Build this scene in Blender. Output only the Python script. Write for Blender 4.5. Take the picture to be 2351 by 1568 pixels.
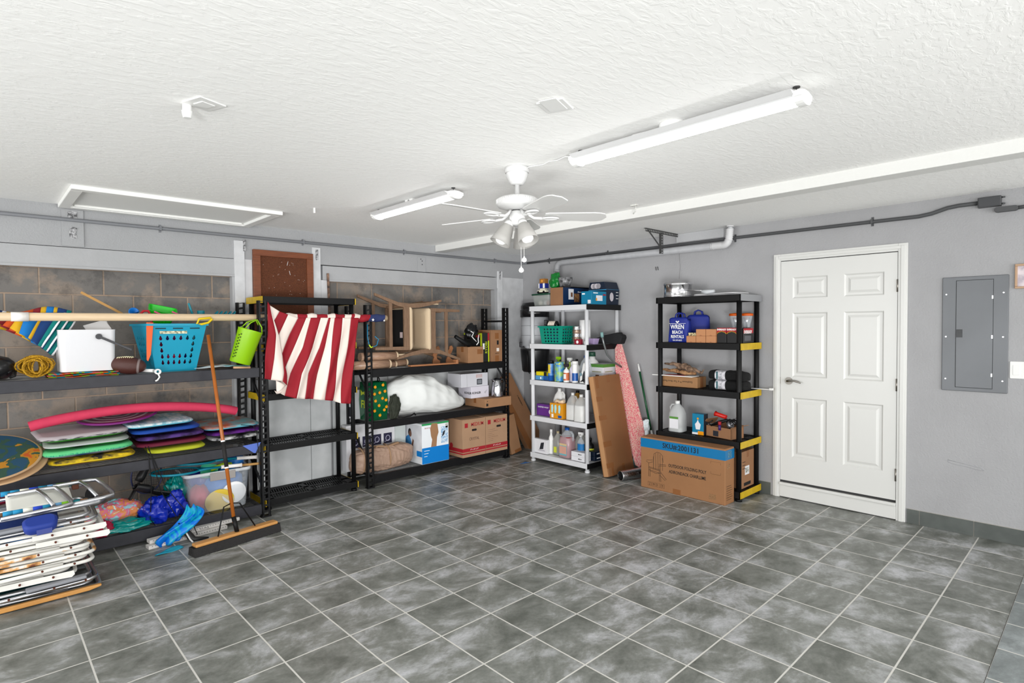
import bpy, bmesh, math, random
from mathutils import Vector, Matrix, Euler, noise as mnoise
random.seed(7)
for o in list(bpy.data.objects): bpy.data.objects.remove(o, do_unlink=True)
SC = bpy.context.scene
COL = SC.collection
R = math.radians
# ------------------------------------------------------------------ camera
cd = bpy.data.cameras.new('camera'); cam = bpy.data.objects.new('camera', cd); COL.objects.link(cam); SC.camera = cam
yaw, pitch, roll = R(46.681), R(-1.560), R(-0.4766)
fw = Vector((math.cos(pitch)*math.cos(yaw), math.cos(pitch)*math.sin(yaw), math.sin(pitch)))
rt = fw.cross(Vector((0, 0, 1))).normalized(); up = rt.cross(fw)
rr = rt*math.cos(roll)+up*math.sin(roll); uu = up*math.cos(roll)-rt*math.sin(roll)
cam.matrix_world = Matrix(((rr.x, uu.x, -fw.x, 0), (rr.y, uu.y, -fw.y, 0), (rr.z, uu.z, -fw.z, 1.602), (0, 0, 0, 1)))
cd.sensor_width = 36; cd.lens = 1312.57/2351*36; cd.clip_start = .05
# ------------------------------------------------------------------ light and exposure
wd = bpy.data.worlds.new('daylight'); SC.world = wd; wd.use_nodes = True
bg = wd.node_tree.nodes['Background']; bg.inputs[0].default_value = (.95, .98, 1, 1); bg.inputs[1].default_value = 1.3
SC.view_settings.view_transform = 'Standard'; SC.view_settings.look = 'None'; SC.view_settings.gamma = 1
SC.view_settings.use_curve_mapping = False; SC.view_settings.exposure = 0.12
def area(name, loc, rot, sx, sy, power, col=(1, 1, 1)):
    l = bpy.data.lights.new(name, 'AREA'); l.shape = 'RECTANGLE'; l.size = sx; l.size_y = sy; l.energy = power; l.color = col
    o = bpy.data.objects.new(name, l); COL.objects.link(o); o.location = loc; o.rotation_euler = rot; return o
# unseen panels for daylight through an open garage doorway, added to brighten the room
area('doorway_fill', (-4, 2.2, 1.2), (R(90), 0, R(-90)), 6, 2.3, 170, (1, .99, .97))
area('doorway_fill_side', (2.2, -4, 1.2), (R(90), 0, 0), 6, 2.3, 170, (1, .99, .97))
# unseen spots standing in for a flash, added to brighten the far ceiling
fl_ = bpy.data.lights.new('fill_spot', 'SPOT'); fl_.energy = 850; fl_.spot_size = R(62); fl_.spot_blend = 1; fl_.shadow_soft_size = .45
fo = bpy.data.objects.new('fill_spot', fl_); COL.objects.link(fo); fo.location = (-2.8, -2.9, .5)
fo.rotation_euler = (Vector((3.8, 4.3, 2.3))-Vector((-2.8, -2.9, .5))).to_track_quat('-Z', 'Y').to_euler()
fl2 = bpy.data.lights.new('fill_spot_near', 'SPOT'); fl2.energy = 330; fl2.spot_size = R(50); fl2.spot_blend = 1; fl2.shadow_soft_size = .5  # second added fill spot, nearer, aimed at the far corner
fo2 = bpy.data.objects.new('fill_spot_near', fl2); COL.objects.link(fo2); fo2.location = (-.3, -.3, .5)
fo2.rotation_euler = (Vector((4.4, 4.6, 2.3))-Vector((-.3, -.3, .5))).to_track_quat('-Z', 'Y').to_euler()
# ------------------------------------------------------------------ helpers
def lin(c):
    return tuple(((v/255)/12.92 if v/255 <= .04045 else ((v/255+.055)/1.055)**2.4) for v in c)+(1,)
MATS = {}
def mat(name, col, rough=.6, metal=0, var=0, vs=6, bump=0, bs=60, trans=0, alpha=1, emit=0, ior=1.45, sc=(1, 1, 1), spec=.5, col2=None):
    if name in MATS: return MATS[name]
    m = bpy.data.materials.new(name); m.use_nodes = True; nt = m.node_tree; b = nt.nodes['Principled BSDF']
    if col and max(col)-min(col) > 60 and not emit: col = tuple(v*.91 for v in col)
    b.inputs['Base Color'].default_value = lin(col); b.inputs['Roughness'].default_value = rough; b.inputs['Metallic'].default_value = metal
    b.inputs['Transmission Weight'].default_value = trans; b.inputs['Alpha'].default_value = alpha; b.inputs['IOR'].default_value = ior
    b.inputs['Specular IOR Level'].default_value = spec
    if emit: b.inputs['Emission Color'].default_value = lin(col); b.inputs['Emission Strength'].default_value = emit
    tc = nt.nodes.new('ShaderNodeTexCoord'); mp = nt.nodes.new('ShaderNodeMapping'); mp.inputs['Scale'].default_value = sc
    nt.links.new(tc.outputs['Object'], mp.inputs[0])
    if var or col2:
        n = nt.nodes.new('ShaderNodeTexNoise'); n.inputs['Scale'].default_value = vs; n.inputs['Detail'].default_value = 5
        rp = nt.nodes.new('ShaderNodeValToRGB'); nt.links.new(mp.outputs[0], n.inputs[0]); nt.links.new(n.outputs[0], rp.inputs[0])
        c = lin(col); c2 = lin(col2) if col2 else tuple(x*(1-var) for x in c[:3])+(1,)
        rp.color_ramp.elements[0].position = .38; rp.color_ramp.elements[1].position = .62
        rp.color_ramp.elements[0].color = c2; rp.color_ramp.elements[1].color = c
        nt.links.new(rp.outputs[0], b.inputs['Base Color'])
    if bump:
        n = nt.nodes.new('ShaderNodeTexNoise'); n.inputs['Scale'].default_value = bs; n.inputs['Detail'].default_value = 3
        nt.links.new(mp.outputs[0], n.inputs[0]); bp = nt.nodes.new('ShaderNodeBump'); bp.inputs['Strength'].default_value = bump
        bp.inputs['Distance'].default_value = .01; nt.links.new(n.outputs[0], bp.inputs['Height']); nt.links.new(bp.outputs[0], b.inputs['Normal'])
    MATS[name] = m; return m
def link(o, parent=None):
    COL.objects.link(o)
    if parent is not None: o.parent = parent
    return o
def tag(o, label=None, cat=None, group=None, kind=None):
    if label: o['label'] = label
    if cat: o['category'] = cat
    if group: o['group'] = group
    if kind: o['kind'] = kind
    return o
def thing(name, label, cat, loc=(0, 0, 0), rz=0, group=None, rot=None):
    o = bpy.data.objects.new(name, None); COL.objects.link(o); o.empty_display_size = .1
    o.location = loc; o.rotation_euler = rot if rot else (0, 0, rz); return tag(o, label, cat, group)
class MB:
    def __init__(s): s.v = []; s.f = []; s.m = []; s.sm = []
    def add(s, vs, fs, m=0, smooth=False, M=None):
        n = len(s.v); s.v += [tuple(M @ Vector(v)) if M else tuple(v) for v in vs]
        for f in fs: s.f.append(tuple(i+n for i in f)); s.m.append(m); s.sm.append(smooth)
        return s
    def box(s, x0, x1, y0, y1, z0, z1, m=0, M=None):
        vs = [(x, y, z) for z in (z0, z1) for y in (y0, y1) for x in (x0, x1)]
        return s.add(vs, [(0, 2, 3, 1), (4, 5, 7, 6), (0, 1, 5, 4), (2, 6, 7, 3), (0, 4, 6, 2), (1, 3, 7, 5)], m, M=M)
    def rbox(s, c, size, rot=(0, 0, 0), m=0):
        M = Matrix.Translation(c) @ Euler(rot).to_matrix().to_4x4(); a, b, h = [q/2 for q in size]
        return s.box(-a, a, -b, b, -h, h, m, M)
    def tube(s, pts, r, n=10, m=0, caps=True, closed=False, smooth=True):
        pts = [Vector(p) for p in pts]; K = len(pts); rs = r if isinstance(r, (list, tuple)) else [r]*K
        base = len(s.v); up0 = None
        for i, p in enumerate(pts):
            if closed: d = pts[(i+1) % K]-pts[i-1]
            else: d = pts[min(i+1, K-1)]-pts[max(i-1, 0)]
            if d.length < 1e-9: d = Vector((0, 0, 1))
            d.normalize()
            if up0 is None: up0 = Vector((0, 0, 1)) if abs(d.z) < .9 else Vector((1, 0, 0))
            a = d.cross(up0).normalized(); b = a.cross(d); up0 = b
            for k in range(n):
                t = 2*math.pi*k/n; s.v.append(tuple(p+a*(rs[i]*math.cos(t))+b*(rs[i]*math.sin(t))))
        for i in range(K if closed else K-1):
            j = (i+1) % K
            for k in range(n):
                k2 = (k+1) % n
                s.f.append((base+i*n+k, base+i*n+k2, base+j*n+k2, base+j*n+k)); s.m.append(m); s.sm.append(smooth)
        if caps and not closed:
            s.f.append(tuple(base+k for k in range(n))[::-1]); s.m.append(m); s.sm.append(False)
            s.f.append(tuple(base+(K-1)*n+k for k in range(n))); s.m.append(m); s.sm.append(False)
        return s
    def cyl(s, p0, p1, r0, r1=None, n=16, m=0, caps=True): return s.tube([p0, p1], [r0, r0 if r1 is None else r1], n, m, caps)
    def lathe(s, prof, n=24, M=None, m=0, ms=None, a0=0, a1=2*math.pi):
        K = len(prof); full = abs(a1-a0-2*math.pi) < 1e-6; cols = n if full else n+1; base = len(s.v)
        for (r, z) in prof:
            for k in range(cols):
                t = a0+(a1-a0)*k/n; v = Vector((r*math.cos(t), r*math.sin(t), z)); s.v.append(tuple(M @ v if M else v))
        for i in range(K-1):
            for k in range(n):
                k2 = (k+1) % cols
                s.f.append((base+i*cols+k, base+i*cols+k2, base+(i+1)*cols+k2, base+(i+1)*cols+k)); s.m.append(ms[i] if ms else m); s.sm.append(True)
        return s
    def prism(s, outline, h, M=None, m=0, z0=0, smooth=False):
        n = len(outline)
        vs = [(x, y, z0) for x, y in outline]+[(x, y, z0+h) for x, y in outline]
        fs = [tuple(range(n))[::-1], tuple(range(n, 2*n))]+[(i, (i+1) % n, n+(i+1) % n, n+i) for i in range(n)]
        return s.add(vs, fs, m, smooth, M)
    def grid(s, fn, nu, nv, m=0, mf=None, closeu=False):
        base = len(s.v)
        for j in range(nv+1):
            for i in range(nu+(0 if closeu else 1)): s.v.append(tuple(fn(i/nu, j/nv)))
        w = nu if closeu else nu+1
        for j in range(nv):
            for i in range(nu):
                i2 = (i+1) % w if closeu else i+1
                s.f.append((base+j*w+i, base+j*w+i2, base+(j+1)*w+i2, base+(j+1)*w+i)); s.m.append(mf((i+.5)/nu, (j+.5)/nv) if mf else m); s.sm.append(True)
        return s
    def build(s, name, mats, parent=None, loc=None, rot=None, bevel=0, label=None, solid=0, sub=0, shade=None, fix=True):
        me = bpy.data.meshes.new(name); me.from_pydata(s.v, [], s.f)
        if not isinstance(mats, (list, tuple)): mats = [mats]
        for m in mats: me.materials.append(m)
        for i, p in enumerate(me.polygons): p.material_index = min(s.m[i], len(mats)-1); p.use_smooth = s.sm[i] if shade is None else shade
        if fix:
            bm = bmesh.new(); bm.from_mesh(me); bmesh.ops.recalc_face_normals(bm, faces=bm.faces); bm.to_mesh(me); bm.free()
        me.update(); o = link(bpy.data.objects.new(name, me), parent)
        if loc: o.location = loc
        if rot: o.rotation_euler = rot
        if solid: md = o.modifiers.new('thick', 'SOLIDIFY'); md.thickness = solid; md.offset = 0
        if sub: md = o.modifiers.new('sub', 'SUBSURF'); md.levels = sub; md.render_levels = sub
        if bevel: md = o.modifiers.new('bev', 'BEVEL'); md.width = bevel; md.segments = 2; md.limit_method = 'ANGLE'; md.angle_limit = R(40)
        if label: o['label'] = label
        return o
def rrect(w, h, r, n=4, cx=0, cy=0):
    out = []
    for (sx, sy, a) in ((1, 1, 0), (-1, 1, 90), (-1, -1, 180), (1, -1, 270)):
        for k in range(n+1):
            t = R(a+90*k/n); out.append((cx+sx*(w/2-r)+r*math.cos(t), cy+sy*(h/2-r)+r*math.sin(t)))
    return out
FY = Euler((R(90), 0, 0)).to_matrix().to_4x4()          # drawing plane x-z seen from -y
FX = Euler((R(90), 0, R(-90))).to_matrix().to_4x4()     # drawing plane seen from -x (right is -y)
def text(body, size, m, parent, loc, face='y', name='lettering', sx=1, align='CENTER', bold=0, rz=0, spin=0, M=None):
    c = bpy.data.curves.new(name, 'FONT'); c.body = body; c.size = size; c.align_x = align; c.align_y = 'CENTER'; c.extrude = .0004; c.offset = bold; c.resolution_u = 2
    t = bpy.data.objects.new(name, c); COL.objects.link(t); dg = bpy.context.evaluated_depsgraph_get()
    me = bpy.data.meshes.new_from_object(t.evaluated_get(dg)); bpy.data.objects.remove(t); bpy.data.curves.remove(c)
    me.name = name; me.materials.clear(); me.materials.append(m)
    B = M if M is not None else (FY if face == 'y' else FX)
    me.transform(Matrix.Translation(loc) @ B @ Matrix.Rotation(spin, 4, 'Z') @ Matrix.Diagonal((sx, 1, 1, 1)))
    return link(bpy.data.objects.new(name, me), parent)
def dup(root, loc=None, rz=None, label=None, rot=None, mats=None, name=None):
    r = root.copy(); COL.objects.link(r)
    if loc is not None: r.location = loc
    if rz is not None: r.rotation_euler = (0, 0, rz)
    if rot is not None: r.rotation_euler = rot
    if label: r['label'] = label
    for ch in list(root.children):
        c = ch.copy(); COL.objects.link(c); c.parent = r
        for g in list(ch.children):
            d = g.copy(); COL.objects.link(d); d.parent = c
    return r
# ------------------------------------------------------------------ materials
WHITE = mat('white_paint', (240, 240, 238), .35)
def wallmat(name, c, s=1):
    return mat(name, c, .7, var=.05, vs=3, bump=.25, bs=90)
GREY = wallmat('grey_wall_paint', (164, 164, 166))
PALE = mat('pale_grey_board_paint', (172, 173, 175), .6, var=.06, vs=5, bump=.15, bs=40)
BLACK = mat('black_plastic', (13, 13, 14), .5, bump=.1, bs=200, spec=.3)
STEEL = mat('black_painted_steel', (19, 19, 21), .45, var=.2, vs=30, spec=.3)
CHAR = mat('charcoal_painted_steel', (50, 50, 56), .45, var=.15, vs=20, spec=.35)
YEL = mat('yellow_end_cap', (222, 184, 18), .45, var=.15, vs=20)
WPL = mat('white_plastic', (232, 232, 230), .4)
CARD = mat('cardboard', (162, 117, 82), .8, var=.08, vs=7, bump=.08, bs=30)
CARD2 = mat('tan_cardboard', (174, 129, 92), .8, var=.06, vs=9)
TAPE = mat('brown_packing_tape', (150, 98, 58), .25)
INK = mat('black_ink', (22, 20, 20), .7)
RINK = mat('red_ink', (176, 30, 42), .6)
WINK = mat('white_print', (240, 240, 240), .5)
CHROME = mat('brushed_metal', (200, 200, 202), .25, 1)
ALU = mat('aluminium_tube', (205, 206, 210), .3, 1, var=.1, vs=40)
GALV = mat('galvanised_duct', (190, 192, 194), .35, .9, var=.15, vs=18)
CONDUIT = mat('dark_grey_conduit', (74, 75, 77), .5)
CONDUITL = mat('grey_painted_conduit', (116, 118, 122), .5)
WIRE = mat('zinc_wire', (150, 150, 150), .35, .8)

# floor tiles: procedural grid laid at the room's own tile pitch
def tile_mat(name, ox, oy, dark, light, tint):
    m = bpy.data.materials.new(name); m.use_nodes = True; nt = m.node_tree; N = nt.nodes.new; L = nt.links.new; b = nt.nodes['Principled BSDF']
    tc = N('ShaderNodeTexCoord'); mp = N('ShaderNodeMapping'); mp.inputs['Location'].default_value = (-ox/.338, -oy/.338, 0); mp.inputs['Scale'].default_value = (1/.338, 1/.338, 1)
    L(tc.outputs['Object'], mp.inputs[0])
    br = N('ShaderNodeTexBrick'); br.offset = 0; br.squash = 1; br.inputs['Scale'].default_value = 1; br.inputs['Brick Width'].default_value = 1; br.inputs['Row Height'].default_value = 1
    br.inputs['Mortar Size'].default_value = .014; br.inputs['Mortar Smooth'].default_value = .25; br.inputs['Bias'].default_value = 0
    L(mp.outputs[0], br.inputs[0])
    fl = N('ShaderNodeVectorMath'); fl.operation = 'FLOOR'; L(mp.outputs[0], fl.inputs[0])
    wn = N('ShaderNodeTexWhiteNoise'); wn.noise_dimensions = '3D'; L(fl.outputs[0], wn.inputs[0])
    ad = N('ShaderNodeVectorMath'); ad.operation = 'MULTIPLY_ADD'; ad.inputs[1].default_value = (17, 17, 17); L(wn.outputs['Color'], ad.inputs[0]); L(mp.outputs[0], ad.inputs[2])
    st = N('ShaderNodeMapping'); st.inputs['Scale'].default_value = (1.0, 1.35, 1); st.inputs['Rotation'].default_value = (0, 0, R(45)); L(ad.outputs[0], st.inputs[0])
    n1 = N('ShaderNodeTexNoise'); n1.inputs['Scale'].default_value = 1.1; n1.inputs['Detail'].default_value = 7; n1.inputs['Roughness'].default_value = .68; n1.inputs['Distortion'].default_value = .3; L(st.outputs[0], n1.inputs[0])
    n2 = N('ShaderNodeTexNoise'); n2.inputs['Scale'].default_value = 14; n2.inputs['Detail'].default_value = 6; n2.inputs['Roughness'].default_value = .75; L(st.outputs[0], n2.inputs[0])
    rp = N('ShaderNodeValToRGB'); e = rp.color_ramp.elements; e[0].position = .34; e[0].color = lin(dark); e[1].position = .68; e[1].color = lin(light)
    k = e.new(.5); k.color = lin(tint); L(n1.outputs[0], rp.inputs[0])
    mx = N('ShaderNodeMix'); mx.data_type = 'RGBA'; mx.blend_type = 'OVERLAY'; mx.inputs[0].default_value = .38; L(rp.outputs[0], mx.inputs[6]); L(n2.outputs[0], mx.inputs[7])
    g = N('ShaderNodeMix'); g.data_type = 'RGBA'; g.inputs[7].default_value = lin((206, 204, 198)); L(br.outputs['Fac'], g.inputs[0]); L(mx.outputs[2], g.inputs[6])
    L(g.outputs[2], b.inputs['Base Color'])
    mr = N('ShaderNodeMapRange'); mr.inputs[3].default_value = .3; mr.inputs[4].default_value = .52; L(n2.outputs[0], mr.inputs[0]); L(mr.outputs[0], b.inputs['Roughness'])
    iv = N('ShaderNodeMath'); iv.operation = 'MULTIPLY_ADD'; iv.inputs[1].default_value = -1; L(br.outputs['Fac'], iv.inputs[0])
    sm = N('ShaderNodeMath'); sm.operation = 'MULTIPLY'; sm.inputs[1].default_value = .12; L(n2.outputs[0], sm.inputs[0]); L(sm.outputs[0], iv.inputs[2])
    bp = N('ShaderNodeBump'); bp.inputs['Strength'].default_value = .5; bp.inputs['Distance'].default_value = .003; L(iv.outputs[0], bp.inputs['Height']); L(bp.outputs[0], b.inputs['Normal'])
    return m
TILE = tile_mat('slate_grey_floor_tile', 1.388, 3.394, (90, 93, 87), (186, 187, 190), (126, 128, 123))
TILE2 = tile_mat('pale_slate_threshold_tile', 1.25, .388, (104, 110, 110), (160, 166, 168), (128, 134, 134))
def ceil_mat():
    m = bpy.data.materials.new('textured_ceiling_paint'); m.use_nodes = True; nt = m.node_tree; N = nt.nodes.new; L = nt.links.new; b = nt.nodes['Principled BSDF']
    b.inputs['Base Color'].default_value = lin((249, 249, 247)); b.inputs['Roughness'].default_value = .85; b.inputs['Specular IOR Level'].default_value = .2
    tc = N('ShaderNodeTexCoord'); mp = N('ShaderNodeMapping'); mp.inputs['Rotation'].default_value = (0, 0, R(43)); mp.inputs['Scale'].default_value = (1, 2.2, 1); L(tc.outputs['Object'], mp.inputs[0])
    n = N('ShaderNodeTexNoise'); n.inputs['Scale'].default_value = 17; n.inputs['Detail'].default_value = 4; n.inputs['Roughness'].default_value = .55; n.inputs['Distortion'].default_value = .6; L(mp.outputs[0], n.inputs[0])
    rp = N('ShaderNodeValToRGB'); rp.color_ramp.elements[0].position = .45; rp.color_ramp.elements[1].position = .6; L(n.outputs[0], rp.inputs[0])
    bp = N('ShaderNodeBump'); bp.inputs['Strength'].default_value = .24; bp.inputs['Distance'].default_value = .003; L(rp.outputs[0], bp.inputs['Height']); L(bp.outputs[0], b.inputs['Normal'])
    return m
CEIL = ceil_mat()
def block_mat():
    m = bpy.data.materials.new('concrete_block'); m.use_nodes = True; nt = m.node_tree; N = nt.nodes.new; L = nt.links.new; b = nt.nodes['Principled BSDF']; b.inputs['Roughness'].default_value = .9
    tc = N('ShaderNodeTexCoord'); sx = N('ShaderNodeSeparateXYZ'); cb = N('ShaderNodeCombineXYZ'); L(tc.outputs['Object'], sx.inputs[0])
    L(sx.outputs[0], cb.inputs[0]); L(sx.outputs[2], cb.inputs[1])
    mp = N('ShaderNodeMapping'); mp.inputs['Location'].default_value = (.027, -.074, 0); L(cb.outputs[0], mp.inputs[0])
    br = N('ShaderNodeTexBrick'); br.offset = .5; br.inputs['Scale'].default_value = 1; br.inputs['Brick Width'].default_value = .4; br.inputs['Row Height'].default_value = .2
    br.inputs['Mortar Size'].default_value = .007; br.inputs['Mortar Smooth'].default_value = .5; br.inputs['Color1'].default_value = lin((126, 121, 116)); br.inputs['Color2'].default_value = lin((106, 104, 102)); br.inputs['Mortar'].default_value = lin((158, 138, 120))
    L(mp.outputs[0], br.inputs[0])
    n = N('ShaderNodeTexNoise'); n.inputs['Scale'].default_value = 3.2; n.inputs['Detail'].default_value = 8; n.inputs['Roughness'].default_value = .62; L(tc.outputs['Object'], n.inputs[0])
    rp = N('ShaderNodeValToRGB'); e = rp.color_ramp.elements; e[0].position = .5; e[0].color = (0, 0, 0, 1); e[1].position = .6; e[1].color = (1, 1, 1, 1); L(n.outputs[0], rp.inputs[0])
    n2 = N('ShaderNodeTexNoise'); n2.inputs['Scale'].default_value = 6; n2.inputs['Detail'].default_value = 9; n2.inputs['Roughness'].default_value = .75; L(tc.outputs['Object'], n2.inputs[0])
    r2 = N('ShaderNodeValToRGB'); e = r2.color_ramp.elements; e[0].position = .52; e[0].color = (0, 0, 0, 1); e[1].position = .66; e[1].color = (1, 1, 1, 1); L(n2.outputs[0], r2.inputs[0])
    m1 = N('ShaderNodeMix'); m1.data_type = 'RGBA'; m1.inputs[7].default_value = lin((154, 138, 123)); L(br.outputs[0], m1.inputs[6])
    f1 = N('ShaderNodeMath'); f1.operation = 'MULTIPLY'; f1.inputs[1].default_value = .6; L(rp.outputs[0], f1.inputs[0]); L(f1.outputs[0], m1.inputs[0])
    m2 = N('ShaderNodeMix'); m2.data_type = 'RGBA'; m2.inputs[7].default_value = lin((70, 68, 68)); L(m1.outputs[2], m2.inputs[6])
    f2 = N('ShaderNodeMath'); f2.operation = 'MULTIPLY'; f2.inputs[1].default_value = .5; L(r2.outputs[0], f2.inputs[0]); L(f2.outputs[0], m2.inputs[0])
    L(m2.outputs[2], b.inputs['Base Color'])
    ad = N('ShaderNodeMath'); ad.operation = 'MULTIPLY_ADD'; ad.inputs[1].default_value = -1.2; L(br.outputs['Fac'], ad.inputs[0]); L(n2.outputs[0], ad.inputs[2])
    bp = N('ShaderNodeBump'); bp.inputs['Strength'].default_value = .6; bp.inputs['Distance'].default_value = .006; L(ad.outputs[0], bp.inputs['Height']); L(bp.outputs[0], b.inputs['Normal'])
    return m
BLOCK = block_mat()
XB, YA, H = 5.417, 5.515, 2.552
# ------------------------------------------------------------------ the setting
def struct(name, b, m, parent=None, label=None, bevel=0):
    o = b.build(name, m, parent, bevel=bevel)
    if parent is None: o['kind'] = 'structure'
    if label: o['label'] = label
    return o
struct('floor', MB().box(-3, XB+.15, .388, YA+.15, -.1, 0), TILE)
struct('trim_1', MB().box(-3, XB+.15, -.6, .386, -.1, .004), TILE2, bevel=.003)
struct('floor_apron', MB().box(-3, XB+.15, -3, -.6, -.12, -.02), mat('pale_concrete', (176, 174, 168), .8, var=.1))
struct('ceiling', MB().box(-3, XB+.15, -3, YA+.15, H, H+.1), CEIL)
struct('trim_2', MB().box(3.97, 4.11, -3, 5.51, H-.074, H+.01), mat('soffit_paint', (218, 218, 215), .6, bump=.1, bs=60), bevel=.003)
struct('wall_right', MB().box(XB, XB+.15, -3, 1.215, 0, H).box(XB, XB+.15, 2.135, YA+.15, 0, H).box(XB, XB+.15, 1.215, 2.135, 2.177, H).box(XB+.02, XB+.15, 1.215, 2.135, 0, 2.177), GREY)
# left wall: boards framing two block-filled openings
W = MB()
W.box(-3, XB, YA, YA+.14, 2.235, H)                    # upper board
wl = W.build('wall_left', wallmat('grey_board_paint', (164, 165, 167))); wl['kind'] = 'structure'
B = MB()
B.box(-3, 1.775, YA+.001, YA+.14, 2.082, 2.231); B.box(2.585, 4.945, YA+.001, YA+.14, 2.082, 2.226)
struct('trim_3', B, PALE, bevel=.002)
struct('trim_4', MB().box(1.742, 1.83, YA-.012, YA+.14, 0, 2.4).box(1.832, 1.9, YA, YA+.14, 0, 2.235).box(2.475, 2.56, YA-.008, YA+.14, 0, 2.4).box(2.562, 2.634, YA-.004, YA+.14, 0, 2.08).box(1.9, 2.475, YA+.02, YA+.14, 0, 2.235), mat('white_scuffed_wood', (212, 213, 215), .6, var=.12, vs=8), bevel=.002)
struct('trim_5', MB().box(4.945, 5.03, YA-.012, YA+.14, 0, 2.31).box(5.032, XB, YA, YA+.14, 0, 2.235), mat('white_scuffed_wood', (212, 213, 215)), bevel=.002)
struct('wall_left_block', MB().box(-3, 1.742, YA+.075, YA+.14, 0, 2.082).box(2.634, 4.945, YA+.075, YA+.14, 0, 2.082), BLOCK)
struct('trim_6', MB().box(-3, 1.742, YA-.008, YA+.012, 2.07, 2.09).box(2.634, 4.945, YA-.008, YA+.012, 2.07, 2.09).box(1.722, 1.742, YA-.004, YA+.075, 0, 2.07).box(2.634, 2.65, YA-.004, YA+.075, 0, 2.07).box(4.9, 4.945, YA-.004, YA+.075, 0, 2.07), PALE, bevel=.002)
DIRTY = mat('scuffed_white_panel', (208, 210, 211), .5, var=.3, vs=3.2, col2=(184, 187, 188))
lp = MB()
for a, c in ((1.88, 2.42), (2.425, 2.63)): lp.box(a, c, YA-.02, YA-.004, .02, 1.12)
for a, c in ((2.66, 3.3), (3.305, 4.1), (4.105, 4.9)): lp.box(a, c, YA-.02, YA+.03, .02, 1.14)
struct('trim_7', lp, DIRTY)
# patch boards and old clips on the upper board
t = thing('wall_patch', 'square grey patch board with torn bracket marks above the left block opening', 'wall patch', (.578, YA-.006, 2.38))
MB().box(-.068, .068, -.004, .004, -.14, .14).build('board', wallmat('grey_board_paint', ()), t, bevel=.001)
DK = mat('torn_dark_mark', (84, 84, 86), .9, col2=(190, 190, 192), vs=60)
MB().prism([(-.02, -.08), (.022, -.078), (.02, -.03), (.03, 0), (-.01, .01), (-.024, -.02)], .001, M=Matrix.Translation((0, -.006, 0)) @ FY).build('bracket_mark', DK, t)
MB().prism([(-.03, .08), (-.01, .06), (.03, .07), (.028, .12), (0, .13), (-.03, .12)], .001, M=Matrix.Translation((0, -.006, 0)) @ FY).build('bracket_mark', DK, t)
t = thing('wall_patch', 'narrow grey patch board with screw holes above the right block opening', 'wall patch', (3.775, YA-.005, 2.317))
MB().box(-.052, .052, -.003, .004, -.085, .085).build('board', wallmat('grey_board_paint', ()), t, bevel=.001)
for a, c in ((-.01, .06), (.008, .04), (.008, 0)): MB().cyl((a, -.004, c), (a, -.003, c), .006).build('screw_hole', INK, t)
for x, z, w in ((1.83, 2.36, 'between the attic hatch and the brown pinboard'), (2.52, 2.33, 'right of the brown pinboard'), (4.985, 2.26, 'at the far right end of the block opening')):
    t = thing('metal_clip', 'small rusty metal clip '+w, 'clip', (x, YA-.012, z))
    MB().box(-.012, .012, -.004, 0, -.05, .05).box(-.008, -.003, -.006, 0, -.055, .05).build('plate', DK, t)
# baseboard tiles on the right wall
bbm = mat('dark_slate_skirting_tile', (92, 97, 94), .4, var=.25, vs=6, bump=.1, bs=30)
def bb(y0, y1):
    b = MB(); y = y1
    cuts = [y1]+[c for c in [1.058-.338*k for k in range(-14, 6)] if y0 < c < y1][::1]+[y0]
    cuts = sorted(set(cuts), reverse=True)
    for a, c in zip(cuts, cuts[1:]): b.box(XB-.012, XB+.001, c+.002, a-.002, 0, .113)
    return b
struct('baseboard_right', bb(-.5, 1.143), bbm, bevel=.001)
struct('baseboard_right_far', bb(2.215, YA-.02), bbm, bevel=.001)
struct('baseboard_grout', MB().box(XB-.007, XB+.001, -.5, 1.14, 0, .115).box(XB-.007, XB+.001, 2.215, YA, 0, .115), mat('grout', (176, 172, 164), .8))
struct('baseboard_left', MB().box(4.78, XB-.012, YA-.03, YA, 0, .113), bbm)
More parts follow.
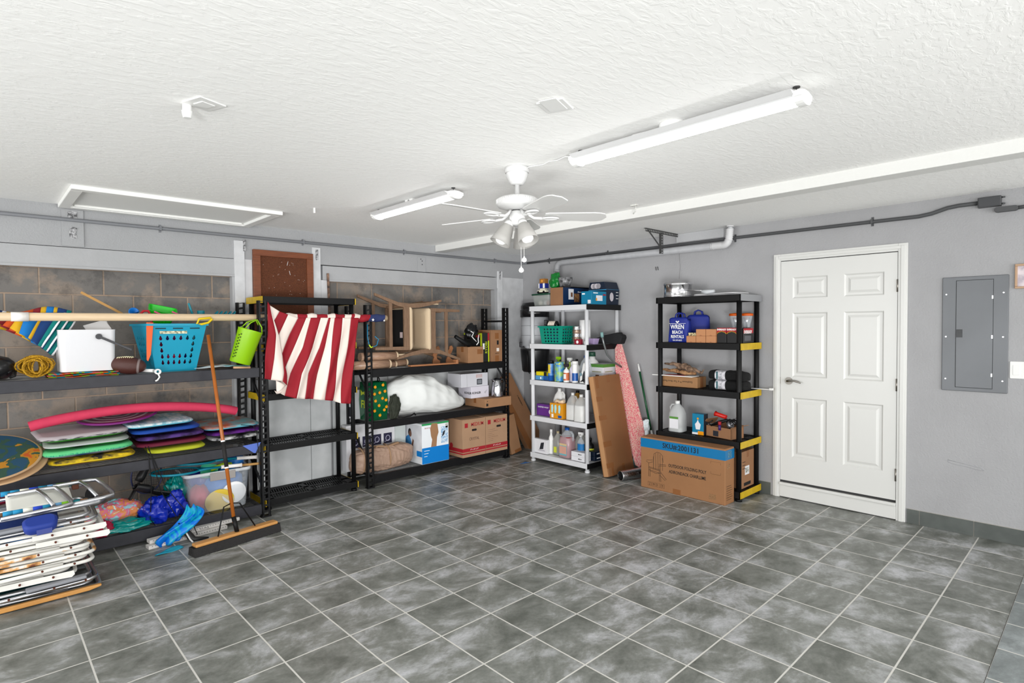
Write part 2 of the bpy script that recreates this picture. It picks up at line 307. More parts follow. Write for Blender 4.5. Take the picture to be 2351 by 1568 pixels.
# door
def door():
    D = bpy.data.objects.new('door_1', None); COL.objects.link(D); D['kind'] = 'structure'; D.location = (XB, 1.672, 0)
    DW = mat('white_door_paint', (214, 214, 211), .3)
    # coordinates: y' along wall (positive = left in view), z up, x' = -depth toward room
    y0, y1, zt = -.455, .461, 2.175
    fr = MB()
    wout = .062
    for a, c in ((y1, 2.195-1.672), (1.151-1.672, y0)):
        fr.box(-.014, 0, a, c, 0, 2.237); 
    fr.box(-.014, 0, y0, y1, zt, 2.237)
    for a, c in ((y1+.018, y1+.044), (y0-.05, y0-.02)): fr.box(-.022, -.01, a, c, 0, zt+.044)
    fr.box(-.022, -.01, y0-.02, y1+.018, zt+.018, zt+.044)
    fr.build('door_frame', DW, D, bevel=.003)
    # six-panel slab
    sl = MB(); zb, zp = .162, zt-.006; ya, yb = y0+.003, y1-.003
    cols = [(-.36, -.065), (.065, .355)]; rows = [(.37, .86), (1.0, 1.62), (1.75, 2.02)]
    rows = [(.385, .93), (1.12, 1.70), (1.83, 2.02)]
    ys = [ya, cols[0][0], cols[0][1], cols[1][0], cols[1][1], yb]; zs = [zb, rows[0][0], rows[0][1], rows[1][0], rows[1][1], rows[2][0], rows[2][1], zp]
    for i in range(5):
        for j in range(7):
            if i in (1, 3) and j in (1, 3, 5):
                a, c, e, g = ys[i], ys[i+1], zs[j], zs[j+1]
                rings = [(0, -.008), (.012, .004), (.03, .004), (.05, -.005), (.055, -.005)]
                vs = []
                for q, dx in rings: vs += [(dx, a+q, e+q), (dx, c-q, e+q), (dx, c-q, g-q), (dx, a+q, g-q)]
                fs = []
                for k in range(len(rings)-1):
                    for w in range(4): fs.append((k*4+w, k*4+(w+1) % 4, (k+1)*4+(w+1) % 4, (k+1)*4+w))
                k = (len(rings)-1)*4; fs.append((k, k+1, k+2, k+3)); sl.add(vs, fs)
            else: sl.add([(-.008, ys[i], zs[j]), (-.008, ys[i+1], zs[j]), (-.008, ys[i+1], zs[j+1]), (-.008, ys[i], zs[j+1])], [(0, 1, 2, 3)])
    sl.box(-.007, .0, ya, yb, zb, zb+.01)
    s = sl.build('door_panel', DW, D)
    MB().box(.006, .01, y0-.0, y1, .0, zt).build('gap_shadow_backing', mat('dark_door_gap', (60, 60, 60), .9), D)
    MB().box(-.016, 0, y0, y1, .008, .118).box(-.03, 0, y0, y1, .118, .142).build('sill_board', DW, D, bevel=.004)
    # lever handle
    hy, hz = 2.056-1.672-.0, 1.08
    hb = MB().cyl((-.008, hy, hz), (-.018, hy, hz), .033, n=24).cyl((-.018, hy, hz), (-.045, hy, hz), .012)
    h = hb.build('handle', mat('satin_nickel', (140, 136, 130), .3, 1), D)
    MB().tube([(-.045, hy+.004, hz), (-.05, hy-.02, hz+.002), (-.05, hy-.06, hz+.006), (-.048, hy-.1, hz-.004), (-.044, hy-.115, hz-.012)], [.012, .01, .009, .008, .006], 10).build('lever', MATS['satin_nickel'], h)
    MB().box(-.012, -.004, y1-.004, y1+.006, hz-.03, hz+.03).build('strike_plate', MATS['satin_nickel'], D)
    for z in (1.9, 1.1, .37):
        MB().box(-.012, -.003, y0-.004, y0+.01, z-.05, z+.05).cyl((-.014, y0+.002, z-.05), (-.014, y0+.002, z+.05), .006, n=8).build('hinge', MATS['satin_nickel'], D)
door()
# ================================================================== ceiling things
def led_light(y0, y1, label, x=2.43, box=True):
    t = thing('ceiling_light', label, 'ceiling light', (x, (y0+y1)/2, H), group='slim tube lights on the ceiling'); L = (y1-y0)/2
    WL = mat('white_light_housing', (205, 205, 205), .4)
    pr = [(-.055, -.05), (-.09, -.035), (-.02, -.03), (.02, -.03), (.045, -.035), (.055, -.05), (.05, -.055), (-.05, -.055)]
    M = Euler((R(90), 0, 0)).to_matrix().to_4x4()
    MB().prism(pr, 2*L-.06, M=Matrix.Translation((0, L-.03, 0)) @ M).build('housing', WL, t)
    di = [(-.042, -.055)]+[(-.042*math.cos(R(a)), -.055-.022*math.sin(R(a))) for a in range(15, 180, 15)]+[(.042, -.055)]
    em = mat('glowing_tube_diffuser', (255, 255, 255), .4, emit=14)
    MB().prism(di, 2*L-.07, M=Matrix.Translation((0, L-.035, 0)) @ M, smooth=True).build('diffuser', em, t)
    for s in (-1, 1):
        e = [(-.058, -.034), (-.02, -.026), (.02, -.026), (.058, -.034), (.058, -.056)]+[(.05*math.cos(R(a)), -.056-.026*math.sin(R(a))) for a in range(0, 181, 20)]+[(-.058, -.056)]
        MB().prism(e, .035, M=Matrix.Translation((0, s*(L-.017)+.0175, 0)) @ M).build('end_cap', WPL, t, bevel=.002)
        MB().cyl((0, s*(L-.04), 0), (0, s*(L-.04), -.03), .002, n=6).cyl((0, s*(L-.04), 0), (0, s*(L-.04), -.004), .014).build('hanging_hook', mat('dark_wire_hook', (70, 70, 70), .5, .5), t)
    return t
t = led_light(.86, 2.06, 'larger looking white tube light on the ceiling, nearest the camera')
MB().cyl((0, 0, 0), (0, 0, -.035), .062, n=28).cyl((.04, -.05, -.01), (.04, -.05, -.016), .006).build('canopy_box', WPL, t, bevel=.003)
MB().box(-.03, -.01, .24, .31, -.03, -.012).tube([(-.02, .24, -.02), (-.03, .2, -.012), (-.02, .14, -.01), (0, .08, -.02)], .003, 6).build('connector', WPL, t)
t = led_light(3.1, 4.16, 'smaller looking white tube light on the ceiling, left of the fan', x=2.42)
MB().box(-.035, .03, -.04, .06, -.03, 0).build('junction_box', WPL, t, bevel=.003)
MB().cyl((-.036, .01, -.015), (-.034, .01, -.015), .012, n=14).build('knockout', mat('grey_metal', (150, 150, 150), .4, .6), t)
tag(MB().tube([(2.42, 2.05, H-.03), (2.43, 2.13, H-.008), (2.44, 2.2, H-.012), (2.44, 2.26, H-.004), (2.45, 2.32, H-.008), (2.43, 2.4, H-.006), (2.42, 2.44, H-.012)], .003, 6).build('power_cable', WPL), 'thin white cable stapled along the ceiling from the fan to the tube light', 'cable')
# fan
f = thing('ceiling_fan', 'white five-blade ceiling fan with three glass lamp shades', 'ceiling fan', (2.402, 2.491, H))
FW = mat('white_fan_enamel', (206, 206, 205), .3)
c = MB().lathe([(0, 0), (.072, 0), (.074, -.03), (.068, -.034)], 32).build('canopy_ring', FW, f)
MB().lathe([(.066, -.032), (.066, -.045), (.052, -.08), (.038, -.1), (.03, -.104), (0, -.104)], 32).build('canopy', FW, f)
MB().lathe([(0, -.1), (.015, -.1), (.015, -.16), (.024, -.162), (.024, -.172), (0, -.172)], 20).build('down_rod', FW, f)
MB().lathe([(0, -.17), (.07, -.172), (.112, -.184), (.124, -.2), (.125, -.222), (.115, -.236), (.085, -.246), (.07, -.252), (0, -.254)], 48).build('motor_housing', FW, f)
v = MB()
for k in range(56):
    a = 2*math.pi*k/56; v.rbox((.1245*math.cos(a), .1245*math.sin(a), -.208), (.006, .006, .026), (0, 0, a))
v.build('vent_fins', FW, f)
MB().lathe([(0, -.25), (.03, -.25), (.03, -.262), (.046, -.264), (.048, -.33), (.038, -.345), (0, -.35)], 28).build('light_kit', FW, f)
MB().lathe([(.031, -.249), (.031, -.263)], 24).build('rotor_gap', mat('dark_gap', (90, 90, 90), .5, .5), f)
vr = math.atan2(rt.y, rt.x)      # room direction that was seen as "right" when the blades were measured
for k in range(5):
    a = vr+R(78+72*k)
    bl = MB(); M = Matrix.Translation((0, 0, -.292)) @ Matrix.Rotation(a, 4, 'Z') @ Matrix.Rotation(R(-12), 4, 'X')
    ol = [(.165, -.045), (.19, -.052), (.46, -.066), (.5, -.062), (.53, -.048), (.55, 0), (.53, .048), (.5, .062), (.46, .066), (.19, .052), (.165, .045)]
    bl.prism(ol, .006, M=M); b = bl.build('blade', mat('white_blade', (206, 206, 204), .4), f, bevel=.002)
    ar = MB(); M2 = Matrix.Rotation(a, 4, 'Z')
    ar.tube([M2 @ Vector(p) for p in ((.055, 0, -.262), (.075, 0, -.285), (.1, 0, -.3), (.15, 0, -.302), (.17, 0, -.3))], .009, 8)
    pts = [(.15+.05*(1-math.cos(q)), .032*math.sin(q)) for q in [2*math.pi*i/20 for i in range(20)]]
    ar.tube([M2 @ Vector((x, y, -.302)) for x, y in pts], .006, 8, closed=True)
    ar.prism([(.15+.035*(1-math.cos(2*math.pi*i/14)), .016*math.sin(2*math.pi*i/14)) for i in range(14)], .004, M=M2 @ Matrix.Translation((.01, 0, -.303)))
    ar.build('bracket', FW, b)
GLS = mat('frosted_glass', (196, 194, 190), .45, trans=.45, ior=1.3); BULB = mat('lamp_bulb', (250, 250, 248), .3)
for k, az in enumerate((195, 305, 70)):
    a = vr+R(az); d = Vector((math.cos(a), math.sin(a), 0)); ax = (d*.5+Vector((0, 0, -1))).normalized()
    p = Vector((0, 0, -.325))+d*.045; Q = ax.to_track_quat('Z', 'Y').to_matrix().to_4x4(); M = Matrix.Translation(p) @ Q
    s = MB().lathe([(.0, 0), (.026, 0), (.03, .03), (.022, .032)], 20, M).tube([p, p-ax*.02, Vector((0, 0, -.31))], .012, 10).build('lamp_socket', FW, f)
    MB().lathe([(.026, .02), (.034, .03), (.044, .06), (.054, .1), (.064, .145), (.062, .145), (.052, .1), (.042, .06), (.03, .03)], 28, M).build('lamp_shade', GLS, f)
    MB().lathe([(.014, .03), (.016, .06), (.034, .09), (.039, .11), (.034, .135), (.02, .148), (0, .152)], 20, M).build('bulb', BULB, f)
for dx, dy, zb in ((.0, -.03, -.6), (.035, -.02, -.535)):
    ch = MB().tube([(dx, dy, -.34), (dx, dy, zb)], .0012, 5).build('pull_chain', WPL, f)
    MB().lathe([(0, zb-.032), (.012, zb-.028), (.016, zb-.018), (.012, zb-.006), (.005, zb-.002), (.004, zb+.006), (0, zb+.006)], 16, Matrix.Translation((dx, dy, 0))).build('chain_knob', WPL, ch)
# attic hatch
h = thing('attic_hatch', 'long white framed attic hatch in the ceiling above the left shelf', 'hatch', (1.18, 5.12, H))
HW = mat('hatch_paint', (238, 238, 235), .5)
b = MB(); b.box(-.69, .69, -.42, -.35, -.03, 0).box(-.69, .69, .31, .375, -.03, 0).box(-.69, -.62, -.35, .31, -.03, 0).box(.62, .69, -.35, .31, -.03, 0)
b.build('frame', HW, h, bevel=.004)
MB().box(-.62, .62, -.35, .31, -.008, 0).build('panel', HW, h)
MB().box(-.6, .6, .285, .31, -.024, 0).build('inner_strip', HW, h, bevel=.002)
# ceiling odds and ends
t = thing('ceiling_outlet', 'white square outlet plate with a plug hanging on the ceiling, nearest the left edge', 'outlet', (.735, 2.66, H), R(20))
MB().box(-.06, .06, -.06, .06, -.006, 0).build('plate', WPL, t, bevel=.002)
MB().box(-.03, .03, -.03, .03, -.009, -.005).build('socket', WPL, t, bevel=.002)
MB().cyl((-.03, .07, 0), (-.03, .07, -.03), .018).cyl((-.03, .07, -.03), (-.03, .07, -.06), .022, .016).build('plug', WPL, t, bevel=.002)
tag(MB().box(-.065, .065, -.06, .06, -.006, 0).box(-.09, .045, -.04, .04, -.009, -.005).build('blank_plate', WPL, loc=(1.852, 1.681, H), rot=(0, 0, R(20)), bevel=.002), 'blank white square cover plate on the ceiling between outlet and near light', 'cover plate')
t = thing('ceiling_hook', 'small scuffed white bracket on the ceiling right of the fan', 'bracket', (3.83, 2.64, H))
MB().box(-.012, .012, -.03, .03, -.01, 0).tube([(0, -.01, -.005), (0, -.015, -.05), (0, .01, -.07)], .006, 6).build('hook', mat('scuffed_white', (215, 215, 210), .6, var=.3, vs=50), t)
tag(MB().box(-.006, .006, -.006, .006, -.04, 0).build('ceiling_nail', WPL, loc=(2.0, 4.4, H)), 'tiny white hook on the ceiling between attic hatch and small tube light', 'hook')
# ================================================================== conduit and wall things
t = thing('conduit', 'long grey conduit run under the ceiling along both walls', 'conduit', (0, 0, 2.44))
MB().tube([(-1, YA-.02, .0), (2.4, YA-.02, -.002), (5.2, YA-.02, -.004), (XB-.1, YA-.022, -.004), (XB-.04, YA-.04, -.004), (XB-.017, YA-.1, -.004)], .014, 10).build('grey_pipe', CONDUITL, t, label='light grey painted conduit pipe')
MB().tube([(XB-.017, YA-.1, -.004), (XB-.017, 5.0, -.004), (XB-.017, 2.5, -.002), (XB-.017, 1.4, -.008), (XB-.017, 1.08, -.01), (XB-.017, 1.0, .0), (XB-.017, .9, .028), (XB-.017, .83, .035), (XB-.017, .715, .035)], .015, 10).build('black_pipe', CONDUIT, t, label='dark grey conduit pipe')
for x in (1.16, 2.38, 3.54, 4.9): MB().box(x-.008, x+.008, YA-.037, YA-.001, -.018, .018).box(x-.008, x+.008, YA-.004, YA-.001, -.032, .032).build('strap', CONDUITL, t)
for y in (5.03, 4.1, 2.565, 1.4): MB().box(XB-.038, XB-.001, y-.008, y+.008, -.024, .012).box(XB-.004, XB-.001, y-.009, y+.009, -.042, .032).build('strap', CONDUIT, t)
t = thing('junction_box', 'dark grey rectangular junction box high on the right wall', 'junction box', (XB, .655, 2.472))
MB().box(-.05, 0, -.068, .064, -.036, .036).build('box', CONDUIT, t, bevel=.004)
MB().box(-.054, -.05, -.062, .058, -.032, .032).build('cover', mat('dark_cover', (64, 65, 68), .45), t, bevel=.002)
for z in (-.022, .024): MB().cyl((-.025, -.066, z), (-.025, -.088, z), .006).build('side_screw', CONDUIT, t)
t = thing('pipe_fitting', 'rounded dark grey conduit body leading out of frame below the junction box', 'conduit fitting', (XB, .56, 2.408))
MB().prism(rrect(.13, .036, .017), .04, M=Matrix.Translation((-.001, 0, 0)) @ FX).build('body', CONDUIT, t, bevel=.002)
MB().tube([(-.022, -.05, 0), (-.022, -.1, .002), (-.022, -1.2, .004)], .013, 10).build('pipe', CONDUIT, t)
# vent pipe along right wall
t = thing('vent_pipe', 'grey painted vent pipe running along the wall and down behind the white shelf', 'pipe', (XB, 0, 0))
PP = mat('grey_painted_pipe', (166, 167, 170), .5, var=.08, vs=20)
MB().tube([(-.09, 4.825, .12), (-.09, 4.825, 2.3), (-.09, 4.81, 2.35), (-.09, 4.78, 2.375), (-.09, 4.73, 2.38), (-.09, 2.75, 2.368)], .034, 16).build('pipe', PP, t)
for z in (2.27,): MB().cyl((-.09, 4.825, z), (-.09, 4.825, z+.03), .039, n=20).build('collar', PP, t)
fx = []
for i in range(61):
    q = i/60
    if q < .25: p = (-.09, 2.77-.12*q*4, 2.368)
    elif q < .75: a = (q-.25)*2*R(80); p = (-.09, 2.65-.06*math.sin(a), 2.368+.06*(1-math.cos(a)))
    else: p = (-.09, 2.588-.012*(q-.75)*4, 2.42+.132*(q-.75)*4)
    fx.append(p)
MB().tube(fx, [.037 if i % 2 else .032 for i in range(61)], 16).build('flexible_hose', mat('pale_flexible_hose', (205, 205, 206), .5), t)
MB().cyl((-.09, 2.577, 2.52), (-.09, 2.577, 2.535), .04).build('clamp', GALV, t)
# grey patch above
struct('trim_8', MB().box(XB-.012, XB+.001, 2.68, 3.2, 2.462, 2.55), wallmat('pale_patch_paint', (184, 185, 187)))
# slotted angle bracket
t = thing('angle_bracket', 'dark slotted angle-iron bracket hanging from the ceiling in front of the vent pipe', 'bracket', (5.11, 3.185, H))
AI = mat('dark_slotted_iron', (70, 70, 70), .5, .4)
def slotted(p0, p1, w, n, name):
    p0, p1 = Vector(p0), Vector(p1); d = p1-p0; L = d.length
    x = d.normalized(); z = Vector((0, -1, 0)); y = z.cross(x).normalized()
    M = Matrix(((x.x, y.x, z.x, p0.x), (x.y, y.y, z.y, p0.y), (x.z, y.z, z.z, p0.z), (0, 0, 0, 1)))
    b = MB(); b.box(0, L, -w/2, -w/4, 0, .003, M=M).box(0, L, w/4, w/2, 0, .003, M=M)
    for k in range(n+1): b.box(max(0, k*L/n-.006), min(k*L/n+.006, L), -w/4, w/4, 0, .003, M=M)
    b.box(0, L, w/2-.003, w/2, -w*.6, 0, M=M)
    return b.build(name, AI, t)
slotted((0, .004, -.23), (0, .004, -.02), .036, 8, 'upright')
slotted((-.3, 0, -.018), (.296, 0, -.018), .034, 20, 'top_bar')
MB().rbox((-.13, .002, -.1), (.016, .003, .29), (0, R(-58+2), 0)).build('brace', AI, t)
tag(MB().tube([(0, 0, 0), (-.002, .004, -.12), (0, -.006, -.24), (-.002, .006, -.36)], .0015, 5).build('hanging_wire', mat('grey_wire', (120, 120, 120)), loc=(XB-.03, 3.15, 2.44)), 'thin grey wire hanging down the wall below the pipe', 'wire')
t = thing('wall_screws', 'pair of old screws in the wall below the slotted bracket', 'screw', (XB, 3.44, 2.21))
for y, a in ((.012, .1), (-.012, -.12)): MB().cyl((-.012, y, .02), (-.006, y-.004, -.018), .0035).build('screw', AI, t)
# electric panel
t = thing('electric_panel', 'dark grey electrical breaker panel on the wall right of the door', 'electrical panel', (XB, .734, 1.513))
PN = mat('grey_panel_enamel', (104, 107, 111), .35, .1, var=.1, vs=2)
MB().prism(rrect(.386, .858, .006), .012, M=FX).build('cover', PN, t, bevel=.004)
d = MB().box(-.016, -.011, -.107, .107, -.4, .4).build('panel_door', PN, t, bevel=.002)
MB().box(-.0125, -.0117, -.11, .11, -.403, .403).build('door_gap', mat('panel_gap', (50, 52, 54)), t)
lt = MB().box(-.02, -.016, .068, .104, -.025, .035).build('latch', mat('latch_black', (52, 54, 56), .4), d)
MB().box(-.024, -.02, .074, .09, .005, .028).build('catch', mat('latch_black', ()), d)
for y in (-.165, .168):
    for z in (-.34, -.02, .3): MB().cyl((-.0145, y, z), (-.012, y, z), .0055, n=10).build('screw', CHROME, t)
for z in (.27, -.02, -.3): MB().box(-.017, -.0145, -.108, -.1, z-.012, z+.012).build('hinge', CHROME, t)
t = thing('light_switch', 'white double rocker light switch at the right edge', 'light switch', (XB, .46, 1.257))
MB().prism(rrect(.14, .122, .006), .007, M=FX).build('plate', WPL, t, bevel=.002)
for y in (.035, -.035): MB().prism(rrect(.036, .07, .003), .004, M=Matrix.Translation((-.006, y, 0)) @ FX).build('rocker', WPL, t, bevel=.001)
t = thing('picture_frame', 'small wooden framed picture cut off by the right edge', 'picture', (XB, .43, 1.924))
fr = MB(); fr.box(-.02, 0, -.08, .08, -.087, -.072).box(-.02, 0, -.08, .08, .072, .087).box(-.02, 0, .066, .08, -.072, .072).box(-.02, 0, -.08, -.066, -.072, .072)
fr.build('frame', mat('light_wood_frame', (196, 160, 128), .4), t, bevel=.003)
MB().box(-.01, -.002, -.066, .066, -.072, .072).build('picture', mat('pale_picture', (214, 202, 206), .3, col2=(170, 160, 170), vs=20), t)
struct('trim_9', MB().tube([(XB-.0005, .883, .545), (XB-.0005, .88, .53), (XB-.0005, .84, .52), (XB-.0005, .76, .512), (XB-.0005, .68, .497), (XB-.0005, .665, .505), (XB-.0005, .69, .52), (XB-.0005, .78, .533), (XB-.0005, .883, .548)], .0014, 5), mat('pencil_scratch', (150, 152, 156)))
# pinboard
t = thing('pinboard', 'brown wood-framed cork pinboard on the wall behind the empty black shelf', 'pinboard', (2.185, YA-.018, 1.95))
WD = mat('reddish_brown_wood', (138, 74, 40), .5, var=.25, vs=12, sc=(1, 1, 8))
b = MB(); b.box(-.285, .285, -.02, .015, .325, .38).box(-.285, .285, -.02, .015, -.38, -.325).box(-.285, -.222, -.02, .015, -.325, .325).box(.222, .285, -.02, .015, -.325, .325)
b.build('frame', WD, t, bevel=.002)
MB().box(-.222, .222, -.004, .008, -.325, .325).build('cork', mat('brown_cork', (112, 62, 36), .9, var=.4, vs=160, bump=.4, bs=160), t)
b = MB(); rnd = random.Random(3)
for i in range(26): x, z = rnd.uniform(-.2, .2), rnd.uniform(-.05, .3); b.box(x, x+.003, -.0055, -.004, z, z+.003)
b.tube([(.03, -.005, .25), (.04, -.005, .29)], .002, 4).tube([(.05, -.005, .2), (.06, -.005, .16)], .002, 4)
tag(b.build('paper_scraps', WINK, t), kind='stuff')
tag(MB().rbox((0, 0, 0), (.02, .012, .42), (0, R(-1.5), 0)).build('wood_batten', mat('rough_brown_stick', (150, 118, 98), .8, var=.5, vs=20, col2=(66, 54, 50)), loc=(2.636, YA-.015, 1.94)), 'rough brown wooden stick standing against the left jamb of the right opening', 'stick')
# ================================================================== steel racks
def slotpost(x0, x1, yf, depth, h, facex, name, m, parent):
    """upright channel with tapered slots; facex: +1/-1 side plate"""
    b = MB(); w = x1-x0; e = w*.27
    b.box(x0, x0+e, yf, yf+.003, 0, h).box(x1-e, x1, yf, yf+.003, 0, h)
    n = int(h/.05)
    for k in range(n+1):
        z = k*h/n; z0 = max(0, z-.011); z1 = min(h, z+.011)
        b.add([(x0+e, yf, z0), (x1-e, yf, z0+.006), (x1-e, yf, z1), (x0+e, yf, z1-.006 if z1 > z0+.01 else z1), (x0+e, yf+.003, z0), (x1-e, yf+.003, z0+.006), (x1-e, yf+.003, z1), (x0+e, yf+.003, z1-.006 if z1 > z0+.01 else z1)], [(0, 1, 2, 3), (4, 5, 6, 7), (0, 1, 5, 4), (3, 2, 6, 7)])
    sx = x1 if facex > 0 else x0
    b.box(x0, x0+.003, yf, yf+depth, 0, h).box(x1-.003, x1, yf, yf+depth, 0, h)
    b.box(x0-.004, x1+.004, yf-.004, yf+depth+.004, 0, .012)
    return b.build(name, m, parent)
def rack(name, label, x0, x1, yf, yr, levels, h, m, mpost, end_left, grp):
    t = thing(name, label, 'shelf', ((x0+x1)/2, (yf+yr)/2, 0), group=grp); ox, oy = (x0+x1)/2, (yf+yr)/2
    a, c, f_, r_ = x0-ox, x1-ox, yf-oy, yr-oy; pw = .072
    posts = [(c-pw, c)]+([(a, a+pw)] if end_left else [])
    for p0, p1 in posts:
        slotpost(p0, p1, f_, .04, h, 1, 'post', mpost, t); slotpost(p0, p1, r_-.04, .04, h, 1, 'post', mpost, t)
        mid = (p0+p1)/2
        br = MB().tube([(mid, f_+.02, h-.16), (mid, r_-.02, h-.16)], .012, 8).build('crossbar', mpost, t)
        MB().tube([(mid, f_+.02, h-.9), (mid, r_-.02, h-.45)], .011, 8).build('diagonal_brace', mpost, t)
        MB().tube([(mid, f_+.02, .2), (mid, r_-.02, .6)], .011, 8).build('diagonal_brace', mpost, t)
    for zt, zb in levels:
        xa, xc = (a+pw if end_left else a), c-pw
        for y in (f_+.004, r_-.034):
            MB().box(xa-.01, xc+.01, y, y+.03, zb, zt).build('beam', m, t, bevel=.004)
        for x in (xa, (xa+xc)/2, xc-.02): MB().box(x, x+.02, f_+.03, r_-.03, zt-.03, zt-.006).build('cross_bar', m, t)
        w = MB(); n = 15
        for k in range(n): y = f_+.04+(r_-f_-.08)*k/(n-1); w.tube([(xa, y, zt-.003), (xc, y, zt-.003)], .0022, 5)
        for k in range(9): x = xa+(xc-xa)*(k+.5)/9; w.tube([(x, f_+.03, zt-.007), (x, r_-.03, zt-.007)], .003, 5)
        w.build('wire_deck', WIRE, t)
    return t
rack('storage_rack', 'charcoal steel rack at far left holding the beach toys and bodyboards', -.6, 1.81, 4.93, 5.5, [(1.27, 1.19), (.63, .555), (.115, .03)], 1.833, CHAR, STEEL, False, 'slotted steel storage racks')
rack('storage_rack', 'black slotted steel rack in the middle holding the upturned chair and comforter', 2.805, 4.725, 5.07, 5.5, [(1.178, 1.1), (.655, .58), (.123, .04)], 1.82, STEEL, STEEL, True, 'slotted steel storage racks')
# ================================================================== resin shelves
def resin(name, label, W_, D_, tops, th, mdeck, mpost, mcapL, mcapR, loc, rz, grp, capw=.03, mtopcap=None, prad=.021, grat=True):
    """front along local x (left 0 .. W_), depth along local +y"""
    t = thing(name, label, 'shelf', loc, rz, grp)
    for (px, py) in ((.03, .03), (W_-.03, .03), (.03, D_-.03), (W_-.03, D_-.03)):
        b = MB(); b.cyl((px, py, 0), (px, py, tops[0]-.01), prad, n=18); b.cyl((px, py, 0), (px, py, .02), prad+.006, n=18)
        b.build('post', mpost, t)
    for i, z in enumerate(tops):
        top = (i == 0)
        d = MB(); r = .012
        d.box(0, W_, 0, r, z-th, z).box(0, W_, D_-r, D_, z-th, z).box(0, r, 0, D_, z-th, z).box(W_-r, W_, 0, D_, z-th, z)
        if not grat: d.box(r, W_-r, r, D_-r, z-.012, z-.004)
        else:
            xs = [.06, W_/2, W_-.06]; ys = [.03, D_/2, D_-.03]
            for x in xs: d.box(x-.025, x+.025, r, D_-r, z-.014, z-.003)
            for y in ys: d.box(r, W_-r, y-.018, y+.018, z-.014, z-.003)
            d.box(r, .035, r, D_-r, z-.014, z-.003).box(W_-.035, W_-r, r, D_-r, z-.014, z-.003)
            for xa, xb in ((xs[0]+.025, xs[1]-.025), (xs[1]+.025, xs[2]-.025)):
                for ya, yb in ((ys[0]+.018, ys[1]-.018), (ys[1]+.018, ys[2]-.018)):
                    n = int((xb-xa)/.021); sh = .03
                    for k in range(n):
                        x = xa+(xb-xa-sh)*k/max(1, n-1); w = .009
                        d.add([(x, ya, z-.012), (x+w, ya, z-.012), (x+w+sh, yb, z-.012), (x+sh, yb, z-.012), (x, ya, z-.004), (x+w, ya, z-.004), (x+w+sh, yb, z-.004), (x+sh, yb, z-.004)], [(0, 1, 5, 4), (4, 5, 6, 7), (3, 2, 6, 7), (0, 3, 7, 4), (1, 2, 6, 5), (0, 1, 2, 3)])
        d.build('shelf', mdeck, t, bevel=.003 if not grat else 0)
        for side, mc in ((0, mcapL), (1, mcapR)):
            if mc is None: continue
            if top and mtopcap is not None: mc = mtopcap
            x0, x1 = ((-.004, capw) if side == 0 else (W_-capw, W_+.004))
            e = MB(); xo = -.004 if side == 0 else W_
            e.box(xo, xo+.004, -.004, D_+.004, z-th-.002, z+.001).box(x0, x1, -.004, 0, z-th-.002, z+.001).box(x0, x1, D_, D_+.004, z-th-.002, z+.001)
            e.build('end_cap', mc, t, bevel=.002)
    return t
# empty black shelf between the racks
resin('plastic_shelf', 'black resin shelf with yellow end caps, its lower tiers empty, between the racks', .885, .378, [1.878, 1.455, 1.02, .57, .092], .056, BLACK, BLACK, YEL, YEL, (1.83, 5.095, 0), 0, 'black resin shelves', capw=.006)
# black shelf on right wall: front faces -x; local x -> -y
resin('plastic_shelf', 'black resin shelf with yellow end caps beside the white door', .868, .42, [1.87, 1.427, .988, .541, .09], .058, BLACK, BLACK, None, YEL, (4.97, 3.17, 0), R(-90), 'black resin shelves', capw=.002, mtopcap=mat('grey_end_cap', (140, 141, 144), .5), prad=.023)
WS = mat('pale_grey_resin', (214, 215, 218), .45)
resin('plastic_shelf', 'pale grey resin shelf with black side caps full of cleaning supplies', .88, .60, [1.828, 1.39, .963, .54, .103], .056, WS, WS, None, BLACK, (4.79, 4.785, 0), R(-90), None, capw=.004, prad=.022, grat=False)
# ================================================================== object helpers
def loft(b, secs, n=5, m=0, ms=None, capb=True, capt=True, M=None):
    base = len(b.v); cnt = 4*(n+1)
    for (z, w, d, r, cx, cy) in secs:
        for x, y in rrect(w, d, min(r, w/2-1e-4, d/2-1e-4), n, cx, cy):
            v = Vector((x, y, z)); b.v.append(tuple(M @ v if M else v))
    for i in range(len(secs)-1):
        for k in range(cnt):
            k2 = (k+1) % cnt; b.f.append((base+i*cnt+k, base+i*cnt+k2, base+(i+1)*cnt+k2, base+(i+1)*cnt+k)); b.m.append(ms[i] if ms else m); b.sm.append(True)
    if capb: b.f.append(tuple(base+k for k in range(cnt))[::-1]); b.m.append(m); b.sm.append(False)
    if capt: o = base+(len(secs)-1)*cnt; b.f.append(tuple(o+k for k in range(cnt))); b.m.append(m); b.sm.append(False)
    return b
def box_thing(name, label, cat, loc, size, rz=0, m=None, group=None, tape=True, bev=.003, rot=None, z0=0, body='body', tm=None):
    w, d, h = size; t = thing(name, label, cat, loc, rz, group, rot)
    MB().box(-w/2, w/2, -d/2, d/2, z0, z0+h).build(body, m or CARD, t, bevel=bev)
    if tape:
        tm = tm or TAPE
        MB().box(-w/2, w/2, -.022, .022, z0+h, z0+h+.0006).box(-w/2-.0006, -w/2, -.022, .022, z0+h-.06, z0+h+.0006).box(w/2, w/2+.0006, -.022, .022, z0+h-.06, z0+h+.0006).build('tape', tm, t)
    return t
def decal(t, x0, x1, z0, z1, y, m, name='print', side='y', out=.0007):
    if side == 'y': b = MB().box(x0, x1, y-out, y, z0, z1)
    elif side == 'x-': b = MB().box(y-out, y, x0, x1, z0, z1)
    elif side == 'x+': b = MB().box(y, y+out, x0, x1, z0, z1)
    else: b = MB().box(x0, x1, z0, z1, y, y+out)
    return b.build(name, m, t)
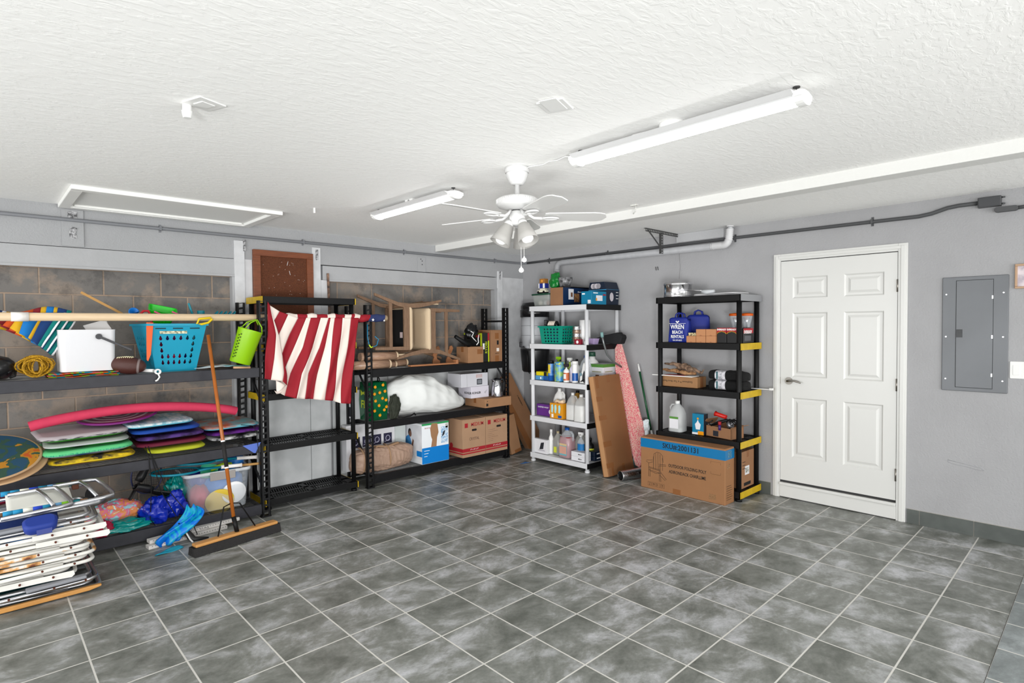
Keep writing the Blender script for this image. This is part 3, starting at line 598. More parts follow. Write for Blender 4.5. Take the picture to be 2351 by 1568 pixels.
def blob(cx, cy, rx, ry, rz, seed=0, amp=.25, fr=3., n=36, flat=0, z0=0, sq=1.0, ridg=False, sharp=0):
    b = MB()
    def fn(u, v):
        th = 2*math.pi*u; ph = math.pi*(v-.5); c = math.cos(ph); s = math.sin(ph)
        sg = lambda q, p: math.copysign(abs(q)**p, q)
        d = Vector((c*math.cos(th), c*math.sin(th), s)); q = mnoise.noise(d*fr+Vector((seed*3.1, seed, 0)))*amp
        q2 = mnoise.noise(d*fr*2.7+Vector((seed, 7, seed)))
        q += (abs(q2)*-amp*.7 if ridg else q2*amp*.35)
        if sharp: q -= abs(mnoise.noise(d*fr*4.5+Vector((3, seed, 1))))*sharp
        k = 1+q; z = rz*sg(s, sq)*k
        return (cx+rx*sg(math.cos(th), sq)*c**sq*k if c > 0 else cx, cy+ry*sg(math.sin(th), sq)*(c**sq if c > 0 else 0)*k, max(z0, z0+rz*(1-flat)+z))
    b.grid(fn, n, n//2, closeu=True); return b
def strip(b, A, B_, m, n=14, k=4, yf=None):
    """ruled strip between polylines A and B_ (x,z) with y from yf(x,z)"""
    def samp(P, t):
        L = [0]
        for p, q in zip(P, P[1:]): L.append(L[-1]+math.hypot(q[0]-p[0], q[1]-p[1]))
        s = t*L[-1]
        for i in range(len(P)-1):
            if s <= L[i+1]+1e-9:
                w = (s-L[i])/max(1e-9, L[i+1]-L[i]); return (P[i][0]+(P[i+1][0]-P[i][0])*w, P[i][1]+(P[i+1][1]-P[i][1])*w)
        return P[-1]
    def fn(u, v):
        a, c = samp(A, v), samp(B_, v); x = a[0]+(c[0]-a[0])*u; z = a[1]+(c[1]-a[1])*u
        return (x, yf(x, z), z)
    return b.grid(fn, k, n, m)
C = lambda n, c, **k: mat(n, c, **k)
# ================================================================== left rack, top shelf (deck z 1.27)
Z1 = 1.27
# flagpole running along both racks
t = thing('flagpole', 'long pale wooden pole with a white sleeve, flag wound on its right half', 'flagpole', (1.2, 5.005, 1.69))
FP = t
PW = C('pale_pine', (236, 208, 170), rough=.45, var=.08, vs=10, sc=(1, 8, 8))
MB().tube([(-1.7, 0, 0), (1.80, 0, 0)], .028, 20).build('shaft', PW, t)
MB().tube([(-1.015, 0, 0), (-.925, 0, 0)], .031, 20).build('joint_sleeve', C('clear_white_sleeve', (240, 236, 230), rough=.3), t)
# striped beach towel
t = thing('beach_towel', 'blue, yellow and red striped beach towel draped behind the pole at far left', 'towel', (.3, 5.06, 1.6))
TC = [C('towel_navy', (22, 62, 122), rough=.9), C('towel_yellow', (226, 176, 30), rough=.9), C('towel_maroon', (140, 26, 36), rough=.9), C('towel_orange', (214, 84, 26), rough=.9), C('towel_blue', (18, 122, 200), rough=.9), C('towel_teal', (0, 128, 124), rough=.9), C('towel_white', (232, 232, 236), rough=.9)]
L_ = [(-.3, .095), (-.2, .06), (-.155, .035), (-.12, .015), (-.075, -.02), (-.03, -.05), (-.015, -.065), (.02, -.1), (.035, -.115)]
R_ = [(-.22, .12), (-.13, .12), (-.09, .12), (-.06, .12), (-.035, .12), (.05, .12), (.065, .12), (.135, .12), (.165, .12)]
order = [1, 2, 3, 1, 4, 1, 0, 5]
for q, (dy, dz, cut) in enumerate(((0, 0, 0), (.03, -.03, 0), (.055, -.06, 0))):
    b = MB()
    for k in range(8):
        A = [L_[k], R_[k]]; B_ = [L_[k+1], R_[k+1]]
        strip(b, [(x+q*.03, z+dz) for x, z in A], [(x+q*.03, z+dz) for x, z in B_], order[k], 8, 2, lambda x, z: dy-.015+.01*math.sin(30*x)+.004*math.sin(70*z+q))
    strip(b, [(.035+q*.03, -.115+dz), (.165+q*.03, .12+dz)], [(.045+q*.03, -.12+dz), (.178+q*.03, .12+dz)], 6, 8, 1, lambda x, z: dy-.015+.01*math.sin(30*x))
    b.build(('hanging_fold' if q == 0 else 'inner_fold'), TC, t, solid=.006)
b = MB()
cols = [0, 0, 6, 1, 3, 2, 1, 4, 1, 0, 5]
xs = [-.42, -.3, -.15, -.13, -.07, .01, .05, .08, .12, .14, .19, .215]
for j in range(11):
    a, c = xs[j], xs[j+1]
    def fn(u, v, a=a, c=c):
        x = a+(c-a)*u-.03*v; an = v*math.pi*1.15
        return (x, .035-.045*math.sin(an), .1+.05*math.cos(an)*(.8+.2*math.sin(x*20))+.012*math.sin(x*14))
    b.grid(fn, 3, 12, cols[j])
b.build('rolled_top', TC, t, solid=.006)
# black float, rope
t = thing('float_buoy', 'glossy black round float at the left end of the top shelf', 'float', (.10, 5.06, Z1))
BF = C('glossy_black_rubber', (20, 20, 22), rough=.25)
MB().lathe([(0, 0), (.05, .004), (.09, .03), (.108, .075), (.1, .12), (.07, .15), (.03, .163), (0, .165)], 32).build('body', BF, t)
MB().tube([(.07, -.07, .02), (.095, -.08, .03), (.1, -.05, .06), (.085, -.06, .07), (.06, -.075, .05)], .008, 8).build('strap', BLACK, t)
t = thing('rope', 'tangled yellow braided rope coiled beside the white cooler', 'rope', (.305, 5.05, Z1))
rnd = random.Random(11); pts = []
for i in range(330):
    a = i*.42; q = i/330
    R1 = .05+.02*math.sin(i*.13); tilt = .9*math.sin(i*.037)
    x = R1*math.cos(a)*(.9+.3*math.sin(i*.05)); z = .07+.052*math.sin(a)*(.9+.25*math.cos(i*.09)); y = .035*math.sin(i*.07+1)+.012*math.cos(a*1.3)
    pts.append((1.25*x+z*.15*math.sin(tilt), 1.3*y, max(.006, z*1.22)))
RP = C('yellow_rope', (232, 176, 18), rough=.7, col2=(120, 84, 10), vs=220)
MB().tube(pts, .0055, 6).build('coil', RP, t)
MB().tube([(.03, 0, .11), (.06, .0, .135), (.09, 0, .13), (.105, 0, .1), (.09, 0, .06), (.06, 0, .03)], .0045, 6).build('loop', RP, t)
MB().tube([(-.03, 0, .1), (-.05, -.01, .11), (-.06, 0, .09), (-.045, .0, .075)], .003, 6).build('metal_clip', CHROME, t)
# folded bright towel
t = thing('folded_towel', 'folded orange, lime and turquoise towel under the white cooler', 'towel', (.565, 5.1, Z1))
FC = [C('bright_orange', (246, 104, 30), rough=.9), C('bright_lime', (176, 214, 40), rough=.9), C('bright_turquoise', (40, 170, 200), rough=.9), C('coral_pink', (246, 120, 110), rough=.9)]
for k, (z, w, sh, cc) in enumerate(((.004, .40, .01, 0), (.015, .42, 0, 1), (.026, .415, .0, 2))):
    b = MB()
    def fn(u, v, z=z, w=w, k=k):
        x = (u-.5)*w*(1-.02*k); a = v*2*math.pi
        return (x, .125*math.cos(a), z+.0055*math.sin(a)+.003*math.sin(x*22+k)+.006*(1 if abs(x) > .4*w else 0)*0)
    b.grid(fn, 26, 20, mf=lambda u, v, k=k: int((u*9+k*2.3+v*2)) % 4 if (u*9+k) % 1 < .75 else (int(u*9)+k+1) % 4)
    b.build('towel_layer', FC, t)
# white foam cooler
t = thing('foam_cooler', 'white square foam cooler with black strap on the folded towel', 'cooler', (.59, 5.1, Z1+.036), R(2))
FO = C('white_foam', (222, 222, 225), rough=.6, bump=.05, bs=150)
b = MB(); loft(b, [(0, .31, .20, .03, 0, 0), (.005, .315, .205, .035, 0, 0), (.285, .33, .215, .035, 0, 0), (.295, .333, .218, .035, 0, 0), (.295, .305, .19, .025, 0, 0), (.03, .285, .175, .025, 0, 0)], capt=True); b.build('body', FO, t)
MB().tube([(.06, -.112, .245), (.06, -.122, .245)], .02, 20).build('strap_hub', C('dark_grey_plastic', (52, 52, 56), rough=.4), t)
b = MB(); b.rbox((.155, -.121, .195), (.23, .005, .016), (0, R(27.5), 0)); b.build('strap', C('dark_grey_plastic', ()), t, bevel=.002)
b = MB(); b.rbox((.075, .02, .31), (.14, .12, .012), (R(35), R(-18), 0)).rbox((.095, .065, .32), (.11, .01, .06), (R(10), R(-18), 0)); b.build('foam_insert', C('translucent_white', (222, 220, 220), rough=.4), t, bevel=.003)
# football
t = thing('football', 'brown leather football with white laces between cooler and turquoise basket', 'football', (.825, 5.01, Z1+.066), 0, rot=(0, 0, R(-20)))
LB = C('brown_football_leather', (70, 36, 30), rough=.4, bump=.3, bs=400)
M = Euler((0, R(97), 0)).to_matrix().to_4x4() @ Matrix.Diagonal((1, 1, .88, 1))
MB().lathe([(0, -.135)]+[(.0655*math.cos(R(a))**.9, .135*math.sin(R(a))) for a in range(-80, 81, 10)]+[(0, .135)], 28, M).build('ball', LB, t)
b = MB(); b.lathe([(.0545, .077), (.0555, .075), (.0515, .091), (.050, .092)], 28, M); b.build('stripe', C('faded_grey_stripe', (120, 106, 104), rough=.6), t)
b = MB(); b.tube([(-.06, -.022, .06), (0, -.022, .0635), (.045, -.022, .058)], .0022, 6)
for k in range(8): x = -.055+.013*k; b.tube([(x-.003, -.034, .056-.4*abs(x)*.1), (x, -.022, .0655-.2*abs(x)*.3), (x+.003, -.010, .0665-.2*abs(x)*.3)], .0022, 6)
b.build('laces', C('cream_lace', (238, 230, 190), rough=.6), t)
# perforated basket helper
def perf(b, q, nx, ny, hr=(.3, .34), skip=None, N=16, mx=.0, m=0, key=False, diamond=False):
    """bilinear quad q=[bl,br,tr,tl] split in cells with one hole each"""
    q = [Vector(p) for p in q]
    P = lambda u, v: (q[0]*(1-u)+q[1]*u)*(1-v)+(q[3]*(1-u)+q[2]*u)*v
    for i in range(nx):
        for j in range(ny):
            u0, u1, v0, v1 = i/nx, (i+1)/nx, j/ny, (j+1)/ny
            if skip and skip(i, j): b.add([P(u0, v0), P(u1, v0), P(u1, v1), P(u0, v1)], [(0, 1, 2, 3)], m); continue
            out, inn = [], []
            for k in range(N):
                a = 2*math.pi*(k+.5)/N; c, s = math.cos(a), math.sin(a); mm = max(abs(c), abs(s))
                out.append(P((u0+u1)/2+(u1-u0)/2*c/mm, (v0+v1)/2+(v1-v0)/2*s/mm))
                rx = hr[0]*(1 if not key else (.62 if s > .15 else 1)); inn.append(P((u0+u1)/2+(u1-u0)*rx*c, (v0+v1)/2+(v1-v0)*hr[1]*s))
            co = [P(u1, v1), P(u0, v1), P(u0, v0), P(u1, v0)]
            vs = out+inn+co; fs = [(k, (k+1) % N, N+(k+1) % N, N+k) for k in range(N)]
            for w in range(4): k = (N//8-1+w*N//4) % N; fs.append((k, 2*N+w, (k+1) % N))
            b.add(vs, fs, m)
# turquoise laundry basket
t = thing('laundry_basket', 'turquoise perforated laundry basket full of beach toys on the top shelf', 'basket', (1.14, 5.19, Z1), R(5))
TQ = C('turquoise_plastic', (0, 164, 200), rough=.4)
a, c, hh = .150, .195, .37
def ring(a_, d_, z, ox=0): return [(-a_+ox, -d_, z), (a_+ox, -d_, z), (a_+ox, d_, z), (-a_+ox, d_, z)]
lo, hi = ring(.150, .145, .05), ring(.192, .185, .285)
b = MB(); B0, B1, B2 = ring(.142, .138, 0), ring(.150, .145, .05), ring(.207, .2, hh)
def wallq(b, A, D): 
    for i in range(4): b.add([A[i], A[(i+1) % 4], D[(i+1) % 4], D[i]], [(0, 1, 2, 3)])
wallq(b, B0, B1); b.add(B0, [(0, 3, 2, 1)]); wallq(b, hi, B2)
perf(b, [lo[0], lo[1], hi[1], hi[0]], 8, 5, (.26, .38), skip=lambda i, j: i in (0, 7) or (2 <= j <= 3 and 1 < i < 6), key=True)
perf(b, [lo[1], lo[2], hi[2], hi[1]], 8, 5, (.26, .38), skip=lambda i, j: i in (0, 7), key=True)
perf(b, [lo[2], lo[3], hi[3], hi[2]], 8, 5, (.26, .38), skip=lambda i, j: i in (0, 7), key=True)
perf(b, [lo[3], lo[0], hi[0], hi[3]], 8, 5, (.26, .38), skip=lambda i, j: i in (0, 7), key=True)
b.build('body', TQ, t, solid=.003)
b = MB(); o, i_ = ring(.217, .21, hh), ring(.2, .193, hh); o2 = ring(.217, .21, hh-.015); wallq(b, o2, o); wallq(b, o, i_); b.build('rim', TQ, t, solid=.003)
for x in (-.12, 0, .12): MB().rbox((x, -.2005+.003, .335), (.07, .003, .008), (R(-9), 0, 0)).build('slot', C('dark_slot', (10, 40, 50)), t)
MB().rbox((-.03, -.1925, .305), (.19, .002, .022), (R(-9.5), 0, 0)).build('price_label', C('cream_label', (236, 232, 200), rough=.4, col2=(120, 120, 90), vs=50), t)
MB().prism([(-.075, .12), (.09, .12), (.092, .21), (.07, .205), (0, .175), (-.05, .15)], .001, M=Matrix.Translation((0, -.15, 0)) @ Matrix.Rotation(R(0), 4, 'X') @ FY).build('paper_label', C('paper_label', (214, 208, 220), rough=.5, col2=(120, 90, 170), vs=9), t, rot=(R(-9.8), 0, 0), loc=(0, .003, .02))
tv = C('toy_mix', (200, 20, 50), rough=.5, col2=(20, 30, 130), vs=14)
blob(0, 0, .145, .14, .16, 5, .12, 3, 24, z0=.01).build('toy_fill', tv, t)['kind'] = 'stuff'
def toy(name, label, b, m, loc, rot=None, cat='toy'):
    return tag(b.build(name, m, loc=loc, rot=rot, bevel=.0015), label, cat)
toy('toy_paddle', 'long tapered orange plastic paddle hanging over the corner of the turquoise basket', MB().prism([(-.022, .14), (.024, .14), (.012, -.1), (-.004, -.15), (-.014, -.14)], .006, M=FY), C('orange_plastic', (250, 96, 10), rough=.4), (.958, 4.968, 1.51), (R(-3), R(3), 0))
b = MB(); loft(b, [(0, .14, .12, .02, 0, 0), (.10, .18, .15, .02, 0, 0), (.105, .2, .17, .02, 0, 0), (.105, .175, .145, .02, 0, 0), (.01, .13, .11, .02, 0, 0)]); b.box(-.06, -.055, -.078, -.074, .02, .1).box(.02, .025, -.075, -.07, .02, .1)
toy('toy_bucket', 'bright green square toy bucket tipped on top of the turquoise basket', b, C('bright_green_plastic', (20, 214, 30), rough=.4), (1.08, 5.2, 1.66), (R(20), R(12), R(-8)))
toy('toy_scoop', 'blue toy scoop end sticking up left of the green bucket', MB().lathe([(.0, .0), (.03, .01), (.036, .04), (.03, .045), (.0, .012)], 16, a1=4.2), C('toy_blue', (0, 120, 214), rough=.4), (.9, 5.2, 1.72), (R(70), 0, 0))
toy('toy_rake', 'red bent toy handle in front of the green bucket', MB().tube([(-.05, 0, -.03), (-.035, 0, .01), (0, 0, .05), (.03, 0, .05), (.05, 0, .01), (.05, 0, -.04)], .009, 8), C('toy_red', (196, 12, 34), rough=.4), (.952, 5.1, 1.69))
for dx, l in ((-.02, 'pink toy handle lying across the green bucket front'), (.1, 'pink toy handle sticking up right of the green bucket')):
    toy('toy_wand', l, MB().tube([(-.04, 0, .03), (.0, 0, .012), (.05, 0, -.02)], .006, 8), C('toy_pink', (236, 80, 140), rough=.4), (1.075+dx, 5.07, 1.705))
toy('toy_shovel', 'yellow loop handle of a toy shovel lying on the front rim of the basket', MB().tube([(-.06, 0, -.025), (-.045, 0, .012), (.04, 0, .022), (.05, 0, .012), (.02, 0, -.018), (-.03, 0, -.03)], .009, 8, closed=True), C('toy_yellow', (240, 206, 10), rough=.4), (1.34, 4.95, 1.665), None)
b = MB(); b.tube([(-.15, 0, .1), (-.135, 0, .05), (-.12, 0, .0)], .009, 8).tube([(-.13, 0, 0), (.2, 0, -.01)], .012, 8).cyl((-.06, 0, 0), (-.06, 0, .04), .028, n=16)
for k in range(5): b.tube([(.05+.035*k+.02*math.cos(q), .022*math.sin(q), .01+.025*math.cos(q)) for q in [2*math.pi*i/12 for i in range(12)]], .006, 6, closed=True)
toy('umbrella_anchor', 'teal screw-shaped beach umbrella anchor lying behind the pole', b, C('teal_plastic', (0, 140, 160), rough=.4), (1.44, 5.22, 1.71), None, 'beach anchor')
toy('wood_stick', 'light wooden stick leaning up behind the pole left of the basket', MB().rbox((0, 0, 0), (.018, .008, .3), (0, R(-58), 0)), C('light_wood', (206, 156, 88), rough=.6), (.72, 5.3, 1.80), None, 'stick')
tag(MB().tube([(.95, 5.12, 1.715), (1.62, 5.16, 1.71)], .008, 8).build('white_rod', WPL), 'thin white plastic rod lying behind the pole on top of the basket', 'rod')
# lime green basket hanging
t = thing('lime_tote', 'lime green plastic tub hanging tilted from the right end of the pole', 'tub', (1.585, 4.935, Z1+.045), rot=(R(4), R(17), 0))
LM = C('lime_plastic', (150, 206, 0), rough=.4)
b = MB(); b.lathe([(0, 0), (.074, 0), (.08, .008), (.094, .275), (.097, .285), (.092, .285), (.088, .27), (.075, .012), (0, .008)], 36); b.build('tub', LM, t)
hv = MB()
for col, a0 in ((0, 205), (1, 216), (2, 330)):
    for k in range(8):
        r = .0815+.0135*(.05+k*.026)/.27*1.0+.0008; a1 = R(a0); z = .04+k*.026+(.01 if col == 1 else 0)
        Mx = Matrix.Translation((r*math.cos(a1), r*math.sin(a1), z)) @ Matrix.Rotation(a1+R(90), 4, 'Z') @ FY
        hv.prism([(0, -.008), (.007, .002), (.005, .007), (0, .004), (-.005, .007), (-.007, .002)], .0008, M=Mx)
o = hv.build('heart_holes', C('dark_olive_gap', (52, 72, 6)), t); o['kind'] = 'stuff'
for s in (-1, 1): MB().tube([(-.06+.0, s*.05, .28), (-.03, s*.045, .34), (.02, s*.02, .38), (.07, s*.03, .33), (.085, s*.04, .275)], .005, 8).build('handle', LM, t)
# plastic bag, stick, white clip
b = MB(); strip(b, [(-.2, -.02), (-.1, .03), (.2, .05)], [(-.2, -.02), (0, -.03), (.2, .0)], 0, 20, 8, lambda x, z: 0)
def bagfn(u, v):
    x = -.2+.4*v; w = .06*math.sin(min(1, v*1.6)*math.pi/2); y = (u-.5)*w*3.2
    return (x, y, .012+.02*math.sin(v*3)*(1-abs(u-.5))+.006*mnoise.noise(Vector((x*18, y*18, 0))))
tag(MB().grid(bagfn, 12, 26, mf=lambda u, v: 1 if (v > .45 and u > .55 and (v*7) % 1 < .7) else (2 if u < .35 and v > .5 else 0)).build('plastic_bag', [C('thin_white_plastic', (226, 236, 240), rough=.25), C('bag_red', (214, 70, 60), rough=.3), C('bag_pale_blue', (160, 214, 232), rough=.3)], loc=(1.46, 5.02, Z1+.003), rot=(0, 0, R(8)), solid=.002), 'flat printed white and blue plastic bag between basket and lime tub', 'plastic bag')
tag(MB().tube([(-.07, 0, 0), (.06, 0, 0)], .009, 10).build('wooden_dowel', C('peach_wood', (216, 170, 130), rough=.5), loc=(1.6, 4.915, Z1+.01), rot=(0, R(3), 0)), 'short wooden dowel on the shelf edge below the lime tub', 'dowel')
t = thing('pipe_clip', 'white plastic pipe clip hooked over the front edge of the top shelf', 'clip', (1.0, 4.96, Z1+.012))
MB().tube([(-.1, .1, .01), (-.02, 0, .006)], .013, 12).build('tube', WPL, t)
b = MB(); b.lathe([(.011, -.02), (.021, -.02), (.021, .02), (.011, .02), (.011, -.02)], 20, Matrix.Translation((0, -.03, 0)) @ Euler((R(90), 0, 0)).to_matrix().to_4x4()); b.tube([(.0, -.045, -.015), (.008, -.05, -.04), (-.006, -.05, -.062), (-.02, -.05, -.068)], .006, 8); b.build('hook', WPL, t)
tag(MB().lathe([(0, 0), (.07, .008), (.11, .04), (.115, .06), (0, .06)], 24).build('red_bowl', C('dark_red_plastic', (130, 14, 24), rough=.4), loc=(1.33, 5.3, 1.19)), 'dark red round bowl base showing under the top shelf behind the broom', 'bowl')
# ================================================================== left rack, middle shelf (deck z .63)
Z2 = .63
def board(label, loc, w, d, th, rz, mats, pat=None, tilt=(0, 0), grp='bodyboards stacked on the middle shelf'):
    loc = (loc[0], loc[1], loc[2]+.006)
    """bodyboard seen from its tail: deck, rail and slick bottom"""
    t = thing('bodyboard', label, 'bodyboard', loc, 0, grp, rot=(R(1.2), R(-.8), rz))
    top, rail, bot = mats
    b = MB(); loft(b, [(th*.68, w-.004, d, .09, 0, 0), (th*.9, w-.02, d-.015, .085, 0, 0), (th, w-.06, d-.05, .075, 0, 0)], n=7, capb=False); b.build('deck', top, t)
    b = MB(); loft(b, [(th*.48, w-.01, d-.005, .09, 0, 0), (th*.68, w, d, .095, 0, 0)], n=7, capb=False, capt=False); b.build('rail', rail, t)
    b = MB(); loft(b, [(0, w-.15, d-.15, .07, 0, 0), (th*.2, w-.07, d-.07, .08, 0, 0), (th*.48, w-.01, d-.005, .09, 0, 0)], n=7, capt=False); b.build('bottom', bot, t)
    return t
fm = lambda n, c, c2=None, vs=8, **k: C(n, c, rough=.5, col2=c2, vs=vs, **k)
gsk = fm('board_pinkish_grey', (176, 166, 170)); grail = fm('board_light_grey', (182, 184, 186)); ggr = fm('board_green', (70, 170, 50)); gdk = fm('board_dark', (44, 48, 44))
y_s = 5.22
board('pinkish grey bodyboard with green underside, topmost of the left stack', (.555, y_s-.02, .822), .53, .50, .052, R(3), (gsk, fm('board_grey_black_marks', (178, 178, 180), (60, 58, 60), 30, sc=(1, 1, 3)), ggr), tilt=(R(3), R(-1.5)))
board('grey bodyboard with green and black edge, second in the left stack', (.585, y_s-.01, .768), .50, .50, .048, R(-2), (fm('board_mid_grey', (150, 154, 150)), grail, fm('board_green_black', (60, 190, 70), (30, 34, 30), 5)), tilt=(R(2), R(-1)))
board('mint green bodyboard with white and blue underside, third in the left stack', (.58, y_s-.03, .712), .53, .50, .055, R(2), (fm('board_mint', (104, 214, 140)), fm('board_mint_stripes', (110, 220, 150), (40, 150, 120), 40, sc=(3, 1, 1)), fm('board_white_blue', (226, 232, 230), (30, 90, 160), 6)), tilt=(R(2), 0))
board('yellow and black bodyboard at the bottom of the left stack', (.61, y_s-.04, .652), .51, .50, .05, R(-2), (fm('board_black_yellow', (40, 38, 34), (226, 190, 30), 16), fm('board_yellow', (232, 200, 30)), fm('board_yellow_maroon', (228, 196, 30), (110, 20, 50), 4)), tilt=(R(1), 0))
board('turquoise wave-pattern bodyboard, topmost of the middle stack', (1.03, y_s+.0, .845), .46, .48, .042, R(3), (fm('board_aqua_waves', (150, 206, 222), (226, 236, 238), 14, sc=(3, 1, 1)), fm('board_aqua_edge', (90, 180, 205)), fm('board_black_under', (26, 28, 32))), tilt=(R(3), R(-2)))
board('royal blue bodyboard, second in the middle stack', (1.075, y_s-.01, .795), .47, .48, .046, R(0), (fm('board_royal_blue', (28, 76, 170)),)*2+(fm('board_navy_under', (18, 34, 84)),), tilt=(R(2), R(-1)))
board('purple flowered bodyboard, third in the middle stack', (1.10, y_s-.02, .745), .47, .48, .044, R(1), (fm('board_purple_flower', (92, 60, 140), (26, 18, 40), 14), fm('board_purple_flower', ()), fm('board_black_under', ())), tilt=(R(2), R(-1)))
board('maroon bodyboard, fourth in the middle stack', (1.115, y_s-.02, .695), .48, .48, .044, R(-2), (fm('board_maroon', (112, 30, 56)), fm('board_maroon', ()), fm('board_purple_under', (66, 24, 70))), tilt=(R(2), 0))
board('yellow-green bodyboard poking out at the bottom of the middle stack', (1.14, y_s-.05, .648), .40, .50, .042, R(-3), (fm('board_olive_yellow', (196, 202, 48)),)*3, tilt=(R(1), 0))
board('light blue fish-pattern bodyboard, topmost of the right stack', (1.555, y_s, .76), .44, .46, .04, R(0), (fm('board_fish_pattern', (130, 196, 206), (190, 90, 50), 12), fm('board_aqua_edge', ()), fm('board_black_under', ())), tilt=(R(3), R(-1)))
board('violet patterned bodyboard in the middle of the right stack', (1.575, y_s-.01, .715), .45, .46, .04, R(2), (fm('board_violet', (104, 34, 140), (50, 14, 70), 16), fm('board_violet', ()), fm('board_black_under', ())), tilt=(R(2), 0))
board('black and white patterned bodyboard at the bottom of the right stack', (1.585, y_s-.01, .672), .41, .46, .038, R(0), (fm('board_black_white', (40, 40, 44), (220, 220, 220), 16), fm('board_black_white', ()), fm('board_black_under', ())), tilt=(R(2), 0))
t = thing('bodyboard_leash', 'black cord leash hanging from the stacked bodyboards to the floor', 'leash', (.93, 4.92, .63))
for k, (dx, pts) in enumerate(((0, [(-.02, .02, .1), (0, 0, 0), (.01, 0, -.2), (.0, .02, -.45), (.03, .02, -.5)]), (.02, [(0, .02, .1), (.02, 0, 0), (.07, 0, -.25), (.16, -.02, -.45), (.22, -.1, -.6)]), (.0, [(.0, .02, .08), (.03, 0, 0), (.1, 0, -.22), (.24, -.05, -.45), (.28, -.12, -.6)]))):
    MB().tube(pts, .0032, 6).build('cord', BLACK, t)
tag(MB().tube([(1.6, 4.98, .80), (1.68, 4.93, .79), (1.7, 4.905, .72), (1.71, 4.9, .5), (1.705, 4.9, .3), (1.72, 4.9, .15), (1.73, 4.88, .04)], .0028, 6).build('leash_cord', BLACK), 'thin black leash cord hanging down in front of the right board stack', 'leash')
# spiral disc and skimboards
def spiral_mat():
    m = bpy.data.materials.new('purple_spiral'); m.use_nodes = True; nt = m.node_tree; N = nt.nodes.new; L = nt.links.new; bs = nt.nodes['Principled BSDF']; bs.inputs['Roughness'].default_value = .45
    tc = N('ShaderNodeTexCoord'); s = N('ShaderNodeSeparateXYZ'); L(tc.outputs['Object'], s.inputs[0])
    at = N('ShaderNodeMath'); at.operation = 'ARCTAN2'; L(s.outputs[1], at.inputs[0]); L(s.outputs[0], at.inputs[1])
    ln = N('ShaderNodeVectorMath'); ln.operation = 'LENGTH'; L(tc.outputs['Object'], ln.inputs[0])
    a = N('ShaderNodeMath'); a.operation = 'MULTIPLY_ADD'; a.inputs[1].default_value = 110; L(ln.outputs['Value'], a.inputs[0]); L(at.outputs[0], a.inputs[2])
    sn = N('ShaderNodeMath'); sn.operation = 'SINE'; L(a.outputs[0], sn.inputs[0]); r = N('ShaderNodeValToRGB'); r.color_ramp.interpolation = 'CONSTANT'
    r.color_ramp.elements[0].color = lin((96, 26, 66)); r.color_ramp.elements[1].position = .5; r.color_ramp.elements[1].color = lin((156, 146, 150)); L(sn.outputs[0], r.inputs[0]); L(r.outputs[0], bs.inputs['Base Color']); return m
t = thing('skimboard', 'round purple skimboard with a grey spiral lying on the left board stacks', 'skimboard', (.80, 5.27, .932), rot=(R(6), R(-4), 0))
MB().lathe([(0, 0), (.25, 0), (.262, .008), (.25, .016), (.245, .016)], 48).build('edge', C('purple_foam', (126, 30, 120), rough=.5), t)
MB().lathe([(.246, .014), (.2, .0165), (0, .0165)], 48).build('deck', spiral_mat(), t)
def swirl(n, c, *cs, vs=5):
    m = C(n, c, rough=.35); nt = m.node_tree
    N = nt.nodes.new; L = nt.links.new; tc = N('ShaderNodeTexCoord'); no = N('ShaderNodeTexNoise'); no.inputs['Scale'].default_value = vs; no.inputs['Detail'].default_value = 3; no.inputs['Distortion'].default_value = 1.2
    r = N('ShaderNodeValToRGB'); r.color_ramp.interpolation = 'CONSTANT'; L(tc.outputs['Object'], no.inputs[0]); L(no.outputs[0], r.inputs[0]); r.color_ramp.elements[0].color = lin(c); r.color_ramp.elements[1].color = lin(cs[-1]); r.color_ramp.elements[1].position = .66
    for i, q in enumerate(cs[:-1]): e = r.color_ramp.elements.new(.44+.1*i/max(1, len(cs)-1)*2); e.color = lin(q)
    L(r.outputs[0], nt.nodes['Principled BSDF'].inputs['Base Color']); return m
SUN = swirl('sun_painted_wood', (40, 78, 104), (54, 84, 70), (190, 130, 40), (196, 90, 40), vs=7)
PLY = C('pale_plywood', (214, 174, 132), rough=.5)
for k, (l, dx, dz) in enumerate((('round wooden skimboard painted with a sun, on top at the left edge', -.01, .03), ('plain pale round skimboard under the sun-painted one', .02, .0))):
    t = thing('skimboard', l, 'skimboard', (.045+dx, 5.06, .735+dz), rot=(R(22), 0, 0))
    MB().lathe([(0, 0), (.29, 0), (.295, .005), (.29, .01), (.28, .01)], 56).build('edge', PLY, t)
    MB().lathe([(.284, .0095), (0, .0102)], 56).build('deck', SUN if k == 0 else PLY, t)
# pool noodle
pts = []
for i in range(25):
    q = i/24; x = .27+1.35*q; z = .95+.085*math.sin(math.pi*q)**.8-.035*q-.02
    pts.append((x, 5.17-.03*math.sin(math.pi*q), z))
t = thing('pool_noodle', 'long hot-pink foam pool noodle arched over the bodyboards', 'pool noodle', (0, 0, 0))
b = MB(); b.tube(pts, .036, 20, caps=False)
def cap_ring(b, p, d, r0, r1, m=0):
    q = Vector(d).to_track_quat('Z', 'Y').to_matrix().to_4x4(); b.lathe([(r0, 0), (r1, 0), (r1, -.03)], 20, Matrix.Translation(p) @ q, m)
cap_ring(b, pts[0], Vector(pts[0])-Vector(pts[1]), .036, .012); cap_ring(b, pts[-1], Vector(pts[-1])-Vector(pts[-2]), .036, .012)
b.build('noodle', C('hot_pink_foam', (228, 62, 98), rough=.75, bump=.2, bs=300, var=.08, vs=14), t)
tag(MB().prism([(-.07, 0), (.075, .01), (.03, -.075), (.015, -.07)], .004, M=FY).build('cloth_corner', C('periwinkle_cloth', (96, 124, 214), rough=.7), loc=(1.66, 4.924, .635)), 'blue triangular cloth corner hanging over the middle shelf edge', 'cloth')
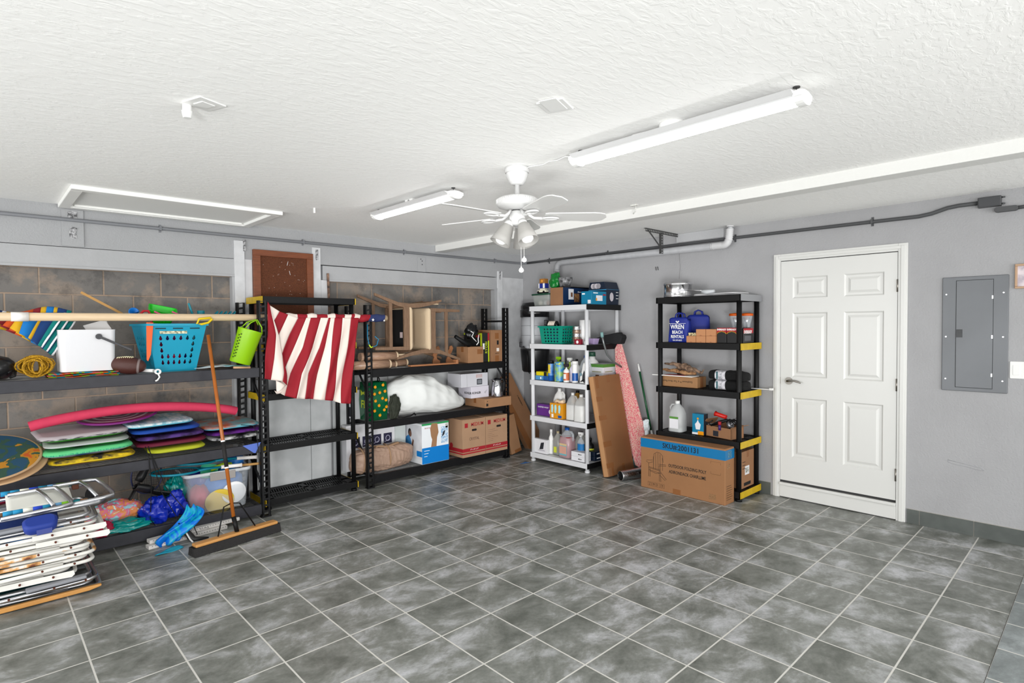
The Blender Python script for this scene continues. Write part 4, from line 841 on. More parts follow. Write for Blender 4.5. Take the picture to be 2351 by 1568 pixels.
# ================================================================== left rack, bottom shelf (deck z .115)
Z3 = .117
t = thing('storage_bin', 'large clear plastic bin full of toys on the bottom shelf', 'storage bin', (1.44, 5.2, Z3), R(-3))
CL = C('clear_plastic', (225, 232, 238), rough=.15, alpha=.3)
b = MB(); loft(b, [(0, .42, .34, .04, 0, 0), (.01, .43, .35, .04, 0, 0), (.30, .47, .39, .04, 0, 0)], capt=False); b.build('tub', CL, t)
b = MB(); loft(b, [(.30, .47, .39, .04, 0, 0), (.302, .50, .42, .045, 0, 0), (.325, .50, .42, .045, 0, 0), (.325, .475, .395, .04, 0, 0)], capb=False, capt=False); b.build('rim', C('cloudy_plastic', (222, 226, 230), rough=.3, alpha=.8), t, solid=.002)
MB().box(-.07, .12, -.218, -.208, .255, .32).build('latch', C('grey_latch', (150, 144, 140), rough=.4), t, bevel=.003)
blob(.06, -.04, .16, .125, .14, 3, .2, 3, 26, z0=.05, sharp=.2).build('blue_bag', C('sky_blue_bag', (30, 130, 224), rough=.4), t)
MB().lathe([(0, 0), (.085, .0), (.095, .01), (.09, .014), (0, .01)], 32, Matrix.Translation((.115, -.165, .125)) @ Euler((R(98), 0, 0)).to_matrix().to_4x4()).build('white_disc', C('white_disc', (238, 238, 240), rough=.4), t)
MB().lathe([(0, 0), (.1, .0), (.11, .012), (.105, .016), (0, .012)], 32, Matrix.Translation((.01, -.15, .07)) @ Euler((R(105), 0, R(-6))).to_matrix().to_4x4()).build('yellow_disc', C('yellow_disc', (240, 206, 60), rough=.4), t)
blob(-.12, -.07, .085, .085, .1, 9, .15, 3, 20, z0=.01).build('red_toy', C('red_pink_toy', (214, 50, 80), rough=.5), t)
blob(-.09, .02, .1, .1, .09, 4, .2, 3, 20, z0=.14).build('navy_bag', C('deep_blue_plastic', (14, 34, 160), rough=.3), t)
b = MB(); loft(b, [(0, .1, .09, .02, 0, 0), (.07, .13, .11, .025, 0, 0), (.07, .12, .1, .02, 0, 0), (.01, .09, .08, .02, 0, 0)], M=Matrix.Translation((-.06, -.06, .29)) @ Euler((R(60), R(10), 0)).to_matrix().to_4x4()); b.build('mint_mould', C('mint_plastic', (80, 214, 170), rough=.4), t)
MB().tube([(-.04, -.1, .325), (.06, -.1, .35), (.12, -.08, .34)], .018, 8).build('lime_toy', C('toy_lime', (190, 224, 30), rough=.4), t)
blob(.19, .06, .07, .08, .07, 6, .15, 3, 18, z0=.27).build('blue_cloth', C('sky_blue_bag', ()), t)
toy('wood_paddle', 'light wooden bat handle sticking out of the clear bin', MB().tube([(-.1, .05, 0), (.05, 0, .0)], .011, 8), C('light_wood', ()), (1.7, 4.99, .452), None, 'bat')
def racket(label, loc, rot, fr, grip):
    t = thing('racket', label, 'racket', loc, rot=rot, group=None)
    pts = [(-.34+.165*math.cos(a)-.0, .125*math.sin(a), 0) for a in [2*math.pi*i/32 for i in range(32)]]
    MB().tube(pts, .009, 8, closed=True).build('frame', fr, t)
    s = MB()
    for k in range(-7, 8):
        y = k*.015; x = .155*math.sqrt(max(0, 1-(y/.12)**2)); s.tube([(-.34-x, y, 0), (-.34+x, y, 0)], .0008, 4)
    for k in range(-9, 10):
        x = k*.016; y = .12*math.sqrt(max(0, 1-(x/.16)**2)); s.tube([(-.34+x, -y, 0), (-.34+x, y, 0)], .0008, 4)
    s.build('strings', C('dark_strings', (40, 40, 46), rough=.5), t)
    MB().tube([(-.19, .05, 0), (-.12, .012, 0), (-.02, .0, 0)], .009, 8).tube([(-.19, -.05, 0), (-.12, -.012, 0), (-.02, 0, 0)], .009, 8).build('throat', fr, t)
    MB().tube([(-.02, 0, 0), (.12, 0, 0), (.135, 0, 0)], [.015, .015, .018], 12).build('grip', grip, t)
    MB().cyl((.135, 0, 0), (.137, 0, 0), .011, n=14).build('cap_badge', RINK, t)
GR = C('white_grip_tape', (228, 224, 220), rough=.6); TF = C('teal_racket_frame', (0, 132, 156), rough=.3)
racket('teal racket with white grip lying on the clear bin, nearer the front', (1.46, 4.98, .475), (0, R(2), R(-8)), TF, GR)
racket('teal racket with white grip lying on the clear bin, further back', (1.62, 5.10, .50), (0, R(3), R(-12)), TF, GR)
t = thing('racket', 'blue-rimmed racket standing upright behind the black fins', 'racket', (.972, 5.25, .44), rot=(0, 0, 0))
MB().tube([(.105*math.cos(a), 0, .135*math.sin(a)) for a in [2*math.pi*i/32 for i in range(32)]], .006, 8, closed=True).build('frame', C('navy_frame', (40, 46, 90), rough=.4), t)
s = MB()
for k in range(-6, 7):
    x = k*.016; z = .13*math.sqrt(max(0, 1-(x/.105)**2)); s.tube([(x, 0, -z), (x, 0, z)], .0008, 4)
    z = k*.019; x = .1*math.sqrt(max(0, 1-(z/.135)**2)); s.tube([(-x, 0, z), (x, 0, z)], .0008, 4)
s.build('strings', C('dark_strings', ()), t)
def fin(label, loc, rot, parent=None):
    t = thing('swim_fin', label, 'swim fin', loc, rot=rot, group=None)
    MB().prism([(0, .03), (.03, .04), (.2, .1), (.24, .06), (.25, 0), (.24, -.06), (.2, -.1), (.03, -.04), (0, -.03)], .012, M=Matrix.Identity(4)).build('blade', C('black_rubber', (28, 28, 30), rough=.45), t, bevel=.003)
    b = MB()
    for y in (-.06, -.03, 0, .03, .06): b.tube([(.05, y*.6, .014), (.23, y*1.3, .014)], .003, 6)
    b.build('ribs', C('black_rubber', ()), t)
    MB().lathe([(.042, 0), (.05, -.04), (.04, -.1), (.035, -.12)], 18, Matrix.Translation((.02, 0, .015)) @ Euler((0, R(90), 0)).to_matrix().to_4x4() @ Matrix.Diagonal((.6, 1, 1, 1))).build('foot_pocket', C('black_rubber', ()), t, solid=.003)
fin('black swim fin standing slanted at the back of the bottom shelf', (.93, 5.2, .43), (R(20), R(60), R(190)))
fin('black swim fin lying over the blue bags, blade to the right', (.95, 5.10, .355), (R(-20), R(25), R(10)))
def bag_blob(name, label, cat, loc, r, m, seed, **k):
    b = blob(0, 0, r[0], r[1], r[2], seed, k.get('amp', .4), k.get('fr', 1.7), 56, sharp=k.get('sharp', .28), flat=k.get('flat', .15)); return tag(b.build(name, m, loc=loc), label, cat)
SH = lambda n, c: C(n, c, rough=.2, spec=.8)
bag_blob('plastic_bag', 'shiny royal blue plastic bag bundle in front of the black fins', 'plastic bag', (.985, 5.03, Z3), (.1, .09, .11), SH('shiny_royal_blue', (10, 44, 190)), 2)
bag_blob('plastic_bag', 'shiny royal blue plastic bag leaning against the clear bin', 'plastic bag', (1.12, 5.06, Z3+.02), (.09, .08, .1), SH('shiny_royal_blue', ()), 8)
bag_blob('plastic_bag', 'crumpled teal plastic bag between blue bag and clear bin', 'plastic bag', (1.15, 5.2, Z3+.03), (.09, .07, .14), SH('shiny_teal', (0, 156, 150)), 5)
bag_blob('plastic_bag', 'flat teal plastic bag under the flowered cloth', 'plastic bag', (.78, 5.02, Z3), (.17, .09, .045), SH('shiny_teal', ()), 7)
bag_blob('beach_bag', 'crumpled pink and turquoise flowered beach cloth on the bottom shelf', 'cloth', (.75, 5.14, Z3+.03), (.2, .12, .095), swirl('flower_print', (150, 206, 214), (226, 120, 150), (236, 150, 90), (200, 226, 228), vs=14), 4, amp=.18, sharp=.3)
bag_blob('cloth_scrap', 'dark red cloth corner sticking out under the flowered cloth', 'cloth', (.64, 4.98, Z3), (.06, .05, .06), C('crimson_cloth', (170, 14, 60), rough=.7), 6)
tag(MB().lathe([(0, 0), (.12, .005), (.16, .04), (.165, .05), (.15, .05), (.11, .015), (0, .01)], 32).build('crimson_basin', C('crimson_plastic', (190, 10, 70), rough=.4), loc=(.09, 5.3, .44), rot=(R(15), 0, 0)), 'crimson round basin edge behind the folded chairs at far left', 'basin')
t = thing('hanging_pouch', 'small black pouch hanging by a cord behind the chair frames', 'pouch', (.60, 5.2, .44))
blob(0, 0, .03, .02, .055, 3, .1, 2, 18, z0=-.12).build('pouch', C('black_fabric', (24, 24, 26), rough=.8), t)
MB().tube([(0, 0, -.02), (-.02, 0, .05), (-.018, 0, .13)], .005, 6).build('cord', BLACK, t)
# swim towel hanging out, white trim boards, fin on floor
t = thing('swim_cloth', 'blue and aqua swim towel tangled over the bottom shelf edge onto the floor', 'towel', (1.08, 4.87, .0))
SW = swirl('blue_swim_print', (0, 116, 220), (20, 170, 206), (10, 130, 226), (210, 232, 240), vs=9)
def sw(u, v):
    x = .11*(1-v)-.07*v+.05*math.sin(v*6); w = .035+.05*math.sin(v*math.pi)
    xx = x+(u-.5)*2*w; return (xx, -.04*math.sin(v*3)-.05*v+.02*math.sin(u*9+v*4), max(.004, .24-.25*v+.015*math.sin(u*12+v*8)))
MB().grid(sw, 16, 30).build('towel', SW, t, solid=.008)
MB().tube([(.02, -.04, .10), (.03, -.06, .06), (.0, -.075, .03), (-.04, -.07, .03), (-.05, -.05, .07), (-.02, -.045, .1)], .014, 8, closed=True).build('loop', SW, t)
tag(MB().grid(lambda u, v: (.1*(v-.5)*1.8, (u-.5)*.07*(1-.6*v), .008+.006*math.sin(v*5+u*3)), 6, 14).build('towel_corner', C('aqua_cloth', (30, 164, 196), rough=.7), loc=(.985, 4.66, .0), rot=(0, 0, R(200)), solid=.006), 'small aqua cloth tip lying on the floor tiles', 'cloth')
t = thing('swim_strap', 'black elastic strap with white edge lying on the floor by the broom', 'strap', (1.15, 4.79, 0))
MB().tube([(-.06, .04, .14), (-.02, .03, .08), (.01, 0, .03), (.03, -.03, .014), (.12, -.06, .012)], [.006, .022, .026, .02, .006], 10).build('strap', C('black_rubber', ()), t)
MB().tube([(-.02, .0, .07), (.0, -.03, .02), (.01, -.06, .005)], .006, 8).build('white_edge', WPL, t)
for k, (l, x0, y0, x1, y1, z) in enumerate((('white slatted trim strip on the floor under the left rack, lower one', .885, 4.83, 1.44, 4.90, 0.0), ('white slatted trim strip with grey lettering lying on top of the lower strip', .90, 4.87, 1.55, 4.95, .028))):
    L = math.hypot(x1-x0, y1-y0); a = math.atan2(y1-y0, x1-x0)
    t = thing('trim_strip', l, 'trim strip', (x0, y0, z), a, 'white trim strips under the left rack')
    MB().box(0, L, -.035, .03, 0, .026).build('strip', C('offwhite_trim', (222, 218, 214), rough=.5), t, bevel=.003)
    b = MB()
    for q in range(28): b.box(.02+q*.02, .028+q*.02, -.0362, -.035, .018, .022)
    tag(b.build('perforation', C('hole_grey', (90, 88, 88)), t), kind='stuff')
    if k: text('Verra', .03, C('faint_ink', (110, 106, 104)), t, (.38, -.0358, .012), 'y', spin=math.pi)
# push broom
t = thing('push_broom', 'push broom with an orange-brown wooden handle leaning on the left rack', 'broom', (1.40, 4.495, 0), math.atan2(.105, .62))
WB = C('broom_block_wood', (222, 160, 90), rough=.5, var=.1, vs=10); BR = C('black_bristles', (44, 42, 42), rough=.95, bump=.8, bs=220)
MB().box(-.31, .31, -.035, .035, .062, .085).build('block', WB, t, bevel=.008)
br = MB(); rnd = random.Random(5); n = 95
for r_i, y in enumerate((-.034, -.018, 0, .018, .034)):
    for k in range(n):
        x = -.325+.65*(k+.5)/n; sp = y*1.3
        br.add([(x-.0042, y*.9-.004, .062), (x+.0042, y*.9-.004, .062), (x+.0042+rnd.uniform(-.002, .002), sp-.008, rnd.uniform(0, .006)), (x-.0042, sp-.008, rnd.uniform(0, .006)), (x-.0042, y*.9+.006, .062), (x+.0042, y*.9+.006, .062), (x+.0042, sp+.008, .003), (x-.0042, sp+.008, .003)], [(0, 1, 2, 3), (4, 5, 6, 7), (0, 3, 7, 4), (1, 2, 6, 5)])
br.build('bristles', BR, t)
inv = Matrix.Rotation(-math.atan2(.105, .62), 3, 'Z')
top = inv @ Vector((1.335-1.40, 4.87-4.495, 1.55)); bot = inv @ Vector((-.012, .02, .15))
ax = top-bot
MB().tube([bot, top], .0135, 14).build('handle', C('varnished_orange_wood', (186, 104, 36), rough=.3, var=.15, vs=10), t)
MB().tube([(0, .0, .08), bot+ax*.03], [.016, .0165], 14).build('ferrule', BLACK, t)
MB().tube([bot+ax*.285, bot+ax*.42], .0146, 14).build('grip_label', INK, t)
for q in (.28, .42): MB().tube([bot+ax*q, bot+ax*(q+.008)], .0152, 14).build('white_band', WINK, t)
for s in (-1, 1): MB().tube([bot+ax*.1, bot+ax*.09+Vector((s*.06, .0, 0)), (s*.14, 0, .088)], .005, 8).build('brace_wire', BLACK, t)
# ================================================================== stack of folded beach chairs
CW = C('rusty_white_tube', (228, 226, 220), rough=.4, bump=.05, bs=40)
def rust_mat():
    m = C('rust_spotted_white_tube', (230, 228, 222), rough=.45); nt = m.node_tree; N = nt.nodes.new; L = nt.links.new
    tc = N('ShaderNodeTexCoord'); no = N('ShaderNodeTexNoise'); no.inputs['Scale'].default_value = 9; no.inputs['Detail'].default_value = 6; r = N('ShaderNodeValToRGB'); L(tc.outputs['Object'], no.inputs[0]); L(no.outputs[0], r.inputs[0])
    e = r.color_ramp.elements; e[0].position = .50; e[0].color = lin((230, 228, 222)); e[1].position = .64; e[1].color = lin((110, 56, 22)); k = e.new(.56); k.color = lin((214, 160, 96)); L(r.outputs[0], nt.nodes['Principled BSDF'].inputs['Base Color']); return m
RUST = rust_mat(); OW = C('honey_wood', (220, 158, 84), rough=.45, var=.12, vs=12); GP = C('grey_ribbed_plastic', (136, 138, 144), rough=.5); RIV = C('rusty_rivet', (96, 50, 36), rough=.6, metal=.4)
FAB = {'white': C('white_mesh_fabric', (222, 222, 214), rough=.8), 'blue': C('azure_fabric', (10, 120, 214), rough=.7), 'navy': C('navy_fabric', (26, 62, 140), rough=.7), 'teal': C('teal_chair_fabric', (20, 100, 104), rough=.7), 'stripe': swirl('awning_fabric', (30, 150, 200), (30, 70, 200), (150, 200, 60), (220, 224, 214), vs=6)}
def folded(label, loc, rz, tilt, tubem, fab, r=.0105, gap=.033, arm='plate', xr=.0, woodarm=False):
    """a folded low beach chair lying flat: two nested U frames, cross bars, sling, arm rests"""
    t = thing('folded_beach_chair', label, 'beach chair', loc, 0, 'folded beach chairs piled at left', rot=(tilt[0], tilt[1], rz))
    for k, (xa, xb, w, z) in enumerate(((-.75, .0, .25, .013), (-.68, -.03, .22, gap))):
        rr = .055; c = [(xa, -w, z), (xb-rr, -w, z)]
        for q in range(1, 6): a = -math.pi/2+q*math.pi/2/6; c.append((xb-rr+rr*math.cos(a), -w+rr+rr*math.sin(a), z))
        c += [(xb, -w+rr, z), (xb, w-rr, z)]
        for q in range(1, 6): a = q*math.pi/2/6; c.append((xb-rr+rr*math.cos(a), w-rr+rr*math.sin(a), z))
        c += [(xb-rr, w, z), (xa, w, z)]
        MB().tube(c, r, 10).build('frame', tubem, t)
    b = MB(); b.grid(lambda u, v: (-.68+.5*u, -.2+.4*v, gap*.55+.008*math.sin(u*7)), 14, 8, 0); b.build('sling', fab, t, solid=.004)
    MB().tube([(-.62, -.24, gap+.01), (-.15, -.235, gap-.006)], r*.9, 8).build('leg_tube', tubem, t)
    MB().tube([(-.62, .24, gap+.01), (-.15, .235, gap-.006)], r*.9, 8).build('leg_tube', tubem, t)
    for y in (-.268, .268):
        if arm == 'plate': MB().prism([(-.34, -.016), (-.1, -.02), (.0, -.026), (.015, -.012), (.01, .012), (-.34, .014)], .004, M=Matrix.Translation((xr, y, gap*.7)) @ FY).build('side_plate', tubem, t, bevel=.001)
        elif arm == 'pad': MB().box(-.46+xr, -.18+xr, y-.03, y+.025, gap+.004, gap+.022).build('armrest', GP, t, bevel=.006)
        elif arm == 'wood': MB().prism([(-.8, -.018), (-.05, -.012), (.01, .0), (.01, .012), (-.05, .014), (-.8, .012)], .026, M=Matrix.Translation((xr, y, gap*.6)) @ FY).build('armrest', OW, t, bevel=.005)
        for x in (-.45, -.25, -.1): MB().cyl((x+xr*.3, y-.014, gap*.7), (x+xr*.3, y-.004, gap*.7), .006, n=8).build('rivet', RIV, t)
    return t
cy = 4.545
specs = [('beach chair with honey-coloured wooden arms at the very bottom of the pile', .005, .54, -2, ALU, 'teal', 'wood', 0),
 ('aluminium beach chair with ribbed grey armrests, second from the floor', .065, .52, 1, ALU, 'teal', 'pad', .12),
 ('white-framed beach chair with broad white side plates, third from the floor', .125, .43, -3, CW, 'teal', 'plate', -.02),
 ('white-framed beach chair with plain bent tubes, fourth from the floor', .18, .50, 2, CW, 'teal', None, 0),
 ('rust-streaked white beach chair, lower of the two very rusty ones', .23, .52, -1, RUST, 'white', None, 0),
 ('rust-streaked white beach chair, upper of the two very rusty ones', .28, .49, 1, RUST, 'white', None, 0),
 ('white-framed beach chair with long pointed side plates above the rusty ones', .33, .585, -2, CW, 'white', 'plate', 0),
 ('white-framed beach chair with bright blue sling', .38, .55, 2, CW, 'blue', 'plate', 0)]
for l, z, x, rz, tm, fb, ar, xr in specs:
    folded(l, (x, cy+(.02 if 'wood' in str(ar) else 0), z), R(rz), (0, R(-.5)), tm, FAB[fb], arm=ar, xr=xr)
ch = folded('aluminium beach chair with navy cup holder and grey armrests near the top', (.54, cy+.02, .435), R(-2), (R(1), R(-2)), ALU, FAB['navy'], arm='pad', xr=-.1)
b = MB(); loft(b, [(.0, .13, .09, .03, 0, 0), (.01, .15, .1, .035, 0, 0), (.05, .16, .105, .04, 0, 0), (.062, .13, .08, .03, 0, 0)]); 
cu = b.build('cup_holder', C('navy_pouch', (26, 56, 150), rough=.6), ch, loc=(-.27, -.28, .025), rot=(R(25), 0, 0), label='navy zip pouch')
MB().box(-.02, .05, -.055, -.05, .0, .035).build('zip_flap', C('slate_blue_flap', (84, 96, 170), rough=.6), cu)
# top chair with curved aluminium arms and colourful fabric
t = thing('folded_beach_chair', 'topmost beach chair with striped canvas and looped aluminium arms', 'beach chair', (.25, 4.60, .50), 0, 'folded beach chairs piled at left')
MB().tube([(-.3, -.2, 0), (.12, -.2, .01), (.3, -.19, .01), (.33, -.16, .02)], .0125, 10).build('frame', ALU, t)
MB().tube([(-.3, .2, .03), (.3, .2, .05)], .0125, 10).build('frame', ALU, t)
for dx, y in ((.0, -.17), (.22, -.12)):
    MB().tube([(-.12+dx, y+.2, .095), (.07+dx, y+.2, .1), (.11+dx, y+.18, .1), (.135+dx, y+.1, .08), (.165+dx, y-.02, .045), (.16+dx, y-.05, .035), (.1+dx, y-.06, .03), (-.16+dx, y-.06, .02)], .013, 10).build('arm_loop', ALU, t)
    MB().tube([(.02+dx, y+.19, .1), (.05+dx, y+.1, .08), (.08+dx, y-.04, .04)], .011, 10).build('arm_strut', ALU, t)
b = MB(); b.grid(lambda u, v: (-.13+.31*u, -.16+.28*v, .03+.05*v+.01*math.sin(u*3)), 12, 8, 0); b.build('mesh_panel', FAB['white'], t, solid=.004)
bands = [(30, 150, 200), (30, 150, 200), (226, 226, 214), (30, 70, 200), (0, 130, 170), (120, 180, 230), (130, 200, 30), (0, 120, 130)]
for y, z in ((-.17, .03), (.125, .085)):
    b = MB()
    for k in range(8): b.tube([(-.15+.045*k, y, z), (-.15+.045*(k+1), y, z)], .016, 12, m=k)
    b.build('striped_canvas_roll', [C('canvas_%s' % w, c, rough=.7) for w, c in zip(('sky', 'sky', 'cream', 'royal', 'sea', 'pale_blue', 'lime', 'teal'), bands)], t)
MB().tube([(-.2, -.17, .03), (-.15, -.17, .03)], .012, 10).tube([(.21, -.17, .03), (.25, -.17, .03)], .013, 10).build('wooden_rod', C('brown_rod', (150, 104, 70), rough=.5), t)
MB().box(.2, .235, .09, .16, .05, .1).build('leather_joint', C('brown_leather', (116, 62, 40), rough=.6), t, bevel=.004)
# clear bottle-crate tray under the chairs
t = thing('plastic_tray', 'thin grey plastic-framed chair seat frame sticking out at the right of the pile', 'frame', (.5, 4.5, .015))
MB().tube([(-.3, -.17, 0), (.0, -.17, 0), (.04, -.14, 0), (.05, .12, 0), (.04, .2, 0), (.0, .22, 0), (-.3, .22, 0)], .011, 8).build('frame', C('smoky_grey_plastic', (120, 124, 126), rough=.3), t)
# ================================================================== the flag
FR, FW_ = C('flag_red', (158, 10, 32), rough=.75, bump=.06, bs=300), C('flag_white', (236, 222, 212), rough=.75, bump=.06, bs=300)
FB = C('flag_blue', (36, 48, 92), rough=.8)
t = thing('flag', 'red and white striped flag hanging crumpled from the wooden pole', 'flag', (0, 0, 0))
K = [[(2.678, 1.69), (2.627, 1.409), (2.586, 1.165), (2.575, 0.921), (2.568, 0.883)], [(2.595, 1.69), (2.552, 1.411), (2.507, 1.17), (2.477, 0.937), (2.473, 0.897)], [(2.509, 1.69), (2.463, 1.414), (2.43, 1.175), (2.407, 0.943), (2.403, 0.926)], [(2.432, 1.69), (2.386, 1.417), (2.348, 1.181), (2.319, 0.951), (2.319, 0.94)], [(2.392, 1.69), (2.33, 1.418), (2.264, 1.186), (2.221, 0.957)], [(2.372, 1.69), (2.278, 1.42), (2.168, 1.192), (2.132, 0.968)], [(2.297, 1.69), (2.206, 1.422), (2.095, 1.197), (2.045, 0.983)], [(2.204, 1.69), (2.123, 1.425), (2.014, 1.202), (1.96, 1.011)], [(2.163, 1.69), (2.047, 1.427), (1.952, 1.217), (1.885, 1.031), (1.866, 1.066)]]
def fy(x, z):
    w = max(0, min(1, (1.7-z)/.35)); s = (x-2.25)+(1.7-z)*.42
    n = mnoise.noise(Vector((s*3.2, z*1.6, 2)))
    return 4.958-w*(.018*math.sin(s*24+math.sin(z*5)*1.1)+.012*math.sin(s*51+z*4)+.02*n)-.01*w
b = MB()
for i in range(8): strip(b, K[i], K[i+1], 0 if i % 2 == 0 else 1, 40, 8, fy)
strip(b, [(2.089, 1.69), (2.009, 1.542), (1.927, 1.359)], [(2.163, 1.69), (2.047, 1.427), (1.952, 1.217)], 0, 24, 8, fy)
strip(b, [(2.001, 1.717), (1.902, 1.516)], [(2.089, 1.69), (2.009, 1.542), (1.927, 1.359)], 1, 24, 8, fy)
strip(b, [(1.926, 1.744), (1.87, 1.649)], [(2.001, 1.717), (1.902, 1.516)], 0, 20, 6, fy)
strip(b, [(1.839, 1.798), (1.87, 1.649)], [(1.926, 1.744), (1.87, 1.649)], 1, 16, 6, fy)
b.build('hanging_cloth', [FR, FW_], t, solid=.002)
def fy2(x, z): return 4.90+.04*max(0, (z-1.4))/.4-.012*math.sin(x*40+z*6)-.008*math.sin(z*17)
b = MB()
strip(b, [(1.819, 1.825), (1.805, 1.545), (1.779, 1.326), (1.763, 1.179)], [(1.839, 1.798), (1.871, 1.544), (1.853, 1.345), (1.822, 1.163)], 0, 36, 6, fy2)
strip(b, [(1.839, 1.798), (1.871, 1.544), (1.853, 1.345), (1.822, 1.163)], [(1.87, 1.649), (1.902, 1.516), (1.927, 1.359), (1.927, 1.218), (1.912, 1.147)], 1, 36, 6, fy2)
strip(b, [(1.902, 1.516), (1.927, 1.359), (1.927, 1.218), (1.912, 1.147)], [(1.902, 1.516), (1.929, 1.358), (1.958, 1.205), (1.956, 1.106)], 0, 24, 3, fy2)
strip(b, [(1.868, 1.155), (1.877, 1.054)], [(1.956, 1.106), (1.888, 1.053)], 1, 8, 5, lambda x, z: fy2(x, z)+.02)
b.build('folded_corner', [FR, FW_], t, solid=.002)
xs = [1.99, 2.089, 2.177, 2.268, 2.367, 2.443, 2.533, 2.60, 2.633, 2.694, 2.80]; cc = [1, 0, 1, 0, 1, 0, 1, 0, 1, 0]
b = MB()
for i in range(10):
    for a, c in ((xs[i], (xs[i]+xs[i+1])/2), ((xs[i]+xs[i+1])/2, xs[i+1])):
        def fn(u, v, a=a, c=c, k=i):
            x = a+(c-a)*u; an = 2*math.pi*v; r = .036+.004*math.sin(x*31+an)+.003*math.sin(x*60); xx = x+.018*math.sin(an)*(1 if k > 5 else .4)
            return (xx, 5.005+r*math.cos(an), 1.69+r*math.sin(an))
        b.grid(fn, 4, 20, cc[i])
b.build('rolled_edge', [FR, FW_], t)
b = MB()
b.grid(lambda u, v: (2.795+.17*u+.01*math.sin(2*math.pi*v), 5.005+(.037+.003*math.sin(u*9+v*12))*math.cos(2*math.pi*v), 1.69+(.037+.003*math.sin(u*9+v*12))*math.sin(2*math.pi*v)), 10, 20)
cn = b.build('blue_canton', FB, t)
def star(r, M): return MB().prism([((r if i % 2 == 0 else r*.4)*math.sin(math.pi*i/5), (r if i % 2 == 0 else r*.4)*math.cos(math.pi*i/5)) for i in range(10)], .001, M=M)
star(.017, Matrix.Translation((2.83, 4.965, 1.672)) @ FY).build('star', WINK, cn)
star(.012, Matrix.Translation((2.955, 4.968, 1.665)) @ FY).build('star', WINK, cn)
# ================================================================== middle rack, top shelf (deck z 1.18)
ZA, ZB, ZC = 1.18, .657, .125
OAK = C('greyed_oak', (128, 100, 78), rough=.5, var=.2, vs=14, sc=(1, 1, 6)); LIN = C('beige_linen', (206, 184, 154), rough=.9, bump=.15, bs=500, var=.05, vs=200)
def dining_chair(label, M):
    t = thing('dining_chair', label, 'dining chair', (0, 0, 0), group='two upholstered chairs interlocked on the rack'); t.matrix_world = M
    P = MB
    for s in (-1, 1):
        b = P(); pts = [(s*.175, .345, .0), (s*.175, .30, .13), (s*.175, .252, .27), (s*.175, .235, .40), (s*.175, .24, .52), (s*.175, .262, .66), (s*.175, .30, .82)]
        rs = [.014, .017, .021, .024, .022, .019, .012]
        base = MB()
        for i in range(len(pts)-1):
            (x, y, z), (x2, y2, z2) = pts[i], pts[i+1]; a, c = rs[i], rs[i+1]
            base.add([(x-.013, y-a, z), (x+.013, y-a, z), (x+.013, y+a, z), (x-.013, y+a, z), (x-.013, y2-c, z2), (x+.013, y2-c, z2), (x+.013, y2+c, z2), (x-.013, y2+c, z2)], [(0, 1, 5, 4), (1, 2, 6, 5), (2, 3, 7, 6), (3, 0, 4, 7)]+([(0, 3, 2, 1)] if i == 0 else [])+([(4, 5, 6, 7)] if i == len(pts)-2 else []))
        base.build('back_leg', OAK, t, bevel=.003)
        b = P(); b.add([(s*.175-.014, -.215, 0), (s*.175+.014, -.215, 0), (s*.175+.014, -.187, 0), (s*.175-.014, -.187, 0), (s*.175-.02, -.228, .4), (s*.175+.02, -.228, .4), (s*.175+.02, -.188, .4), (s*.175-.02, -.188, .4)], [(0, 3, 2, 1), (4, 5, 6, 7), (0, 1, 5, 4), (1, 2, 6, 5), (2, 3, 7, 6), (3, 0, 4, 7)])
        b.build('front_leg', OAK, t, bevel=.003)
        P().box(s*.175-.01, s*.175+.01, -.2, .27, .165, .20).build('side_stretcher', OAK, t, bevel=.002)
        P().box(s*.18-.012, s*.18+.012, -.2, .23, .335, .40).build('side_rail', OAK, t, bevel=.002)
    P().box(-.18, .18, -.225, -.20, .335, .40).build('front_rail', OAK, t, bevel=.002)
    P().box(-.18, .18, .215, .24, .335, .40).build('back_rail', OAK, t, bevel=.002)
    b = P(); loft(b, [(.402, .40, .45, .03, 0, 0), (.418, .41, .46, .035, 0, 0), (.44, .39, .44, .04, 0, 0), (.448, .3, .34, .05, 0, 0)]); b.build('seat_cushion', LIN, t)
    P().prism([(-.12, -.2), (.12, -.2), (.165, -.13), (.165, .13), (.12, .2), (-.12, .2), (-.165, .13), (-.165, -.13)], .006, z0=.385).build('dust_cover', C('black_dust_cover', (14, 14, 15), rough=.9), t)
    P().box(-.08, -.03, -.10, -.04, .383, .385).build('tag', C('paper_tag', (220, 200, 200)), t)
    P().box(-.16, .16, .255, .275, .62, .80).build('back_panel', LIN, t, bevel=.006)
    P().box(-.17, .17, .27, .295, .74, .80).build('top_rail', OAK, t, bevel=.004)
    return t
dining_chair('grey oak chair lying forward, its black underside toward the camera', Matrix(((0, 0, 1, 2.93), (1, 0, 0, 5.285), (0, 1, 0, 1.585), (0, 0, 0, 1))))
dining_chair('grey oak chair with its beige linen seat facing left, right of its twin', Matrix(((0, 0, -1, 4.00), (1, 0, 0, 5.285), (0, -1, 0, 1.575), (0, 0, 0, 1))))
LOG = C('wrapped_striped_wood', (196, 160, 132), rough=.3, col2=(150, 116, 96), vs=18, sc=(1, 9, 9))
